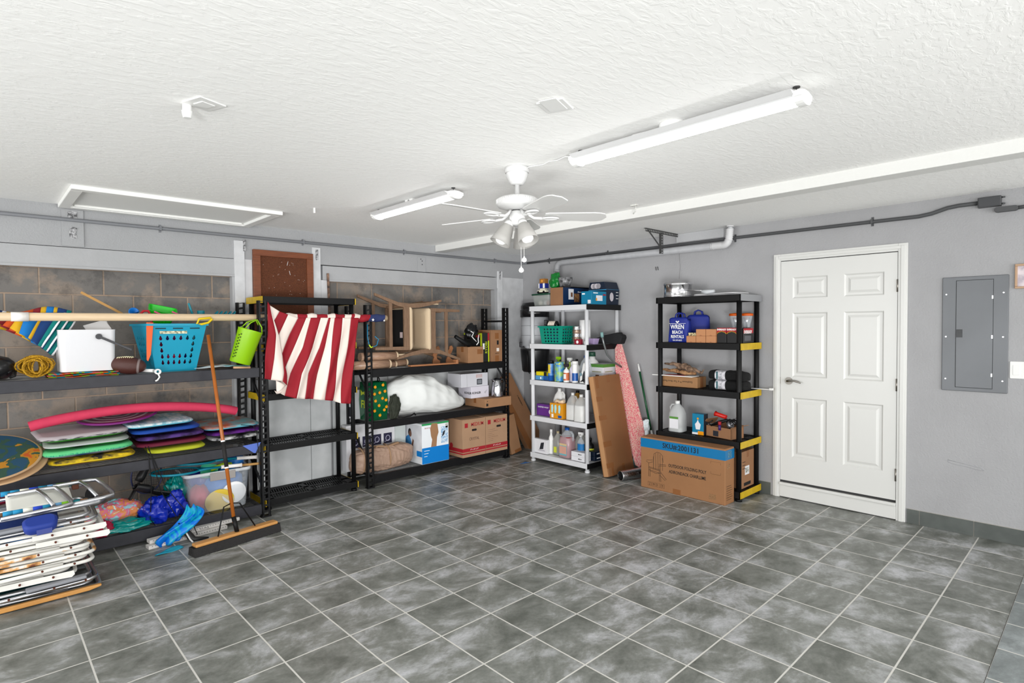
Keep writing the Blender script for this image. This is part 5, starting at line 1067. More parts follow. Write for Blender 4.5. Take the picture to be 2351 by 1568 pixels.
for l, x1, y, z, r in (('clear-wrapped wooden roll lying on top of the three others', 3.20, 5.145, ZA+.125, .043), ('clear-wrapped wooden roll, thickest and nearest the shelf edge', 3.10, 5.115, ZA+.045, .043), ('clear-wrapped wooden roll, thinnest, in the bottom row', 3.22, 5.19, ZA+.034, .032), ('clear-wrapped wooden roll with a white end at the back of the row', 3.40, 5.265, ZA+.038, .037)):
    t = thing('wood_roll', l, 'wooden roll', (0, y, z), group='wrapped wooden rolls on the rack')
    MB().tube([(x1-.42, 0, 0), (x1, 0, 0)], r, 20).build('roll', LOG, t)
    q = Matrix.Translation((x1, 0, 0)) @ Euler((0, R(90), 0)).to_matrix().to_4x4()
    MB().lathe([(0, .004), (r*.75, .004), (r*1.03, -.001), (r*1.03, -.02)], 24, q).build('end_wrap', C('crinkled_film', (222, 196, 164), rough=.2), t)
    if r in (.043, .037) and 'nearest' not in l: MB().cyl((x1+.003, 0, 0), (x1+.005, 0, 0), r*.68, n=20).build('end_disc', C('white_end_disc', (238, 232, 222), rough=.5), t)
for l, x, y, s in (('carved orange-brown wooden scroll bracket behind the chair leg', 3.80, 5.36, 1), ('carved orange-brown wooden scroll bracket beside the small open carton', 3.99, 5.36, -1)):
    tag(MB().prism([(0, 0), (.1, 0), (.1, .03), (.06, .05), (.05, .09), (.08, .12), (.1, .17), (.08, .2), (.05, .19), (.045, .16), (.02, .14), (.0, .1), (.02, .07), (0, .03)], .02, M=Matrix.Translation((0, 0, 0)) @ FY).build('wooden_bracket', C('orange_brown_wood', (176, 118, 78), rough=.5), loc=(x, y, ZA), bevel=.003), l, 'bracket', group='carved wooden brackets')
tag(MB().box(-.3, .32, -.03, .03, 0, .018).box(.3, .33, -.035, .035, 0, .05).build('wood_plank', C('orange_brown_wood', ()), loc=(3.63, 5.11, ZA+.001), bevel=.005), 'light brown wooden slat with a raised end lying along the shelf edge', 'slat')
bx = box_thing('cardboard_box', 'small open tan carton with black bags on it, top shelf of the middle rack', 'box', (4.225, 5.20, ZA), (.225, .22, .185), 0, CARD2)
decal(bx, .02, .10, .10, .155, -.11, TAPE, 'side_tape')
tag(MB().tube([(-.13, 0, .075), (.0, 0, 0), (.07, -.01, -.03)], [.02, .028, .026], 10).build('umbrella_case', BLACK, loc=(4.08, 5.12, ZA+.235)), 'black umbrella case poking up from the small open carton', 'case')
bf = blob(0, 0, .085, .06, .09, 12, .35, 2.2, 36, sharp=.25); o = bf.build('foil_bag', C('black_shiny_bag', (16, 16, 18), rough=.25), None, (4.21, 5.15, ZA+.275)); tag(o, 'crumpled black bag with white crinkled edges on the small open carton', 'bag')
MB().tube([(-.06, -.06, .09), (-.02, -.064, .07), (-.05, -.068, .03), (-.02, -.068, .0), (.02, -.066, -.03)], .005, 6).build('white_edge', WPL, o)
MB().tube([(.07, -.05, .05), (.05, -.06, .0), (.06, -.055, -.04), (.03, -.055, -.07)], .006, 6).build('white_edge', WPL, o)
bx = box_thing('tool_box_carton', 'black and lime-green printed tool carton behind the small open carton', 'box', (4.402, 5.29, ZA), (.115, .34, .34), 0, C('black_printed_card', (28, 30, 30), rough=.45), tape=False)
LG = C('lime_green_print', (204, 222, 30), rough=.45)
decal(bx, -.17, .17, .32, .34, -.0575, LG, 'green_frame', 'x-'); decal(bx, -.17, -.14, .0, .32, -.0575, LG, 'green_frame', 'x-')
decal(bx, .035, .052, .0, .30, -.17, LG, 'green_stripe'); decal(bx, -.045, -.02, .15, .22, -.17, WINK, 'white_label'); decal(bx, .03, .055, .25, .34, -.1705, RINK, 'red_label')
text('RYOBI', .05, LG, bx, (.008, -.1708, .17), 'y', spin=R(90))
decal(bx, -.13, -.06, .29, .325, -.0582, RINK, 'red_label', 'x-')
bx = box_thing('cardboard_box', 'tall narrow brown carton at the right end of the rack top', 'box', (4.555, 5.28, ZA), (.17, .37, .375), 0, CARD)
for z in (.0, .27): decal(bx, -.03, .03, z, z+.07, -.185, TAPE, 'corner_tape')
decal(bx, -.005, .035, .12, .16, -.185, C('pale_label', (226, 216, 206)), 'label'); decal(bx, .0, .03, .20, .25, -.185, INK, 'stamp'); text('NIXICA', .018, INK, bx, (.0, -.1862, .095), 'y')
t = thing('cord_tangle', 'small tangle of blue and yellow cord hanging by the left post', 'cord', (2.86, 5.04, 1.45))
MB().tube([(-.05, 0, .18), (-.05, 0, .05), (-.03, 0, -.04), (-.01, 0, -.05), (.05, -.0, -.03), (.07, 0, .03), (.03, 0, .06)], .004, 6).build('blue_cord', C('teal_cord', (0, 140, 190), rough=.5), t)
MB().tube([(-.04, -.01, -.02), (-.02, -.01, -.05), (-.0, -.01, -.04)], .007, 6).build('yellow_clip', C('neon_yellow', (200, 230, 40), rough=.5), t)
# ================================================================== middle rack, middle shelf
t = thing('tote_bag', 'green shopping bag printed with small oranges on the middle rack', 'shopping bag', (2.975, 5.235, ZB))
GB = C('glossy_dark_green', (0, 98, 56), rough=.25, bump=.2, bs=12)
b = MB(); loft(b, [(0, .21, .19, .012, 0, 0), (.2, .222, .21, .012, 0, 0), (.385, .215, .17, .012, 0, 0)], capt=False); b.build('bag', GB, t, solid=.002)
OR = C('orange_print', (250, 160, 10), rough=.3); LF = C('leaf_print', (90, 170, 40), rough=.3)
for i, (x, z) in enumerate([(-.04, .34), (.05, .355), (.01, .28), (-.05, .27), (.07, .29), (.04, .22), (-.04, .20), (.0, .15), (.08, .2), (.06, .1), (-.05, .1), (.01, .05), (.085, .13)][:13]):
    yy = -.101-.006*math.sin(z*8)-.002
    o = MB().cyl((x, yy, z), (x, yy-.004, z), .015, n=14).build('orange', OR, t)
    MB().prism([(-.006, .012), (.0, .022), (.012, .02), (.004, .012)], .001, M=Matrix.Translation((x, yy-.003, z)) @ FY).build('leaf', LF, o)
text('FL', .11, LG, t, (-.1125, 0, .16), M=FX, bold=.002)
MB().prism([(-.05, 0), (0, .02), (.05, -.01), (.06, .02), (.02, .045), (-.02, .035), (-.06, .06)], .001, M=Matrix.Translation((-.112, .0, .25)) @ FX).build('state_shape', LG, t)
MB().tube([(.03, -.08, .385), (.035, -.06, .42), (.03, -.04, .44), (.04, -.02, .39)], .006, 6).build('drawstring', BLACK, t)
bx = box_thing('product_box', 'white carton with black camera pictograms behind the green bag', 'box', (3.01, 5.42, ZB), (.38, .13, .30), 0, C('white_carton', (222, 222, 226), rough=.5), tape=False)
decal(bx, -.05, .05, .02, .12, -.19, C('dark_print', (36, 38, 46)), 'pictogram', 'x-'); decal(bx, -.06, .065, .2, .3, -.19, C('dark_print', ()), 'dark_band', 'x-')
# comforter
def comf(u, v):
    x = 3.10+1.04*u; a = v*2*math.pi
    P = [(0, .16), (.1, .195), (.3, .22), (.5, .20), (.75, .145), (.92, .078), (1.01, .05)]
    for (u0, h0), (u1, h1) in zip(P, P[1:]):
        if u0 <= u <= u1: q = (u-u0)/(u1-u0); q = q*q*(3-2*q); hz = h0+(h1-h0)*q; break
    hy = .20*(math.sin(max(.0, min(1, u))*math.pi)**.35+.02)
    n = mnoise.noise(Vector((x*3.2, math.cos(a)*1.2, math.sin(a)*1.2))); n2 = mnoise.noise(Vector((x*8+math.sin(a)*2, math.cos(a)*3, math.sin(a)*3+5)))
    fold = .026*math.sin(x*17+3.2*math.sin(a+.6)+2.5*mnoise.noise(Vector((x*2, a, 1))))+.02*math.sin(x*41-4*math.cos(a)); fold *= max(0, math.sin(a)*.6+.55)
    k = 1.03+.10*n-.05*abs(n2)+fold; e = math.sin(u*math.pi)**.2 if 0 < u < 1 else 0
    sg = lambda q, p: math.copysign(abs(q)**p, q)
    y = 5.25+hy*sg(math.cos(a), .8)*k*(.4+.6*e); z = ZB+hz*.98+hz*sg(math.sin(a), .85)*k*(.3+.7*e)
    return (x+.05*math.sin(a)*(u-.5), y, max(ZB+.004, z))
tag(MB().grid(comf, 130, 90).build('comforter', C('white_comforter', (222, 224, 222), rough=.85, bump=.15, bs=14)), 'big rumpled white comforter on the middle shelf of the rack', 'comforter')
bag_blob('dark_jacket', 'dark olive cloth stuffed between the green bag and the comforter', 'cloth', (3.135, 5.10, ZB), (.06, .045, .13), C('dark_olive_cloth', (44, 48, 38), rough=.85), 3)
tag(MB().tube([(3.16, 5.055, ZB+.02), (3.22, 5.05, ZB+.012), (3.30, 5.045, ZB+.02), (3.34, 5.04, ZB+.04), (3.36, 5.05, ZB+.02)], .009, 8).build('black_strap', BLACK), 'black strap curled on the shelf edge under the comforter', 'strap')
bx = box_thing('cardboard_box', 'flat brown carton overhanging the right end of the middle shelf', 'box', (4.475, 5.17, ZB), (.41, .37, .105), 0, CARD2)
decal(bx, -.19, -.16, .02, .05, -.185, INK, 'barcode'); decal(bx, -.175, -.165, .07, .08, -.185, INK, 'mark')
PC = C('pale_lilac_carton', (214, 210, 220), rough=.5)
bx = box_thing('product_box', 'pale carton with black brand lettering, lower of two on the flat carton', 'box', (4.325, 5.26, ZB+.105), (.27, .24, .135), 0, PC, tape=False)
text('KOHLER', .034, INK, bx, (-.055, -.1206, .06), 'y', bold=.001); text('KOHLER', .034, INK, bx, (-.1356, -.06, .06), 'x', bold=.001)
MB().prism([(0, 0), (.05, .03), (.02, -.02)], .001, M=Matrix.Translation((.06, -.1206, .06)) @ FY).build('swoosh', C('light_grey_print', (180, 178, 186)), bx)
bx = box_thing('product_box', 'larger pale carton with a black appliance picture, upper of two', 'box', (4.255, 5.28, ZB+.2405), (.40, .26, .155), 0, C('light_grey_carton', (204, 204, 210), rough=.45), tape=False)
d = decal(bx, .03, .11, .02, .085, -.13, C('dark_print', ()), 'appliance_picture'); decal(bx, .04, .10, .03, .075, -.1307, C('grey_print', (120, 124, 130)), 'screen')
for k in range(5): decal(bx, .02+k*.02, .028+k*.02, .10, .14, -.13, C('faint_red_print', (206, 150, 140)), 'print_line')
decal(bx, -.12, -.118, 0, .155, -.13, C('grey_print', ()), 'fold_line')
t = thing('kettle', 'stainless kettle with black handle standing on the flat brown carton', 'kettle', (4.53, 5.07, ZB+.105))
SS = C('stainless_steel', (176, 176, 180), rough=.22, metal=1)
MB().lathe([(0, 0), (.07, 0), (.072, .01), (.068, .1), (.055, .19), (.05, .2), (0, .2)], 28).build('body', SS, t)
MB().lathe([(0, .225), (.02, .224), (.048, .205), (.05, .198), (0, .198)], 28).build('lid', C('black_gloss', (22, 22, 24), rough=.25), t)
MB().tube([(.045, 0, .20), (.085, -.01, .205), (.098, -.012, .16), (.095, -.012, .08), (.07, -.005, .03)], [.012, .015, .016, .014, .01], 10).build('handle', C('black_gloss', ()), t)
MB().prism([(-.05, .17), (-.095, .215), (-.045, .205)], .03, M=Matrix.Translation((0, .015, 0)) @ FY).build('spout', SS, t, bevel=.004)
MB().tube([(-.04, -.06, .14), (-.08, -.05, .13), (-.09, -.045, .07), (-.07, -.06, .02)], .0035, 6).build('cord', BLACK, t)
MB().box(.0, .045, -.071, -.064, .06, .17).build('black_panel', C('black_gloss', ()), t, bevel=.003)
# ================================================================== middle rack, bottom shelf
bx = box_thing('product_box', 'large white carton with dark round pictograms behind the taupe duffel', 'box', (3.03, 5.425, ZC), (.58, .10, .47), 0, C('white_carton', ()), tape=False)
NV = C('navy_print', (34, 32, 62))
for x in (-.19, -.06, .06, .19):
    d = decal(bx, x-.05, x+.05, .23, .34, -.05, NV, 'pictogram'); 
    MB().tube([(x+.025*math.cos(a), -.052, .285+.03*math.sin(a)) for a in [2*math.pi*i/14 for i in range(14)]], .003, 5, closed=True).tube([(x-.04, -.052, .25), (x+.02, -.052, .27)], .003, 5).build('line_drawing', C('lilac_line', (206, 204, 226)), d)
bx = box_thing('product_box', 'plain pale grey-green carton left of the blue and white carton', 'box', (3.37, 5.42, ZC), (.13, .12, .44), 0, C('sage_carton', (196, 204, 202), rough=.5), tape=False)
# big blue/white box with a person picture on its left side
t = box_thing('product_box', 'white and bright blue appliance carton with a torn-off label', 'box', (3.635, 5.27, ZC), (.355, .38, .435), 0, C('bright_white_carton', (232, 236, 240), rough=.4), tape=False)
BL = C('bright_blue_print', (0, 134, 222), rough=.4)
decal(t, -.1775, .1775, .003, .175, -.19, BL, 'blue_panel'); decal(t, -.1775, .1775, .415, .435, -.19, C('green_print', (40, 160, 90)), 'green_band')
MB().prism([(-.05, .0), (.02, .0), (.03, .1), (.05, .15), (.035, .25), (-.04, .255), (-.06, .2), (-.05, .12), (-.035, .08)], .001, M=Matrix.Translation((-.01, -.1903, .175)) @ FY).build('torn_patch', CARD2, t)
decal(t, .075, .165, .20, .38, -.19, C('pale_blue_print', (120, 176, 224), col2=(214, 228, 240), vs=60), 'info_panel')
MB().prism([(0, 0), (.03, .02), (.045, .07), (.015, .05)], .002, M=Matrix.Translation((.085, -.191, .27)) @ FY).build('device_picture', C('dark_print', ()), t)
decal(t, .135, .168, .36, .41, -.19, C('barcode_print', (230, 230, 220), col2=(60, 60, 60), vs=90, sc=(4, 1, 1)), 'barcode')
text('BOSCH', .022, RINK, t, (-.105, -.1908, .385), 'y'); 
for k in range(3): decal(t, -.15, -.15+.07-k*.015, .14-k*.03, .145-k*.03, -.1908, WINK, 'white_line')
SK = C('brown_skin_print', (120, 78, 58)); 
decal(t, -.19, .19, .05, .415, -.1775, C('pale_photo_print', (208, 210, 216), col2=(226, 228, 232), vs=5), 'photo_panel', 'x-'); 
MB().prism([(-.10, 0), (.0, 0), (.02, .12), (-.02, .2), (-.08, .17), (-.12, .08)], .001, M=Matrix.Translation((-.1786, .03, .10)) @ FX).build('printed_blue_shirt', C('shirt_blue_print', (60, 140, 204)), t)
MB().prism([(.02*math.cos(2*math.pi*i/16)*1.5, .042*math.sin(2*math.pi*i/16)) for i in range(16)], .001, M=Matrix.Translation((-.1795, .04, .325)) @ FX).build('printed_hair', INK, t)
MB().prism([(.02*math.cos(2*math.pi*i/16)*1.2, .034*math.sin(2*math.pi*i/16)) for i in range(16)], .001, M=Matrix.Translation((-.18, .028, .31)) @ FX).build('printed_face', SK, t)
MB().prism([(0, 0), (.05, .14), (.07, .12), (.03, 0)], .001, M=Matrix.Translation((-.18, .03, .12)) @ FX).build('printed_arm', SK, t)
decal(t, -.19, -.09, .08, .14, -.1783, BL, 'blue_caption', 'x-')
# medium moving boxes
MC = C('moving_box_cardboard', (186, 148, 116), rough=.8, var=.06, vs=6)
for i, (x0, x1, l) in enumerate(((3.955, 4.29, 'MEDIUM moving box with CRYSTAL written on it, bottom shelf'), (4.296, 4.635, 'MEDIUM moving box with a handwritten list, at the shelf right end'))):
    w = x1-x0; t = box_thing('moving_box', l, 'box', ((x0+x1)/2, 5.2, ZC), (w, .38, .425), 0, MC, group='red-printed moving boxes', tape=False)
    MB().rbox((-.02, .0, .428), (w*.96, .36, .004), (R(1.5), R(1.2), 0)).build('flap', MC, t)
    for z0, z1 in ((.035, .05), (.06, .10)):
        decal(t, -w/2, w/2, z0, z1, -.19, RINK, 'red_band')
        if i == 0: decal(t, -.19, .19, z0, z1, -w/2, RINK, 'red_band', 'x-')
    decal(t, -w/2+.03, -w/2+.075, .335, .385, -.19, RINK, 'red_square'); text('MEDIUM', .058, RINK, t, (.045, -.1906, .362), 'y', bold=.0006, sx=.85)
    text('17" x 16" x 17"', .02, WINK, t, (0, -.1915, .08), 'y')
    MB().prism(rrect(.07, .024, .011), .002, M=Matrix.Translation((.0+.03*i, -.1897, .30)) @ FY).build('hand_hole', C('dark_hole', (26, 20, 18)), t)
    if i == 0:
        text('CRYSTAL', .045, C('marker_ink', (96, 70, 60)), t, (.0, -.1906, .2), 'y', sx=.8)
        MB().cyl((-w/2-.001, .02, .12), (-w/2-.0005, .02, .12), .03, n=18).build('round_logo', RINK, t)
    else:
        for k in range(7): decal(t, -.13, -.13+.1+.05*math.sin(k*2), .27-k*.022, .272-k*.022, -.19, C('marker_ink', ()), 'handwriting_line')
# duffel
t = thing('duffel_bag', 'taupe folded-chair duffel bag lying on the bottom shelf', 'duffel bag', (3.02, 5.24, ZC))
def duf(u, v):
    x = -.31+.71*u; a = v*2*math.pi; e = (1-abs(2*u-1)**7)**.4 if 0 < u < 1 else 0
    sg = lambda q, p: math.copysign(abs(q)**p, q)
    k = 1+.12*mnoise.noise(Vector((x*5, math.cos(a)*1.5, math.sin(a)*1.5)))-.16*abs(mnoise.noise(Vector((x*11+math.sin(a)*4, math.cos(a)*2.5, 4))))-.09*abs(mnoise.noise(Vector((x*22-a, math.sin(a)*4, 9))))
    return (x+.01*math.sin(a), .115*sg(math.cos(a), .7)*k*e-.005, max(.003, .125+.125*sg(math.sin(a), .7)*k*(.25+.75*e)))
MB().grid(duf, 110, 70).build('bag', C('taupe_nylon', (164, 136, 118), rough=.55, bump=.1, bs=30), t)
ST = C('taupe_strap', (176, 140, 108), rough=.7)
for x in (-.21, .08): MB().tube([(x, .122*math.cos(a), .128+.128*math.sin(a)) for a in [R(q) for q in range(80, 330, 18)]], .009, 6).build('webbing_strap', ST, t)
MB().tube([(-.06, -.06, .25), (-.04, -.07, .262), (.08, -.05, .235), (.20, -.06, .262), (.22, -.05, .25)], .012, 8).build('handle', ST, t)
MB().tube([(-.14, -.03, .25), (-.12, -.03, .285), (-.09, -.03, .262), (.02, -.06, .245)], .01, 8).build('handle', ST, t)
# dirty floor corner and cartons leaning beyond the rack
t = thing('carton', 'long flat brown carton leaning diagonally behind the white shelf', 'box', (5.06, 5.28, .52), rot=(R(0), R(-33), 0))
MB().box(-.14, .14, -.045, .045, -.55, .50).build('body', CARD, t, bevel=.006)
MB().box(-.141, -.06, -.0457, -.045, -.55, .5).build('tape', TAPE, t)
for z in (0, .03): text('STORM WIND', .022, INK, t, (.075, -.0462, .12-z), 'y', spin=R(-90))
t = thing('carton', 'narrow brown carton standing tilted beside the rack end', 'box', (4.90, 5.16, .0), rot=(R(-4), R(-11), 0))
MB().box(-.08, .09, -.035, .035, 0.02, .50).build('body', CARD2, t, bevel=.004)
MB().box(-.02, .09, -.0357, -.035, .02, .06).build('tape', TAPE, t)
# ================================================================== right wall group; fronts face the room (-x)
RW = R(-90)
def rthing(name, label, cat, x, y, z, group=None, rz=0): return thing(name, label, cat, (x, y, z), RW+rz, group)
def rbox(name, label, cat, x0, x1, y0, y1, z, h, m, group=None, tape=False, rz=0):
    return box_thing(name, label, cat, ((x0+x1)/2, (y0+y1)/2, z), (y1-y0, x1-x0, h), RW+rz, m, group, tape)
def bottle(label, x, y, z, r, h, mb, mc, ml=None, lab=(.2, .65), kind='bottle', neck=.35, capr=None, trig=None, group=None, name='bottle', flat=1, art=None):
    t = rthing(name, label, kind, x, y, z, group); hs = h*.72 if neck < .9 else h*.9; capr = capr or r*neck
    F = Matrix.Diagonal((1, flat, 1, 1))
    MB().lathe([(0, 0), (r*.92, 0), (r, r*.1), (r, hs*.86), (r*.86, hs*.95), (capr*1.0, hs*1.06 if neck < .9 else hs), (capr*.85, h*.86), (0, h*.86)], 22, F).build('body', mb, t)
    if ml: MB().lathe([(r*1.01, hs*lab[0]), (r*1.012, hs*lab[1])], 22, F).build('label', ml, t)
    if art: MB().lathe([(r*1.016, hs*(lab[0]+.12)), (r*1.016, hs*(lab[1]-.1))], 10, F, a0=R(215), a1=R(300)).build('label_art', art, t)
    if trig:
        c = MB(); c.cyl((0, 0, h*.84), (0, 0, h*.9), capr*1.1, n=14); c.prism([(-.035, 0), (-.03, -.014), (.0, -.012), (.03, -.02), (.036, 0), (.03, .014), (-.03, .012)], .018, M=Matrix.Translation((0, .009, h*.96)) @ FY).tube([(-.02, 0, h*.95), (-.03, 0, h*.9), (-.026, 0, h*.86)], .004, 6); c.build('trigger', trig, t)
    else: MB().lathe([(0, h), (capr*.95, h), (capr*1.05, h*.985), (capr*1.1, h*.85), (0, h*.85)], 18, F).build('cap', mc, t)
    return t
def jug(label, x, y, z, w, d, h, mb, mc, ml=None, fillm=None, fill=.75, lab=(.15, .5), labw=.7, hs=1, group=None, art=None, rz=0):
    t = rthing('jug', label, 'jug', x, y, z, group, rz); b = MB()
    S = [(0, w*.93, d*.93, w*.2, 0, 0), (.008, w, d, w*.25, 0, 0), (h*.58, w, d, w*.3, 0, 0), (h*.76, w*.78, d*.78, w*.33, 0, 0), (h*.88, w*.36, d*.36, w*.17, 0, 0), (h*.93, w*.27, w*.27, w*.13, 0, 0)]
    if fillm is not None:
        i = [s for s in S if s[0] <= h*fill]; i = [(a, q*.97, e*.97, f, 0, 0) for a, q, e, f, _, _ in i]+[(h*fill, i[-1][1]*(.97 if fill < .6 else .85), i[-1][2]*(.97 if fill < .6 else .85), i[-1][3], 0, 0)]
        i[0] = (.002,)+i[0][1:]; c = MB(); loft(c, i); c.build('liquid', fillm, t)
    loft(b, S, capt=False); b.build('body', mb, t)
    MB().tube([(w*.16*hs, 0, h*.87), (w*.38*hs, 0, h*.86), (w*.5*hs, 0, h*.78), (w*.49*hs, 0, h*.62), (w*.42*hs, 0, h*.54)], [w*.06, w*.07, w*.075, w*.075, w*.06], 10).build('handle', mb, t)
    MB().lathe([(w*.15, h*.91), (w*.15, h), (w*.13, h), (0, h)], 18).build('cap', mc, t)
    if ml:
        l = decal(t, -w*labw/2, w*labw/2, h*lab[0], h*lab[1], -d/2-.0005, ml, 'label')
        if art: decal(t, -w*labw/2, w*labw/2, h*(lab[1]-.07), h*lab[1], -d/2-.0013, art, 'label_band')
    return t
WT = C('white_carton', ()); NB = C('navy_carton', (14, 44, 84), rough=.4); TB = C('teal_carton', (0, 128, 168), rough=.4); MILK = C('milky_plastic', (226, 226, 224), rough=.35, alpha=.38); MLQ = C('milky_liquid', (236, 236, 234), rough=.5)
T1, T2, T3, T4, T5 = 1.829, 1.391, .964, .541, .104
# ------------------------------------------------------------------ top
t = rthing('storage_tote', 'small clear tote with dark green lid on top of the white shelf', 'storage box', 4.97, 4.65, T1)
b = MB(); loft(b, [(0, .25, .22, .03, 0, 0), (.13, .28, .25, .03, 0, 0)], capt=False); b.build('tub', C('smoky_clear', (176, 180, 176), rough=.3, alpha=.6), t)
b = MB(); loft(b, [(.13, .285, .255, .03, 0, 0), (.132, .30, .27, .03, 0, 0), (.148, .30, .27, .03, 0, 0), (.15, .27, .24, .03, 0, 0)]); b.build('lid', C('dark_green_lid', (28, 70, 52), rough=.4), t)
for x, c in ((-.05, (236, 230, 214)), (.03, (226, 226, 226)), (.08, (210, 120, 100))): MB().lathe([(0, 0), (.025, .01), (.033, .035), (.02, .062), (0, .066)], 14, Matrix.Translation((x, -.06, .006))).build('contents', C('bits_%d' % c[0], c), t)
zt = T1+.1505
t = rthing('toy_car', 'little white toy car standing on the green-lidded tote', 'toy', 4.90, 4.66, zt)
MB().box(-.07, .07, -.03, .03, .015, .04).box(-.03, .05, -.025, .025, .04, .062).build('body', C('cream_toy', (226, 222, 200), rough=.4), t, bevel=.008)
for x in (-.045, .045): MB().cyl((x, -.034, .016), (x, .034, .016), .016, n=16).build('wheels', BLACK, t)
t = rbox('small_box', 'blue and white little box stacked on the toy car', 'box', 4.87, 4.94, 4.60, 4.70, zt+.063, .055, C('toy_blue_box', (30, 50, 150), rough=.4)); decal(t, .02, .05, 0, .055, -.035, WINK, 'white_panel'); decal(t, -.05, -.035, 0, .055, -.035, WINK, 'white_panel')
t = rbox('small_box', 'golden-brown little box with a ball, topmost on the tote', 'box', 4.87, 4.94, 4.61, 4.685, zt+.119, .055, C('golden_box', (176, 118, 52), rough=.5)); MB().lathe([(0, -.02), (.014, -.014), (.02, 0), (.014, .014), (0, .02)], 16, Matrix.Translation((0, -.03, .028))).build('ball', C('amber_ball', (226, 150, 50), rough=.3), t)
t = rbox('product_box', 'open navy printed box with a plain brown end on the white shelf top', 'box', 4.85, 5.36, 4.30, 4.49, T1, .205, NB)
decal(t, -.096, .096, 0, .205, -.2555, CARD, 'brown_end')
def side(t, w, d, x0, x1, z0, z1, m, name='print', out=.0008): return MB().box(w/2, w/2+out, x0, x1, z0, z1).build(name, m, t)   # on the face toward -y (local +x)
side(t, .19, .51, -.16, -.07, .07, .19, WT, 'white_label'); side(t, .19, .51, -.12, -.09, .10, .15, C('brown_picture', (120, 76, 50)), 'picture', .0015); side(t, .19, .51, -.06, .03, .04, .14, C('warm_photo', (176, 128, 80), col2=(90, 60, 40), vs=30), 'photo')
text('choose the right shade', .022, WINK, t, (.0962, .10, .16), M=Matrix.Rotation(R(90), 4, 'Z') @ FY)
MB().box(-.09, .12, -.25, .25, .205, .208).build('open_flap', C('dark_flap', (30, 26, 28)), t, rot=(0, R(-4), 0))
t = rbox('product_box', 'bright teal box with a white light picture at the shelf front corner', 'box', 4.88, 5.14, 3.915, 4.06, T1, .145, TB)
decal(t, -.06, -.02, .11, .125, -.13, WINK, 'white_text'); decal(t, .02, .06, .01, .05, -.13, WT, 'picture')
side(t, .145, .26, -.05, .06, .04, .10, WT, 'lamp_picture'); side(t, .145, .26, -.1, -.02, .12, .13, WINK, 'white_text'); side(t, .145, .26, .07, .12, .10, .115, RINK, 'orange_tag'); side(t, .145, .26, -.055, -.035, .04, .07, C('orange_print', ()), 'orange_mark', .0016)
t = rthing('product_box', 'large navy box of round ceiling lights behind the teal box', 'box', 5.275, 4.06, T1)
MB().prism([(-.12, 0), (.12, 0), (.135, .17), (.10, .26), (-.10, .26), (-.12, .17)], .24, M=Matrix.Translation((0, .12, 0)) @ FY).build('body', C('midnight_carton', (16, 30, 50), rough=.4), t, bevel=.002)
MB().box(-.119, .134, -.121, .1205, .165, .175).build('light_blue_band', C('light_blue_band', (60, 150, 200), rough=.4), t)
for k in range(4):
    MB().prism([(.03*math.cos(2*math.pi*i/20), .03*math.sin(2*math.pi*i/20)) for i in range(20)], .001+.0004*k, M=Matrix.Translation((-.055+.027*k, -.12, .215)) @ FY).build('ring_picture', C('pale_ring_print', (196, 190, 196), rough=.5) if k % 2 == 0 else C('grey_ring_print', (150, 146, 152)), t)
MB().prism([(.035*math.cos(2*math.pi*i/20), .05*math.sin(2*math.pi*i/20)) for i in range(20)], .001, M=Matrix.Translation((.132, -.02, .09)) @ Matrix.Rotation(R(90), 4, 'Z') @ FY).build('ring_picture', C('pale_ring_print', ()), t)
for k in range(3): side(t, .265, .24, .06, .10, .14-.035*k, .146-.035*k, WINK, 'white_text', .003)
t = rthing('bowl', 'dark crinkled foil bowl on the open navy box', 'bowl', 4.95, 4.35, T1+.209)
MB().lathe([(0, 0), (.06, 0), (.075, .05), (.085, .11), (.08, .11), (.07, .05), (0, .01)], 28).build('bowl', C('dark_marbled_foil', (60, 60, 62), rough=.3, col2=(140, 140, 142), vs=24), t)
bag_blob('gift_bag', 'clear bag with bright green wrapping beside the dark bowl', 'bag', (4.92, 4.475, T1+.207), (.05, .075, .09), C('green_foil', (20, 130, 50), rough=.2), 3, sharp=.15)
bag_blob('film_bag', 'grey crinkled film bag behind the toy boxes', 'bag', (5.05, 4.58, T1+.152), (.06, .05, .13), C('grey_film', (110, 106, 104), rough=.2), 6, sharp=.2)
# ------------------------------------------------------------------ tier 2
t = rthing('plastic_basket', 'sea-green plastic basket with round holes on the second tier', 'basket', 4.955, 4.49, T2)
SG = C('sea_green_plastic', (0, 152, 128), rough=.4); lo, hi = ring(.155, .09, 0), ring(.185, .11, .2)
b = MB(); b.add(lo, [(0, 3, 2, 1)])
mid = ring(.158, .092, .012); top_ = ring(.18, .107, .185)
perf(b, [mid[0], mid[1], top_[1], top_[0]], 7, 5, (.3, .3), skip=lambda i, j: i in (0, 6)); perf(b, [mid[1], mid[2], top_[2], top_[1]], 5, 5, (.3, .3)); perf(b, [mid[2], mid[3], top_[3], top_[2]], 7, 5, (.3, .3)); perf(b, [mid[3], mid[0], top_[0], top_[3]], 5, 5, (.3, .3)); wallq(b, lo, mid); wallq(b, top_, hi)
b.build('body', SG, t, solid=.002)
b = MB(); o, i_ = ring(.196, .12, .205), ring(.18, .106, .205); wallq(b, ring(.196, .12, .19), o); wallq(b, o, i_); b.build('rim', SG, t, solid=.002)
blob(0, 0, .15, .085, .09, 5, .1, 3, 20, z0=.01).build('contents', C('mixed_dark_contents', (60, 80, 150), rough=.6, col2=(40, 50, 50), vs=20), t)['kind'] = 'stuff'
t = rthing('sandal', 'striped white and black slipper lying in the sea-green basket', 'slipper', 4.93, 4.53, T2+.21)
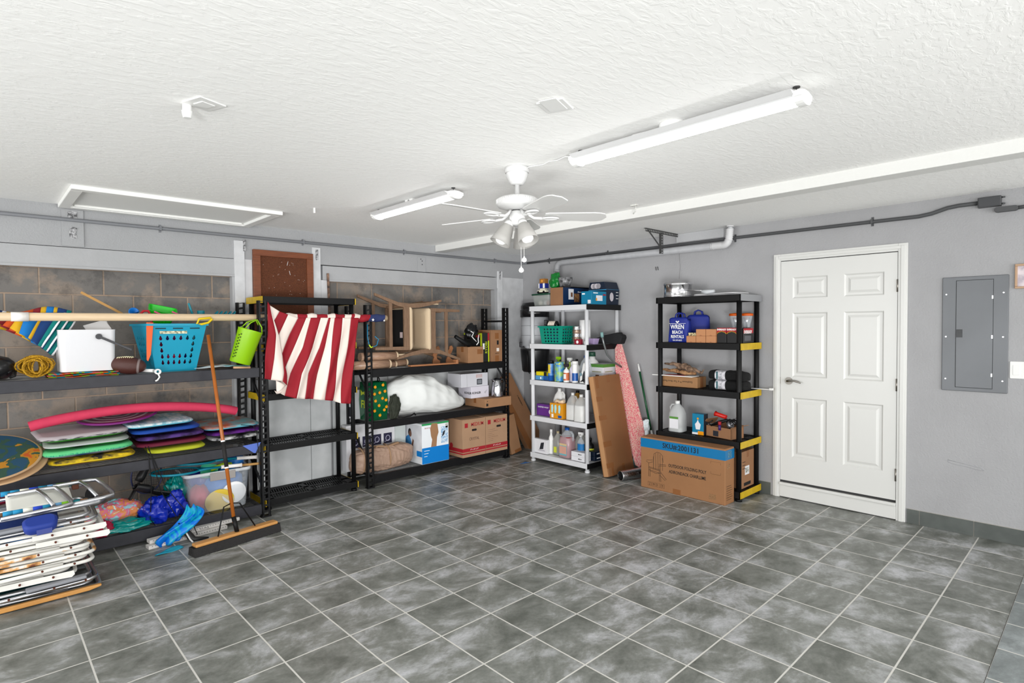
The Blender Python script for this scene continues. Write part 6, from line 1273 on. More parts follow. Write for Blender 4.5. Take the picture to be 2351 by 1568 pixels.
for k in range(6): MB().tube([(-.07+.026*k, -.03+.06*q/5, .0+.045*math.sin(math.pi*q/5)) for q in range(6)], .014, 8).build('stripe', C('cream_stripe', (226, 214, 200), rough=.7) if k not in (0, 5) else BLACK, t)
t = rthing('can_stack', 'stack of silver-rimmed tins beside the white paper roll', 'tins', 4.93, 4.17, T2)
for k in range(5): MB().lathe([(0, .04*k), (.046, .04*k), (.048, .04*k+.004), (.045, .04*k+.01), (.045, .04*k+.03), (.048, .04*k+.036), (.046, .04*k+.039), (0, .04*k+.039)], 24).build('tin', C('banded_tin', (150, 128, 112), rough=.3, metal=.7) if k % 2 else CHROME, t)
t = rthing('paper_roll', 'tall white paper towel roll at the back of the second tier', 'paper roll', 5.03, 4.13, T2); MB().lathe([(.018, 0), (.062, 0), (.062, .27), (.018, .27), (.018, 0)], 26).build('roll', C('soft_white_paper', (236, 236, 236), rough=.9), t)
t = rbox('small_box', 'little dark red box with a white badge in front of the tins', 'box', 4.83, 4.87, 4.03, 4.12, T2, .058, C('dark_red_box', (150, 20, 44), rough=.5)); MB().cyl((0, -.021, .028), (0, -.0215, .028), .017, n=14).build('badge', WINK, t)
bottle('tiny white bottle right of the dark red box', 4.85, 3.98, T2, .014, .055, WPL, WPL)
t = rthing('container', 'pale purple tub on the second tier at the black-capped end', 'tub', 4.98, 3.975, T2); b = MB(); loft(b, [(0, .08, .08, .01, 0, 0), (.06, .1, .1, .01, 0, 0), (.065, .11, .11, .012, 0, 0)]); b.build('tub', C('pale_purple', (170, 150, 190), rough=.4), t)
tag(MB().prism([(-.17, 0), (.2, 0), (.215, .03), (.2, .05), (.05, .095), (-.14, .13), (-.15, .11), (-.19, .10), (-.2, .07)], .1, M=Matrix.Translation((0, 0, 0)) @ Matrix.Rotation(R(90), 4, 'Z') @ FY).build('black_cloth_cover', C('black_fabric', ()), loc=(5.17, 3.93, T2+.001), bevel=.01), 'folded black fabric cover lying at the right end of the second tier', 'cover')
# ------------------------------------------------------------------ tier 3
t = rbox('small_box', 'pale blue long box under the yellow one on the third tier', 'box', 4.85, 4.95, 4.545, 4.745, T3, .05, C('pale_blue_box', (90, 160, 210), rough=.5)); decal(t, -.02, .0, .01, .035, -.05, WINK, 'label'); decal(t, .03, .1, 0, .05, -.05, C('blue_box_end', (20, 90, 170)), 'blue_end')
t = rbox('small_box', 'yellow and black box lying on the pale blue box', 'box', 4.86, 4.94, 4.57, 4.74, T3+.0505, .045, C('yellow_box', (240, 220, 10), rough=.5)); decal(t, .04, .085, 0, .045, -.04, INK, 'black_end')
PB = C('print_blue', (20, 90, 176), rough=.3); SKY = C('print_sky', (40, 140, 210), rough=.3, col2=(200, 220, 60), vs=30); LIMEP = C('lime_plastic', ())
bottle('blue spray can with black cap on the third tier', 4.86, 4.50, T3, .034, .235, PB, BLACK, C('can_label', (30, 100, 190), rough=.3, col2=(90, 150, 210), vs=24), (.3, 1.0), 'spray can', .97, name='spray_can', art=C('yellow_badge', (240, 210, 60)))
t = bottle('largest blue cartoonless fly-spray canister with green and yellow label', 4.87, 4.375, T3, .058, .225, SKY, SKY, C('big_can_label', (40, 140, 214), rough=.3, col2=(150, 190, 60), vs=18), (.05, 1.05), 'canister', .99, name='canister'); t['label'] = 'widest blue canister with a green and yellow print on the third tier'
bottle('lime-green trigger spray bottle behind the widest blue canister', 4.99, 4.50, T3, .035, .27, LIMEP, LIMEP, trig=LIMEP, kind='spray bottle', name='spray_bottle')
bottle('lime trigger spray bottle with white nozzle behind the amber bottle', 5.03, 4.36, T3, .035, .26, C('pale_lime', (180, 206, 90), rough=.4), WPL, trig=WPL, kind='spray bottle', name='spray_bottle')
bottle('white and amber-labelled bottle with dark pump on the third tier', 4.85, 4.255, T3, .034, .20, WPL, C('dark_pump', (40, 30, 40)), C('amber_label', (214, 110, 60), rough=.4), (.15, .75), neck=.3, trig=C('dark_pump', ()), name='pump_bottle', art=WPL)
bottle('slim white lilac bottle right behind the amber-labelled one', 4.92, 4.235, T3, .028, .225, C('lilac_white', (220, 216, 232), rough=.3), WPL, None, neck=.4)
bottle('white aerosol can with a blue lower half on the third tier', 4.87, 4.145, T3, .034, .24, WPL, WPL, PB, (.1, .5), 'spray can', .97, name='spray_can')
bottle('white bottle with black cap in the back row of the third tier', 5.05, 4.27, T3, .04, .25, WPL, BLACK, None)
jug('clear jug with blue cap behind the iron', 5.0, 4.10, T3, .12, .12, .30, C('clear_plastic', ()), PB)
bottle('dark brown bottle between the spray cans at the back', 5.1, 4.18, T3, .035, .24, C('dark_brown_glass', (60, 34, 24), rough=.2), BLACK, None, neck=.3)
t = rthing('iron', 'white steam iron standing on its heel at the tier front', 'iron', 4.87, 4.005, T3)
MB().prism([(-.06, .0), (.055, 0), (.05, .09), (.035, .17), (.02, .215), (.0, .235), (-.015, .2), (-.03, .13), (-.055, .07)], .05, M=Matrix.Translation((0, .025, 0)) @ FY).build('body', WPL, t, bevel=.012)
MB().prism([(-.02, .02), (.03, .02), (.035, .1), (.01, .15), (-.015, .09)], .054, M=Matrix.Translation((0, .027, 0)) @ FY).build('grey_handle', C('dark_grey_plastic', ()), t, bevel=.004)
MB().cyl((-.035, -.026, .10), (-.035, -.034, .10), .018, n=16).build('dial', C('grey_teal', (110, 140, 150), rough=.4), t)
MB().tube([(.0, -.02, .02), (.03, -.05, .015), (.05, -.03, .03), (.01, -.045, .045), (-.03, -.035, .02)], .005, 6).build('cord', BLACK, t)
t = rbox('product_box', 'white and green printed carton at the right end of the third tier', 'box', 5.10, 5.32, 3.93, 4.11, T3, .20, WT)
decal(t, -.09, .09, .165, .2, -.11, C('leaf_green_print', (90, 150, 60)), 'green_band'); side(t, .18, .22, -.11, .11, .165, .2, C('leaf_green_print', ()), 'green_band'); decal(t, -.02, .03, .03, .08, -.11, C('brown_picture', ()), 'picture'); side(t, .18, .22, -.03, .03, .02, .08, C('brown_picture', ()), 'picture'); decal(t, -.07, .06, .11, .12, -.11, C('olive_text', (150, 150, 110)), 'text_line'); side(t, .18, .22, -.08, .06, .11, .12, C('olive_text', ()), 'text_line')
bottle('white tub with dark green cap behind the green and white carton', 5.19, 4.16, T3, .075, .33, WPL, C('dark_green_lid', ()), None, neck=.5)
# ------------------------------------------------------------------ tier 4
t = rbox('product_box', 'purple carton with white lettering at the left of the fourth tier', 'box', 4.87, 4.97, 4.49, 4.745, T4, .135, C('purple_carton', (104, 44, 140), rough=.4)); text('SWIFFER', .025, WINK, t, (-.06, -.0508, .10)); text('WETJET', .022, WINK, t, (.03, -.0508, .10)); MB().cyl((.1, -.0515, .055), (.1, -.0505, .055), .03, n=16).build('badge', WINK, t)
t = rthing('product_box', 'orange duster carton in front of the milky jugs', 'box', 4.865, 4.385, T4); MB().box(-.095, .095, -.05, .05, 0, .175).build('body', C('amber_carton', (236, 160, 30), rough=.35), t, bevel=.002)
for x in (-.06, -.01, .05): MB().prism([(-.012, 0), (.008, -.01), (.02, .05), (.012, .09), (-.012, .08)], .001, M=Matrix.Translation((x, -.0505, .07)) @ FY).build('duster_picture', C('pale_aqua_print', (170, 220, 226)), t)
decal(t, .03, .085, .01, .04, -.05, C('print_blue', ()), 'logo'); decal(t, -.07, -.04, .01, .05, -.05, WINK, 'white_print')
MB().tube([(-.06, 0, .175), (-.02, 0, .2), (.03, 0, .185), (.08, 0, .2)], .02, 8).build('plastic_wrap', C('crinkled_film', ()), t)
jug('white bleach jug behind the purple carton', 4.985, 4.48, T4, .15, .11, .33, WPL, WPL, C('leaf_green_print', ()), lab=(.1, .35))
jug('milky gallon jug nearer the orange carton', 4.90, 4.205, T4, .125, .13, .305, MILK, WPL, None, MLQ, .56, group='two milky gallon jugs')
jug('milky gallon jug at the post, rightmost of the two', 4.87, 4.055, T4, .145, .14, .30, MILK, WPL, None, MLQ, .60, group='two milky gallon jugs')
jug('amber oil jug with black cap behind the milky jugs', 5.06, 4.27, T4, .14, .12, .31, C('amber_plastic', (176, 130, 50), rough=.3), BLACK)
# ------------------------------------------------------------------ tier 5
t = rbox('product_box', 'white tablet carton with a dark screen picture on the bottom tier', 'box', 4.82, 4.87, 4.535, 4.775, T5, .165, WT); MB().prism([(-.03, 0), (.03, .01), (.045, .09), (-.005, .08)], .001, M=Matrix.Translation((.03, -.0255, .045)) @ FY).build('screen_picture', C('dark_print', ()), t); MB().prism([(-.05, 0), (.06, .0), (.05, .014), (-.04, .012)], .001, M=Matrix.Translation((.03, -.0255, .03)) @ FY).build('stand_picture', C('light_grey_print', ()), t)
bottle('slim white bottle with white cap next to the tablet carton', 4.90, 4.54, T5, .03, .285, WPL, WPL, None, neck=.5)
jug('grey see-through bottle with tan cap and dark liquid', 4.93, 4.46, T5, .11, .10, .27, C('grey_clear', (176, 176, 170), rough=.2, alpha=.6), C('tan_cap', (176, 164, 130)), C('yellow_label', (220, 226, 60)), C('dark_liquid', (60, 66, 72), rough=.3), .25, lab=(.1, .35), labw=.4)
jug('gallon jug of red liquid with blue cap', 4.91, 4.30, T5, .175, .15, .335, C('clear_plastic', ()), PB, C('aqua_label', (120, 190, 200), rough=.4), C('red_liquid', (176, 34, 40), rough=.25), .70, lab=(.08, .48), labw=.62, art=C('cream_band', (230, 200, 150)))
decal(bpy.data.objects[[o.name for o in COL.objects if o.get('label') == 'gallon jug of red liquid with blue cap'][0]], -.055+.0, .05, .045, .13, -.0765, C('pink_label_panel', (226, 170, 150)), 'label_panel')
jug('grey translucent jug behind the window spray bottle', 5.02, 4.19, T5, .15, .12, .29, C('grey_clear', ()), C('grey_cap', (120, 120, 124)))
bottle('white trigger bottle of blue window cleaner', 4.93, 4.115, T5, .045, .30, C('clear_plastic', ()), WPL, C('window_cleaner', (40, 130, 200), rough=.25), (.05, .8), 'spray bottle', .35, trig=WPL, name='spray_bottle', flat=.7)
bottle('black and yellow bottle behind the blue window cleaner', 5.03, 4.06, T5, .04, .23, BLACK, BLACK, C('yellow_label', ()), (.2, .7))
for k, (l, h) in enumerate((('small white boxed item, lower of two by the front post', .05), ('small white boxed item, upper of two by the front post', .05))):
    t = rbox('small_box', l, 'box', 4.82, 4.93, 3.975, 4.165, T5+k*.0505, h, WT, group='small white boxes on the bottom tier'); text('BESCO', .016, INK, t, (.03, -.0555, .025), bold=.0006)
for k, l in enumerate(('dark navy box beside the small white boxes, lower', 'dark navy box beside the small white boxes, upper')):
    t = rbox('small_box', l, 'box', 4.95, 5.12, 3.935, 4.12, T5+k*.0505, .05, C('midnight_carton', ()), group='navy boxes on the bottom tier'); side(t, .185, .17, -.05, .02, .02, .032, WINK, 'white_text')
t = rbox('small_box', 'grey box at the right rear of the bottom tier', 'box', 5.14, 5.24, 3.935, 4.12, T5, .06, C('mid_grey_box', (110, 110, 118))) 
# ------------------------------------------------------------------ corner vacuum canister
t = thing('vacuum_canister', 'grey wall-mounted vacuum canister with black cap in the corner', 'vacuum', (5.2, 5.09, 1.02))
GC = C('pale_grey_shell', (190, 192, 196), rough=.4)
MB().lathe([(0, .0), (.15, .0), (.165, .02), (.185, .27), (.185, .29), (0, .29)], 36).build('pail', C('black_pail', (22, 22, 24), rough=.35), t)
MB().lathe([(0, .33), (.17, .33), (.17, .69), (0, .69)], 36).build('body', GC, t)
MB().lathe([(0, .69), (.185, .69), (.185, .78), (.17, .79), (.175, .80), (.175, .83), (.15, .87), (0, .885)], 36).build('cap', C('black_gloss', ()), t)
MB().lathe([(0, .3), (.12, .29), (.14, .33), (0, .33)], 36).build('collar', GC, t)
for z in (.46, .58): MB().lathe([(.1705, z), (.172, z), (.172, z+.006), (.1705, z+.006)], 36).build('seam_ring', C('seam_grey', (140, 142, 146)), t)
MB().tube([(-.19, -.05, .27), (-.2, -.06, .2), (-.175, -.05, .02), (-.14, -.04, -.015)], .006, 8).build('bail_handle', BLACK, t)
for (x, y, z) in ((-.14, .10, .345), (.02, -.172, .62)): MB().rbox((x, y, z), (.05, .05, .07), (0, 0, R(30))).build('clip', C('dark_grey_plastic', ()), t, bevel=.01)
# ------------------------------------------------------------------ leaning carton, ironing board, duct, green handle
t = thing('carton', 'large flat brown carton leaning on the side of the white shelf', 'box', (5.015, 3.655, .0), rot=(R(-10.8), 0, 0))
CB = C('brown_leaning_carton', (150, 102, 62), rough=.75, var=.05, vs=3)
MB().box(-.225, .225, -.04, .04, .012, 1.07).build('body', CB, t, bevel=.004)
MB().box(-.2258, -.225, -.028, .028, .012, 1.07).build('edge_strip', C('light_kraft_edge', (196, 146, 100), rough=.7), t)
for x, z, w, h in ((-.17, .94, .05, .12), (-.17, .80, .10, .05), (.03, .99, .05, .08), (-.16, .60, .13, .05), (-.15, .32, .13, .055), (-.16, .10, .12, .05), (-.13, .012, .04, .09), (.06, .012, .05, .1)):
    MB().box(x-w/2-.02, x+w/2-.02, -.0407, -.04, z, z+h).build('tape', TAPE, t)
t = thing('ironing_board', 'pink and cream patterned ironing board leaning on the right wall', 'ironing board', (0, 0, 0))
OL = [(3.851, 1.408), (3.893, 1.338), (3.888, 1.093), (3.841, 0.85), (3.783, 0.611), (3.72, 0.375), (3.668, 0.188), (3.623, 0.061), (3.567, 0.042), (3.522, 0.116), (3.51, 0.45), (3.532, 0.542), (3.599, 0.75), (3.666, 0.96), (3.74, 1.197), (3.804, 1.389)]
def chev():
    m = C('pink_chevron_cloth', (226, 104, 122), rough=.8); nt = m.node_tree; N = nt.nodes.new; L = nt.links.new
    tc = N('ShaderNodeTexCoord'); w = N('ShaderNodeTexWave'); w.bands_direction = 'Y'; w.inputs['Scale'].default_value = 16; w.inputs['Distortion'].default_value = 14; w.inputs['Detail'].default_value = 1; w.inputs['Detail Scale'].default_value = 3.5
    r = N('ShaderNodeValToRGB'); r.color_ramp.elements[0].position = .55; r.color_ramp.elements[0].color = lin((222, 96, 114)); r.color_ramp.elements[1].position = .7; r.color_ramp.elements[1].color = lin((226, 208, 190)); L(tc.outputs['Object'], w.inputs[0]); L(w.outputs['Fac'], r.inputs[0]); L(r.outputs[0], nt.nodes['Principled BSDF'].inputs['Base Color']); return m
b = MB(); n = len(OL); vs = [(5.26, y, z) for y, z in OL]+[(5.285, y, z) for y, z in OL]
b.add(vs, [tuple(range(n)), tuple(range(n, 2*n))[::-1]]+[(i, (i+1) % n, n+(i+1) % n, n+i) for i in range(n)]); b.build('padded_board', chev(), t, bevel=.007)
MB().tube([(5.0, 3.87, 1.50), (5.03, 3.865, 1.39), (5.08, 3.86, 1.275), (5.16, 3.83, 1.19), (5.27, 3.80, 1.13)], .011, 10).build('leg_tube', C('grey_enamel_tube', (120, 124, 124), rough=.35, metal=.6), t)
MB().tube([(4.998, 3.871, 1.525), (5.006, 3.869, 1.47)], .017, 10).build('foot_cap', C('grey_teal_plastic', (120, 158, 156), rough=.5), t)
MB().tube([(5.31, 3.80, .9), (5.31, 3.74, .30), (5.30, 3.73, .14), (5.29, 3.69, .03)], .010, 10).build('leg_tube', C('grey_enamel_tube', ()), t)
MB().prism([(0, 0), (.03, .0), (.05, .12), (.07, .26), (.05, .30), (.035, .24), (.03, .14)], .03, M=Matrix.Translation((5.30, 3.68, .035)) @ FX).build('plastic_heel', C('grey_teal_plastic', ()), t, bevel=.004)
t = thing('mop', 'green broom handle with a white tip leaning on the wall', 'mop handle', (5.385, 3.665, 1.17))
d = Vector((-.03, -.285, -1.16))
MB().tube([Vector((0, 0, 0)), d*.075], [.009, .012], 10).build('white_grip', WPL, t)
MB().tube([d*.075, d*.62], .011, 10).build('green_handle', C('dark_green_pole', (10, 84, 44), rough=.35), t)
MB().tube([d*.62, d*.98], .012, 10).build('lower_pole', WPL, t)
bag_blob('tissue_wad', 'crumpled white plastic wad around the green handle behind the carton', 'plastic bag', (5.30, 3.51, .40), (.03, .05, .09), C('thin_white_plastic', ()), 3)
t = thing('duct_hose', 'crinkled aluminium duct hose lying on the floor left of the big carton', 'duct', (0, 0, 0))
pts = []; rs = []
for i in range(90):
    q = i/89; pts.append((4.80+.40*q+.03*math.sin(q*3), 3.485-.06*math.sin(q*2.2)-.04*q, .055+.012*q)); rs.append(.052 if i % 2 else .047)
MB().tube(pts, rs, 24, caps=False).build('hose', C('crinkled_foil', (206, 206, 208), rough=.22, metal=1, bump=.4, bs=90), t, solid=.001)
# ------------------------------------------------------------------ the long printed carton
t = rthing('chair_carton', 'long brown carton with a blue SKU band and a chair drawing', 'box', 4.872, 2.792, 0)
BC = C('long_carton_brown', (164, 116, 76), rough=.75, var=.06, vs=5)
MB().box(-.437, .437, -.086, .086, 0, .502).build('body', BC, t, bevel=.006)
decal(t, -.437, .437, .40, .487, -.086, C('cyan_blue_tape', (0, 118, 176), rough=.4), 'blue_band'); side(t, .874, .172, -.086, .086, .40, .487, C('cyan_blue_tape', ()), 'blue_band')
text('SKU#:2001131', .066, INK, t, (.0, -.0871, .443), bold=.001, sx=.95)
text('OUTDOOR FOLDING POLY', .042, INK, t, (.065, -.0866, .262), bold=.0006, sx=.74); text('ADIRONDACK CHAIR,LIME', .042, INK, t, (.067, -.0866, .205), bold=.0006, sx=.74)
b = MB()
def ln(*p): b.tube([(x, -.0862, z) for x, z in p], .0016, 4)
for k in range(5): x = -.29+.025*k; hh = .075*math.sin(math.pi*(k+.8)/5.6); ln((x, .20), (x-.003, .29+hh))
ln((-.29, .30), (-.285, .35), (-.25, .37), (-.215, .365), (-.19, .34), (-.185, .28)); ln((-.29, .30), (-.29, .2))
for z in (.205, .195, .175): ln((-.345, z+.01), (-.26, z), (-.21, z-.005))
ln((-.37, .275), (-.30, .285)); ln((-.375, .265), (-.345, .25), (-.30, .268)); ln((-.345, .25), (-.345, .12), (-.33, .12), (-.33, .20)); ln((-.235, .255), (-.16, .262), (-.155, .25), (-.23, .24)); ln((-.23, .24), (-.225, .09), (-.21, .09), (-.215, .19)); ln((-.21, .18), (-.15, .12), (-.165, .11), (-.22, .15)); ln((-.33, .175), (-.26, .16), (-.225, .17))
b.build('chair_drawing', INK, t)
for k in range(4):
    x = -.335+.048*k; sb = MB(); sb.tube([(x-.018, -.0862, .03), (x+.018, -.0862, .03), (x+.018, -.0862, .068), (x-.018, -.0862, .068)], .0012, 4, closed=True); sb.tube([(x+a*.001, -.0862, .03+c*.001) for a, c in ([(-9, 32), (9, 32), (0, 18), (0, 8), (-6, 8), (6, 8)], [(-9, 22), (0, 32), (9, 22), (-9, 22), (0, 22), (0, 8)], [(-9, 28), (-9, 10), (0, 19), (9, 28), (9, 10)], [(0, 7), (0, 32), (-8, 22), (0, 32), (8, 22)])[k]], .0016, 4); sb.build('handling_symbol', INK, t)
b = MB()
for sx_, z in ((1, .375), (1, .262)): b.tube([(.30, -.0862, z-(.02 if z > .3 else -.02)), (.30, -.0862, z), (.395, -.0862, z), (.395, -.0862, z-(.02 if z > .3 else -.02))], .001, 4)
b.build('print_corners', C('faint_brown_ink', (110, 76, 46)), t)
decal(t, .285, .35, .03, .08, -.086, C('faded_barcode', (120, 84, 54), col2=(160, 120, 80), vs=80, sc=(5, 1, 1)), 'faded_barcode')
side(t, .874, .172, -.04, .03, .415, .475, C('faded_blue_label', (90, 150, 180), col2=(40, 80, 110), vs=90), 'label_print', .0016)
side(t, .874, .172, -.05, .0, .32, .36, C('faded_barcode', ()), 'barcode')
for k in range(7): side(t, .874, .172, -.06, .03+.01*(k % 3), .16-.02*k, .166-.02*k, C('faint_brown_ink', ()), 'text_line')
MB().box(-.08, .0, -.0868, -.086, .0, .05).build('tape', TAPE, t)
# ------------------------------------------------------------------ black shelf contents
U1, U2, U3, U4, U5 = 1.8725, 1.428, .989, .542, .091
t = rthing('round_tin', 'large round silver cake tin on top of the black shelf', 'tin', 5.14, 3.03, U1)
MB().lathe([(0, 0), (.137, 0), (.138, .006), (.136, .012), (.135, .115), (.139, .12), (.139, .142), (.132, .147), (0, .147)], 48).build('tin', C('polished_tin', (210, 210, 212), rough=.16, metal=1), t)
MB().lathe([(.1375, .012), (.1385, .016), (.1375, .02)], 48).build('bead', CHROME, t)
t = rthing('spatula', 'metal skewer tool with a white tag lying from the tin onto the paper', 'utensil', 4.99, 2.85, U1+.05)
MB().box(-.09, -.02, -.002, .002, -.002, .02).build('white_tag', WT, t)
MB().tube([(-.02, 0, .01), (.2, .03, -.005)], .005, 8).build('rod', CHROME, t)
MB().tube([(.15, .02, -.01), (.2, .03, -.018), (.27, .035, -.012)], [.015, .022, .014], 10).build('wrapped_end', C('crumpled_clear', (214, 218, 222), rough=.15, alpha=.7), t)
for k, (l, a, dz) in enumerate((('white plastic sheet lying flat on the black shelf, lower', 3, 0), ('white plastic sheet lying on another one, upper', -5, .011))):
    tag(MB().prism(rrect(.46, .27, .06), .008).build('plastic_tray', C('glossy_white_sheet', (226, 226, 228), rough=.3), loc=(5.19, 2.60, U1+.001+dz), rot=(0, 0, RW+R(a)), bevel=.002), l, 'tray', group='white trays on the black shelf')
RB = C('royal_blue_bag', (20, 40, 140), rough=.6, bump=.1, bs=20)
def carrier(label, x, y, w, d, h, rz=0):
    t = rthing('shopping_bag', label, 'shopping bag', x, y, U2, None, rz)
    def fn(u, v):
        a = u*2*math.pi; sg = lambda q, p: math.copysign(abs(q)**p, q)
        return (w/2*sg(math.cos(a), .3)*(1-.03*v), d/2*sg(math.sin(a), .4)*(1-.25*v)+.006*math.sin(v*5+a*3), h*v-(.03*math.sin((u*2*math.pi))*0)-(.018*(math.cos(a*2)+1) if v > .9 else 0))
    MB().grid(fn, 40, 10, closeu=True).build('bag', RB, t, solid=.002)
    for s in (-1, 1): MB().tube([(-.04, s*d*.3, h-.02), (-.03, s*d*.25, h+.03), (.0, s*d*.2, h+.045), (.035, s*d*.25, h+.03), (.045, s*d*.3, h-.02)], .007, 6).build('handle', RB, t)
    return t
t = carrier('royal blue bag lettered WREN BEACH RENTALS in white', 5.06, 2.955, .215, .10, .245)
for s, z, sz, bo in (('WREN', .150, .062, .001), ('BEACH', .098, .044, .0006), ('RENTALS', .055, .042, .0006), ('904-349-0635', .02, .022, 0)): text(s, sz, WINK, t, (-.0, -.0535-.0, z), sx=.82, bold=bo)
decal(t, -.09, .09, .183, .186, -.052, WINK, 'white_line'); MB().prism([(-.02, .01), (0, -.008), (.022, .01), (.012, .016), (0, .006), (-.01, .016)], .001, M=Matrix.Translation((0, -.052, .195)) @ FY).build('bird_logo', WINK, t)
carrier('royal blue bag with looped handles behind the lettered one', 5.24, 2.86, .22, .12, .27, R(20))
KR = C('kraft_box', (200, 140, 96), rough=.7)
kx = rbox('kraft_box', 'x', 'box', 5.00, 5.09, 2.757, 2.854, U2, .064, KR, group='small kraft boxes on the black shelf')
MB().lathe([(.012, 0), (.0, 0)], 14, Matrix.Translation((0, -.0455, .0)) @ FY, a0=0, a1=math.pi).build('thumb_mark', C('kraft_shadow_print', (176, 116, 76)), kx)
kx['label'] = 'small kraft box, bottom row, nearest the blue bag'
for y, z, l in ((2.705, 0, 'small kraft box, bottom row, in the middle'), (2.604, 0, 'small kraft box, bottom row, next to the battery packs'), (2.705, 1, 'small kraft box, upper row, left one'), (2.604, 1, 'small kraft box, upper row, right one')):
    dup(kx, (5.045, y, U2+z*.0645), label=l)
tag(MB().box(-.04, .04, -.03, .03, 0, .03).build('soap_bar', C('cream_spotted', (236, 222, 170), rough=.5, col2=(90, 60, 40), vs=60), loc=(5.04, 2.80, U2+.0645), rot=(0, 0, RW), bevel=.004), 'cream spotted little box on the leftmost kraft box', 'box')
BKC = C('black_battery_pack', (22, 22, 24), rough=.35)
def batt(label, x0, x1, y0, y1, h, big=False):
    t = rbox('battery_pack', label, 'battery pack', x0, x1, y0, y1, U2, h, BKC, group='battery packs'); w = y1-y0; d = x1-x0
    if not big:
        MB().prism([(-w/2, h), (-w/2, h*.62), (-w/2*.7, h*.72), (0, h*.78), (w/2*.7, h*.72), (w/2, h*.62), (w/2, h)], .001, M=Matrix.Translation((0, -d/2, 0)) @ FY).build('red_top', RINK, t)
        MB().tube([(-w/2, -d/2-.001, h*.6), (-w/2*.7, -d/2-.001, h*.7), (0, -d/2-.001, h*.76), (w/2*.7, -d/2-.001, h*.7), (w/2, -d/2-.001, h*.6)], .002, 4).build('yellow_arc', C('toy_yellow', ()), t)
        text('EVEREADY', .022, WINK, t, (0, -d/2-.0015, h*.88), bold=.0008, sx=.85)
    else:
        side(t, w, d, -d/2, d/2, h*.66, h, RINK, 'red_top'); text('EVEREADY', .04, WINK, t, (w/2+.0015, -.01, h*.74), M=Matrix.Rotation(R(90), 4, 'Z') @ FY, bold=.001, sx=.85)
        side(t, w, d, -d/2+.02, d/2-.05, .02, h*.5, C('grey_tool_print', (86, 86, 90)), 'grey_print')
    return t
batt('battery pack with red top, left of the two small ones', 5.02, 5.12, 2.462, 2.552, .14); batt('battery pack with red top, right of the two small ones', 5.02, 5.12, 2.366, 2.457, .14)
batt('larger battery pack at the yellow-capped end of the black shelf', 5.06, 5.26, 2.32, 2.36, .135, True)
for l, x, y in (('lantern with orange lid partly behind the shelf post', 5.20, 2.46), ('lantern with orange lid at the right end of the black shelf', 5.30, 2.40)):
    t = rthing('lantern', l, 'lantern', x, y, U2, 'camping lanterns')
    MB().lathe([(0, 0), (.055, 0), (.058, .02), (.052, .09), (.04, .12), (.035, .14), (0, .14)], 24).build('base', BLACK, t)
    MB().lathe([(.032, .14), (.034, .17), (.05, .235), (.052, .25)], 24).build('glass', C('clear_plastic', ()), t)
    MB().lathe([(0, .14), (.008, .14), (.012, .19), (.03, .235), (0, .236)], 16).build('reflector', CHROME, t)
    MB().lathe([(0, .25), (.056, .25), (.06, .256), (.056, .272), (0, .278)], 24).build('lid', C('burnt_orange_plastic', (226, 96, 16), rough=.35), t)
# tier 3
t = rbox('product_box', 'long tan carton with upside-down lettering on the middle tier', 'box', 5.03, 5.20, 2.755, 3.14, U3, .105, C('tan_brown_carton', (168, 124, 82), rough=.7)); text('Easyhouse™ 6 Tier Shoe Rack', .026, INK, t, (-.02, -.0858, .055), spin=math.pi)
side(t, .385, .17, -.03, .03, 0, .105, TAPE, 'tape')
t = rthing('tray', 'flat white board with a red sheet under the driftwood', 'board', 5.06, 2.99, U3+.106); MB().box(-.24, .2, -.07, .07, 0, .008).build('board', WPL, t, bevel=.002); MB().box(-.12, .1, -.05, .05, .008, .0095).build('red_sheet', C('faded_red_sheet', (190, 80, 84), rough=.6), t)
for k, (l, p, r) in enumerate((('twisted grey driftwood branch on the tan carton, uppermost', [(-.19, 0, .10), (-.10, .0, .105), (-.02, .0, .09), (.04, 0, .08), (.1, 0, .055), (.15, 0, .02)], [.008, .016, .024, .03, .026, .008]), ('orange-brown driftwood branch on the tan carton, longest', [(-.24, -.01, .045), (-.16, -.01, .04), (-.05, -.01, .035), (.05, -.01, .02), (.16, -.01, .018)], [.006, .015, .018, .02, .01]), ('bent driftwood piece behind the other two branches', [(-.1, .03, .03), (-.03, .03, .07), (.06, .03, .075), (.13, .03, .045), (.2, .03, .03), (.22, .03, .06)], [.008, .02, .022, .018, .01, .004]))):
    pp = [Vector(p[i])*(1-q)+Vector(p[i+1])*q for i in range(len(p)-1) for q in (0, .33, .66)]+[Vector(p[-1])]; rq = [(r[i]*(1-q)+r[i+1]*q)*(1+.25*math.sin(i*7+q*9)) for i in range(len(p)-1) for q in (0, .33, .66)]+[r[-1]]
    b = MB(); b.tube([v+Vector((0, 0, .004*math.sin(v.x*60))) for v in pp], rq, 9)
    tag(b.build('driftwood', C('driftwood_grey', (150, 122, 100), rough=.9, col2=(90, 70, 56), vs=30, bump=.8, bs=60) if k != 1 else C('driftwood_tan', (186, 142, 98), rough=.9, col2=(120, 84, 56), vs=30, bump=.8, bs=60), loc=(5.08, 2.95, U3+.118), rot=(0, 0, RW)), l, 'driftwood', group='driftwood branches')
BKT = C('black_terry', (12, 12, 13), rough=.95, bump=.4, bs=300)
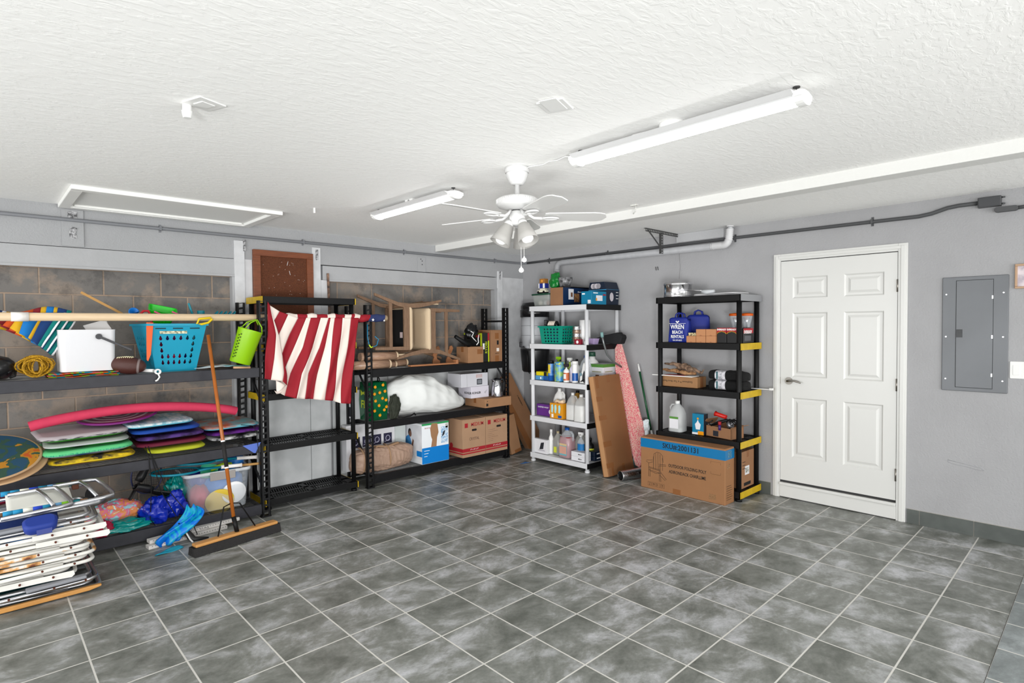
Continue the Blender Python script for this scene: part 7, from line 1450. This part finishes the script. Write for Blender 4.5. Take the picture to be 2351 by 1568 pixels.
for k, l in enumerate(('folded black towel with a white paper band, lower', 'folded black towel with a white paper band, upper')):
    t = rthing('folded_towel', l, 'towel', 5.12, 2.50, U3+.002+k*.09, 'banded black towels')
    b = MB()
    def fn(u, v, k=k):
        x = -.16+.36*u; a = v*2*math.pi; sg = lambda q, p: math.copysign(abs(q)**p, q); pin = 1-.08*math.exp(-((x+.03)/.05)**2)
        e = (1-abs(2*u-1)**10)**.3 if 0 < u < 1 else 0
        return (x, .09*sg(math.cos(a), .6)*pin*e, max(0, .045+.045*sg(math.sin(a), .6)*pin*e-.012*max(0, x-.1)/.1*k+.002*math.sin(x*60+a*2)))
    b.grid(fn, 40, 32); b.build('towel', BKT, t)
    b = MB(); b.grid(lambda u, v: (-.08+.10*u, .089*math.copysign(abs(math.cos(v*2*math.pi))**.6, math.cos(v*2*math.pi)), .045+.0455*math.copysign(abs(math.sin(v*2*math.pi))**.6, math.sin(v*2*math.pi))), 3, 32); b.build('paper_band', C('white_paper_band', (226, 224, 230), rough=.6, col2=(160, 160, 166), vs=40), t)
    MB().box(-.065, -.05, -.0905, -.0895, .01, .08).build('band_print', C('teal_band_print', (40, 90, 96)), t)
tag(MB().box(-.1, .09, -.012, .012, 0, .008).box(.07, .10, -.016, .016, -.002, .018).build('white_rail', WPL, loc=(5.34, 2.27, U3+.002), rot=(0, 0, RW), bevel=.002), 'white plastic bar sticking out past the yellow cap toward the door', 'bar')
# tier 4
jug('nearly empty vinegar jug with green and white label', 5.08, 2.995, U4, .155, .14, .305, C('frosted_clear', (206, 208, 208), rough=.3, alpha=.6), WPL, WT, C('clear_liquid', (190, 196, 196), rough=.2), .15, lab=(.12, .50), labw=.62, hs=-1, art=C('leaf_green_print', ()))
t = rbox('product_box', 'bright teal carton with orange corner in front of the tool carton', 'box', 5.05, 5.13, 2.70, 2.82, U4, .20, TB); decal(t, -.06, .06, 0, .02, -.04, WT, 'white_foot'); decal(t, -.0, .06, .0, .035, -.0408, C('orange_print', (236, 90, 40)), 'orange_corner'); MB().prism([(-.02, 0), (.02, 0), (.03, .05), (.01, .07), (0, .095), (-.012, .07), (-.03, .05)], .001, M=Matrix.Translation((0, -.0405, .05)) @ FY).build('lamp_picture', WT, t); MB().cyl((0, -.0425, .155), (0, -.0405, .155), .01, n=10).build('orange_mark', C('orange_print', ()), t); side(t, .12, .08, -.04, .04, 0, .2, C('dark_print', ()), 'dark_side')
t = rthing('tool_carton', 'open low carton filled with tools and tape on the fourth tier', 'box', 5.13, 2.53, U4, None, R(-12))
b = MB(); b.box(-.14, .14, -.09, -.086, 0, .10).box(-.14, .14, .086, .09, 0, .12).box(-.14, -.136, -.09, .09, 0, .10).box(.136, .14, -.09, .09, 0, .11).box(-.14, .14, -.09, .09, 0, .004); b.build('body', CARD, t)
MB().rbox((-.16, 0, .13), (.07, .17, .004), (0, R(-55), 0)).build('flap', CARD, t); MB().rbox((.17, 0, .12), (.06, .17, .004), (0, R(-20), 0)).build('flap', CARD, t)
decal(t, -.06, .0, .01, .06, -.09, C('dark_print', ()), 'round_logo')
def small(name, label, b, m, loc, cat='tool', rot=None): return tag(b.build(name, m, loc=loc, rot=rot), label, cat)
small('flashlight', 'red flashlight poking up from the tool carton', MB().tube([(0, -.06, 0), (0, .03, .02), (0, .05, .025)], [.02, .02, .026], 12), C('red_torch', (210, 30, 20), rough=.35), (5.10, 2.56, U4+.19), 'flashlight')
small('caulk_gun', 'black tool with long handle lying across the tool carton', MB().tube([(0, .08, -.02), (0, -.01, .02), (0, -.08, .05)], [.01, .018, .012], 10).tube([(0, .08, -.02), (-.01, .1, .0), (-.01, .06, .03)], .006, 8), BLACK, (5.06, 2.55, U4+.125))
small('glue_tube', 'small red-capped purple tube in front of the tools', MB().tube([(0, 0, 0), (0, 0, .05)], .012, 12).tube([(0, 0, .05), (0, 0, .08)], .015, 12, m=1), [C('purple_tube', (60, 30, 110), rough=.4), RINK], (5.03, 2.53, U4+.075), 'tube')
small('tape_roll', 'silver tape roll lying in the tool carton', MB().lathe([(.02, -.015), (.04, -.015), (.04, .015), (.02, .015), (.02, -.015)], 24), C('silver_tape', (150, 150, 154), rough=.3, metal=.7), (5.12, 2.47, U4+.12), 'tape', (R(60), 0, 0))
small('cable_bundle', 'tangled black cable on the tools at the carton right end', MB().tube([(.03*math.cos(i*.5), .05*math.sin(i*.37)-.0, .02+.02*math.sin(i*.8)) for i in range(60)], .004, 6), BLACK, (5.12, 2.45, U4+.13), 'cable')
small('screwdriver', 'grey screwdriver pointing up out of the tool carton', MB().tube([(0, 0, 0), (0, -.05, .05)], .012, 8).tube([(0, -.05, .05), (0, -.11, .10)], .003, 6), C('grey_tool', (120, 120, 124), rough=.4), (5.16, 2.50, U4+.12))
# bottom tier carton
t = rbox('cardboard_box', 'brown carton with a white barcode label on the bottom tier of the black shelf', 'box', 5.07, 5.33, 2.34, 2.80, U5, .34, CARD, tape=True); side(t, .46, .26, -.06, .03, .12, .20, WT, 'barcode_label'); side(t, .46, .26, -.05, .02, .135, .185, C('barcode_print', ()), 'barcode', .0015)
for k in range(3): side(t, .46, .26, -.11, -.05, .24-.03*k, .245-.03*k, INK, 'text_line')
side(t, .46, .26, -.08, .06, .02, .05, INK, 'dark_print')
# small marks on the floor
tag(MB().prism([(-.08, 0), (-.02, -.02), (.07, -.03), (.03, .01), (.06, .04), (-.0, .02)], .0012).build('tape_scrap', C('blue_tape_scrap', (60, 120, 190), rough=.6), loc=(4.66, 4.74, .0005)), 'torn scrap of blue tape on the floor in front of the white shelf', 'tape scrap')
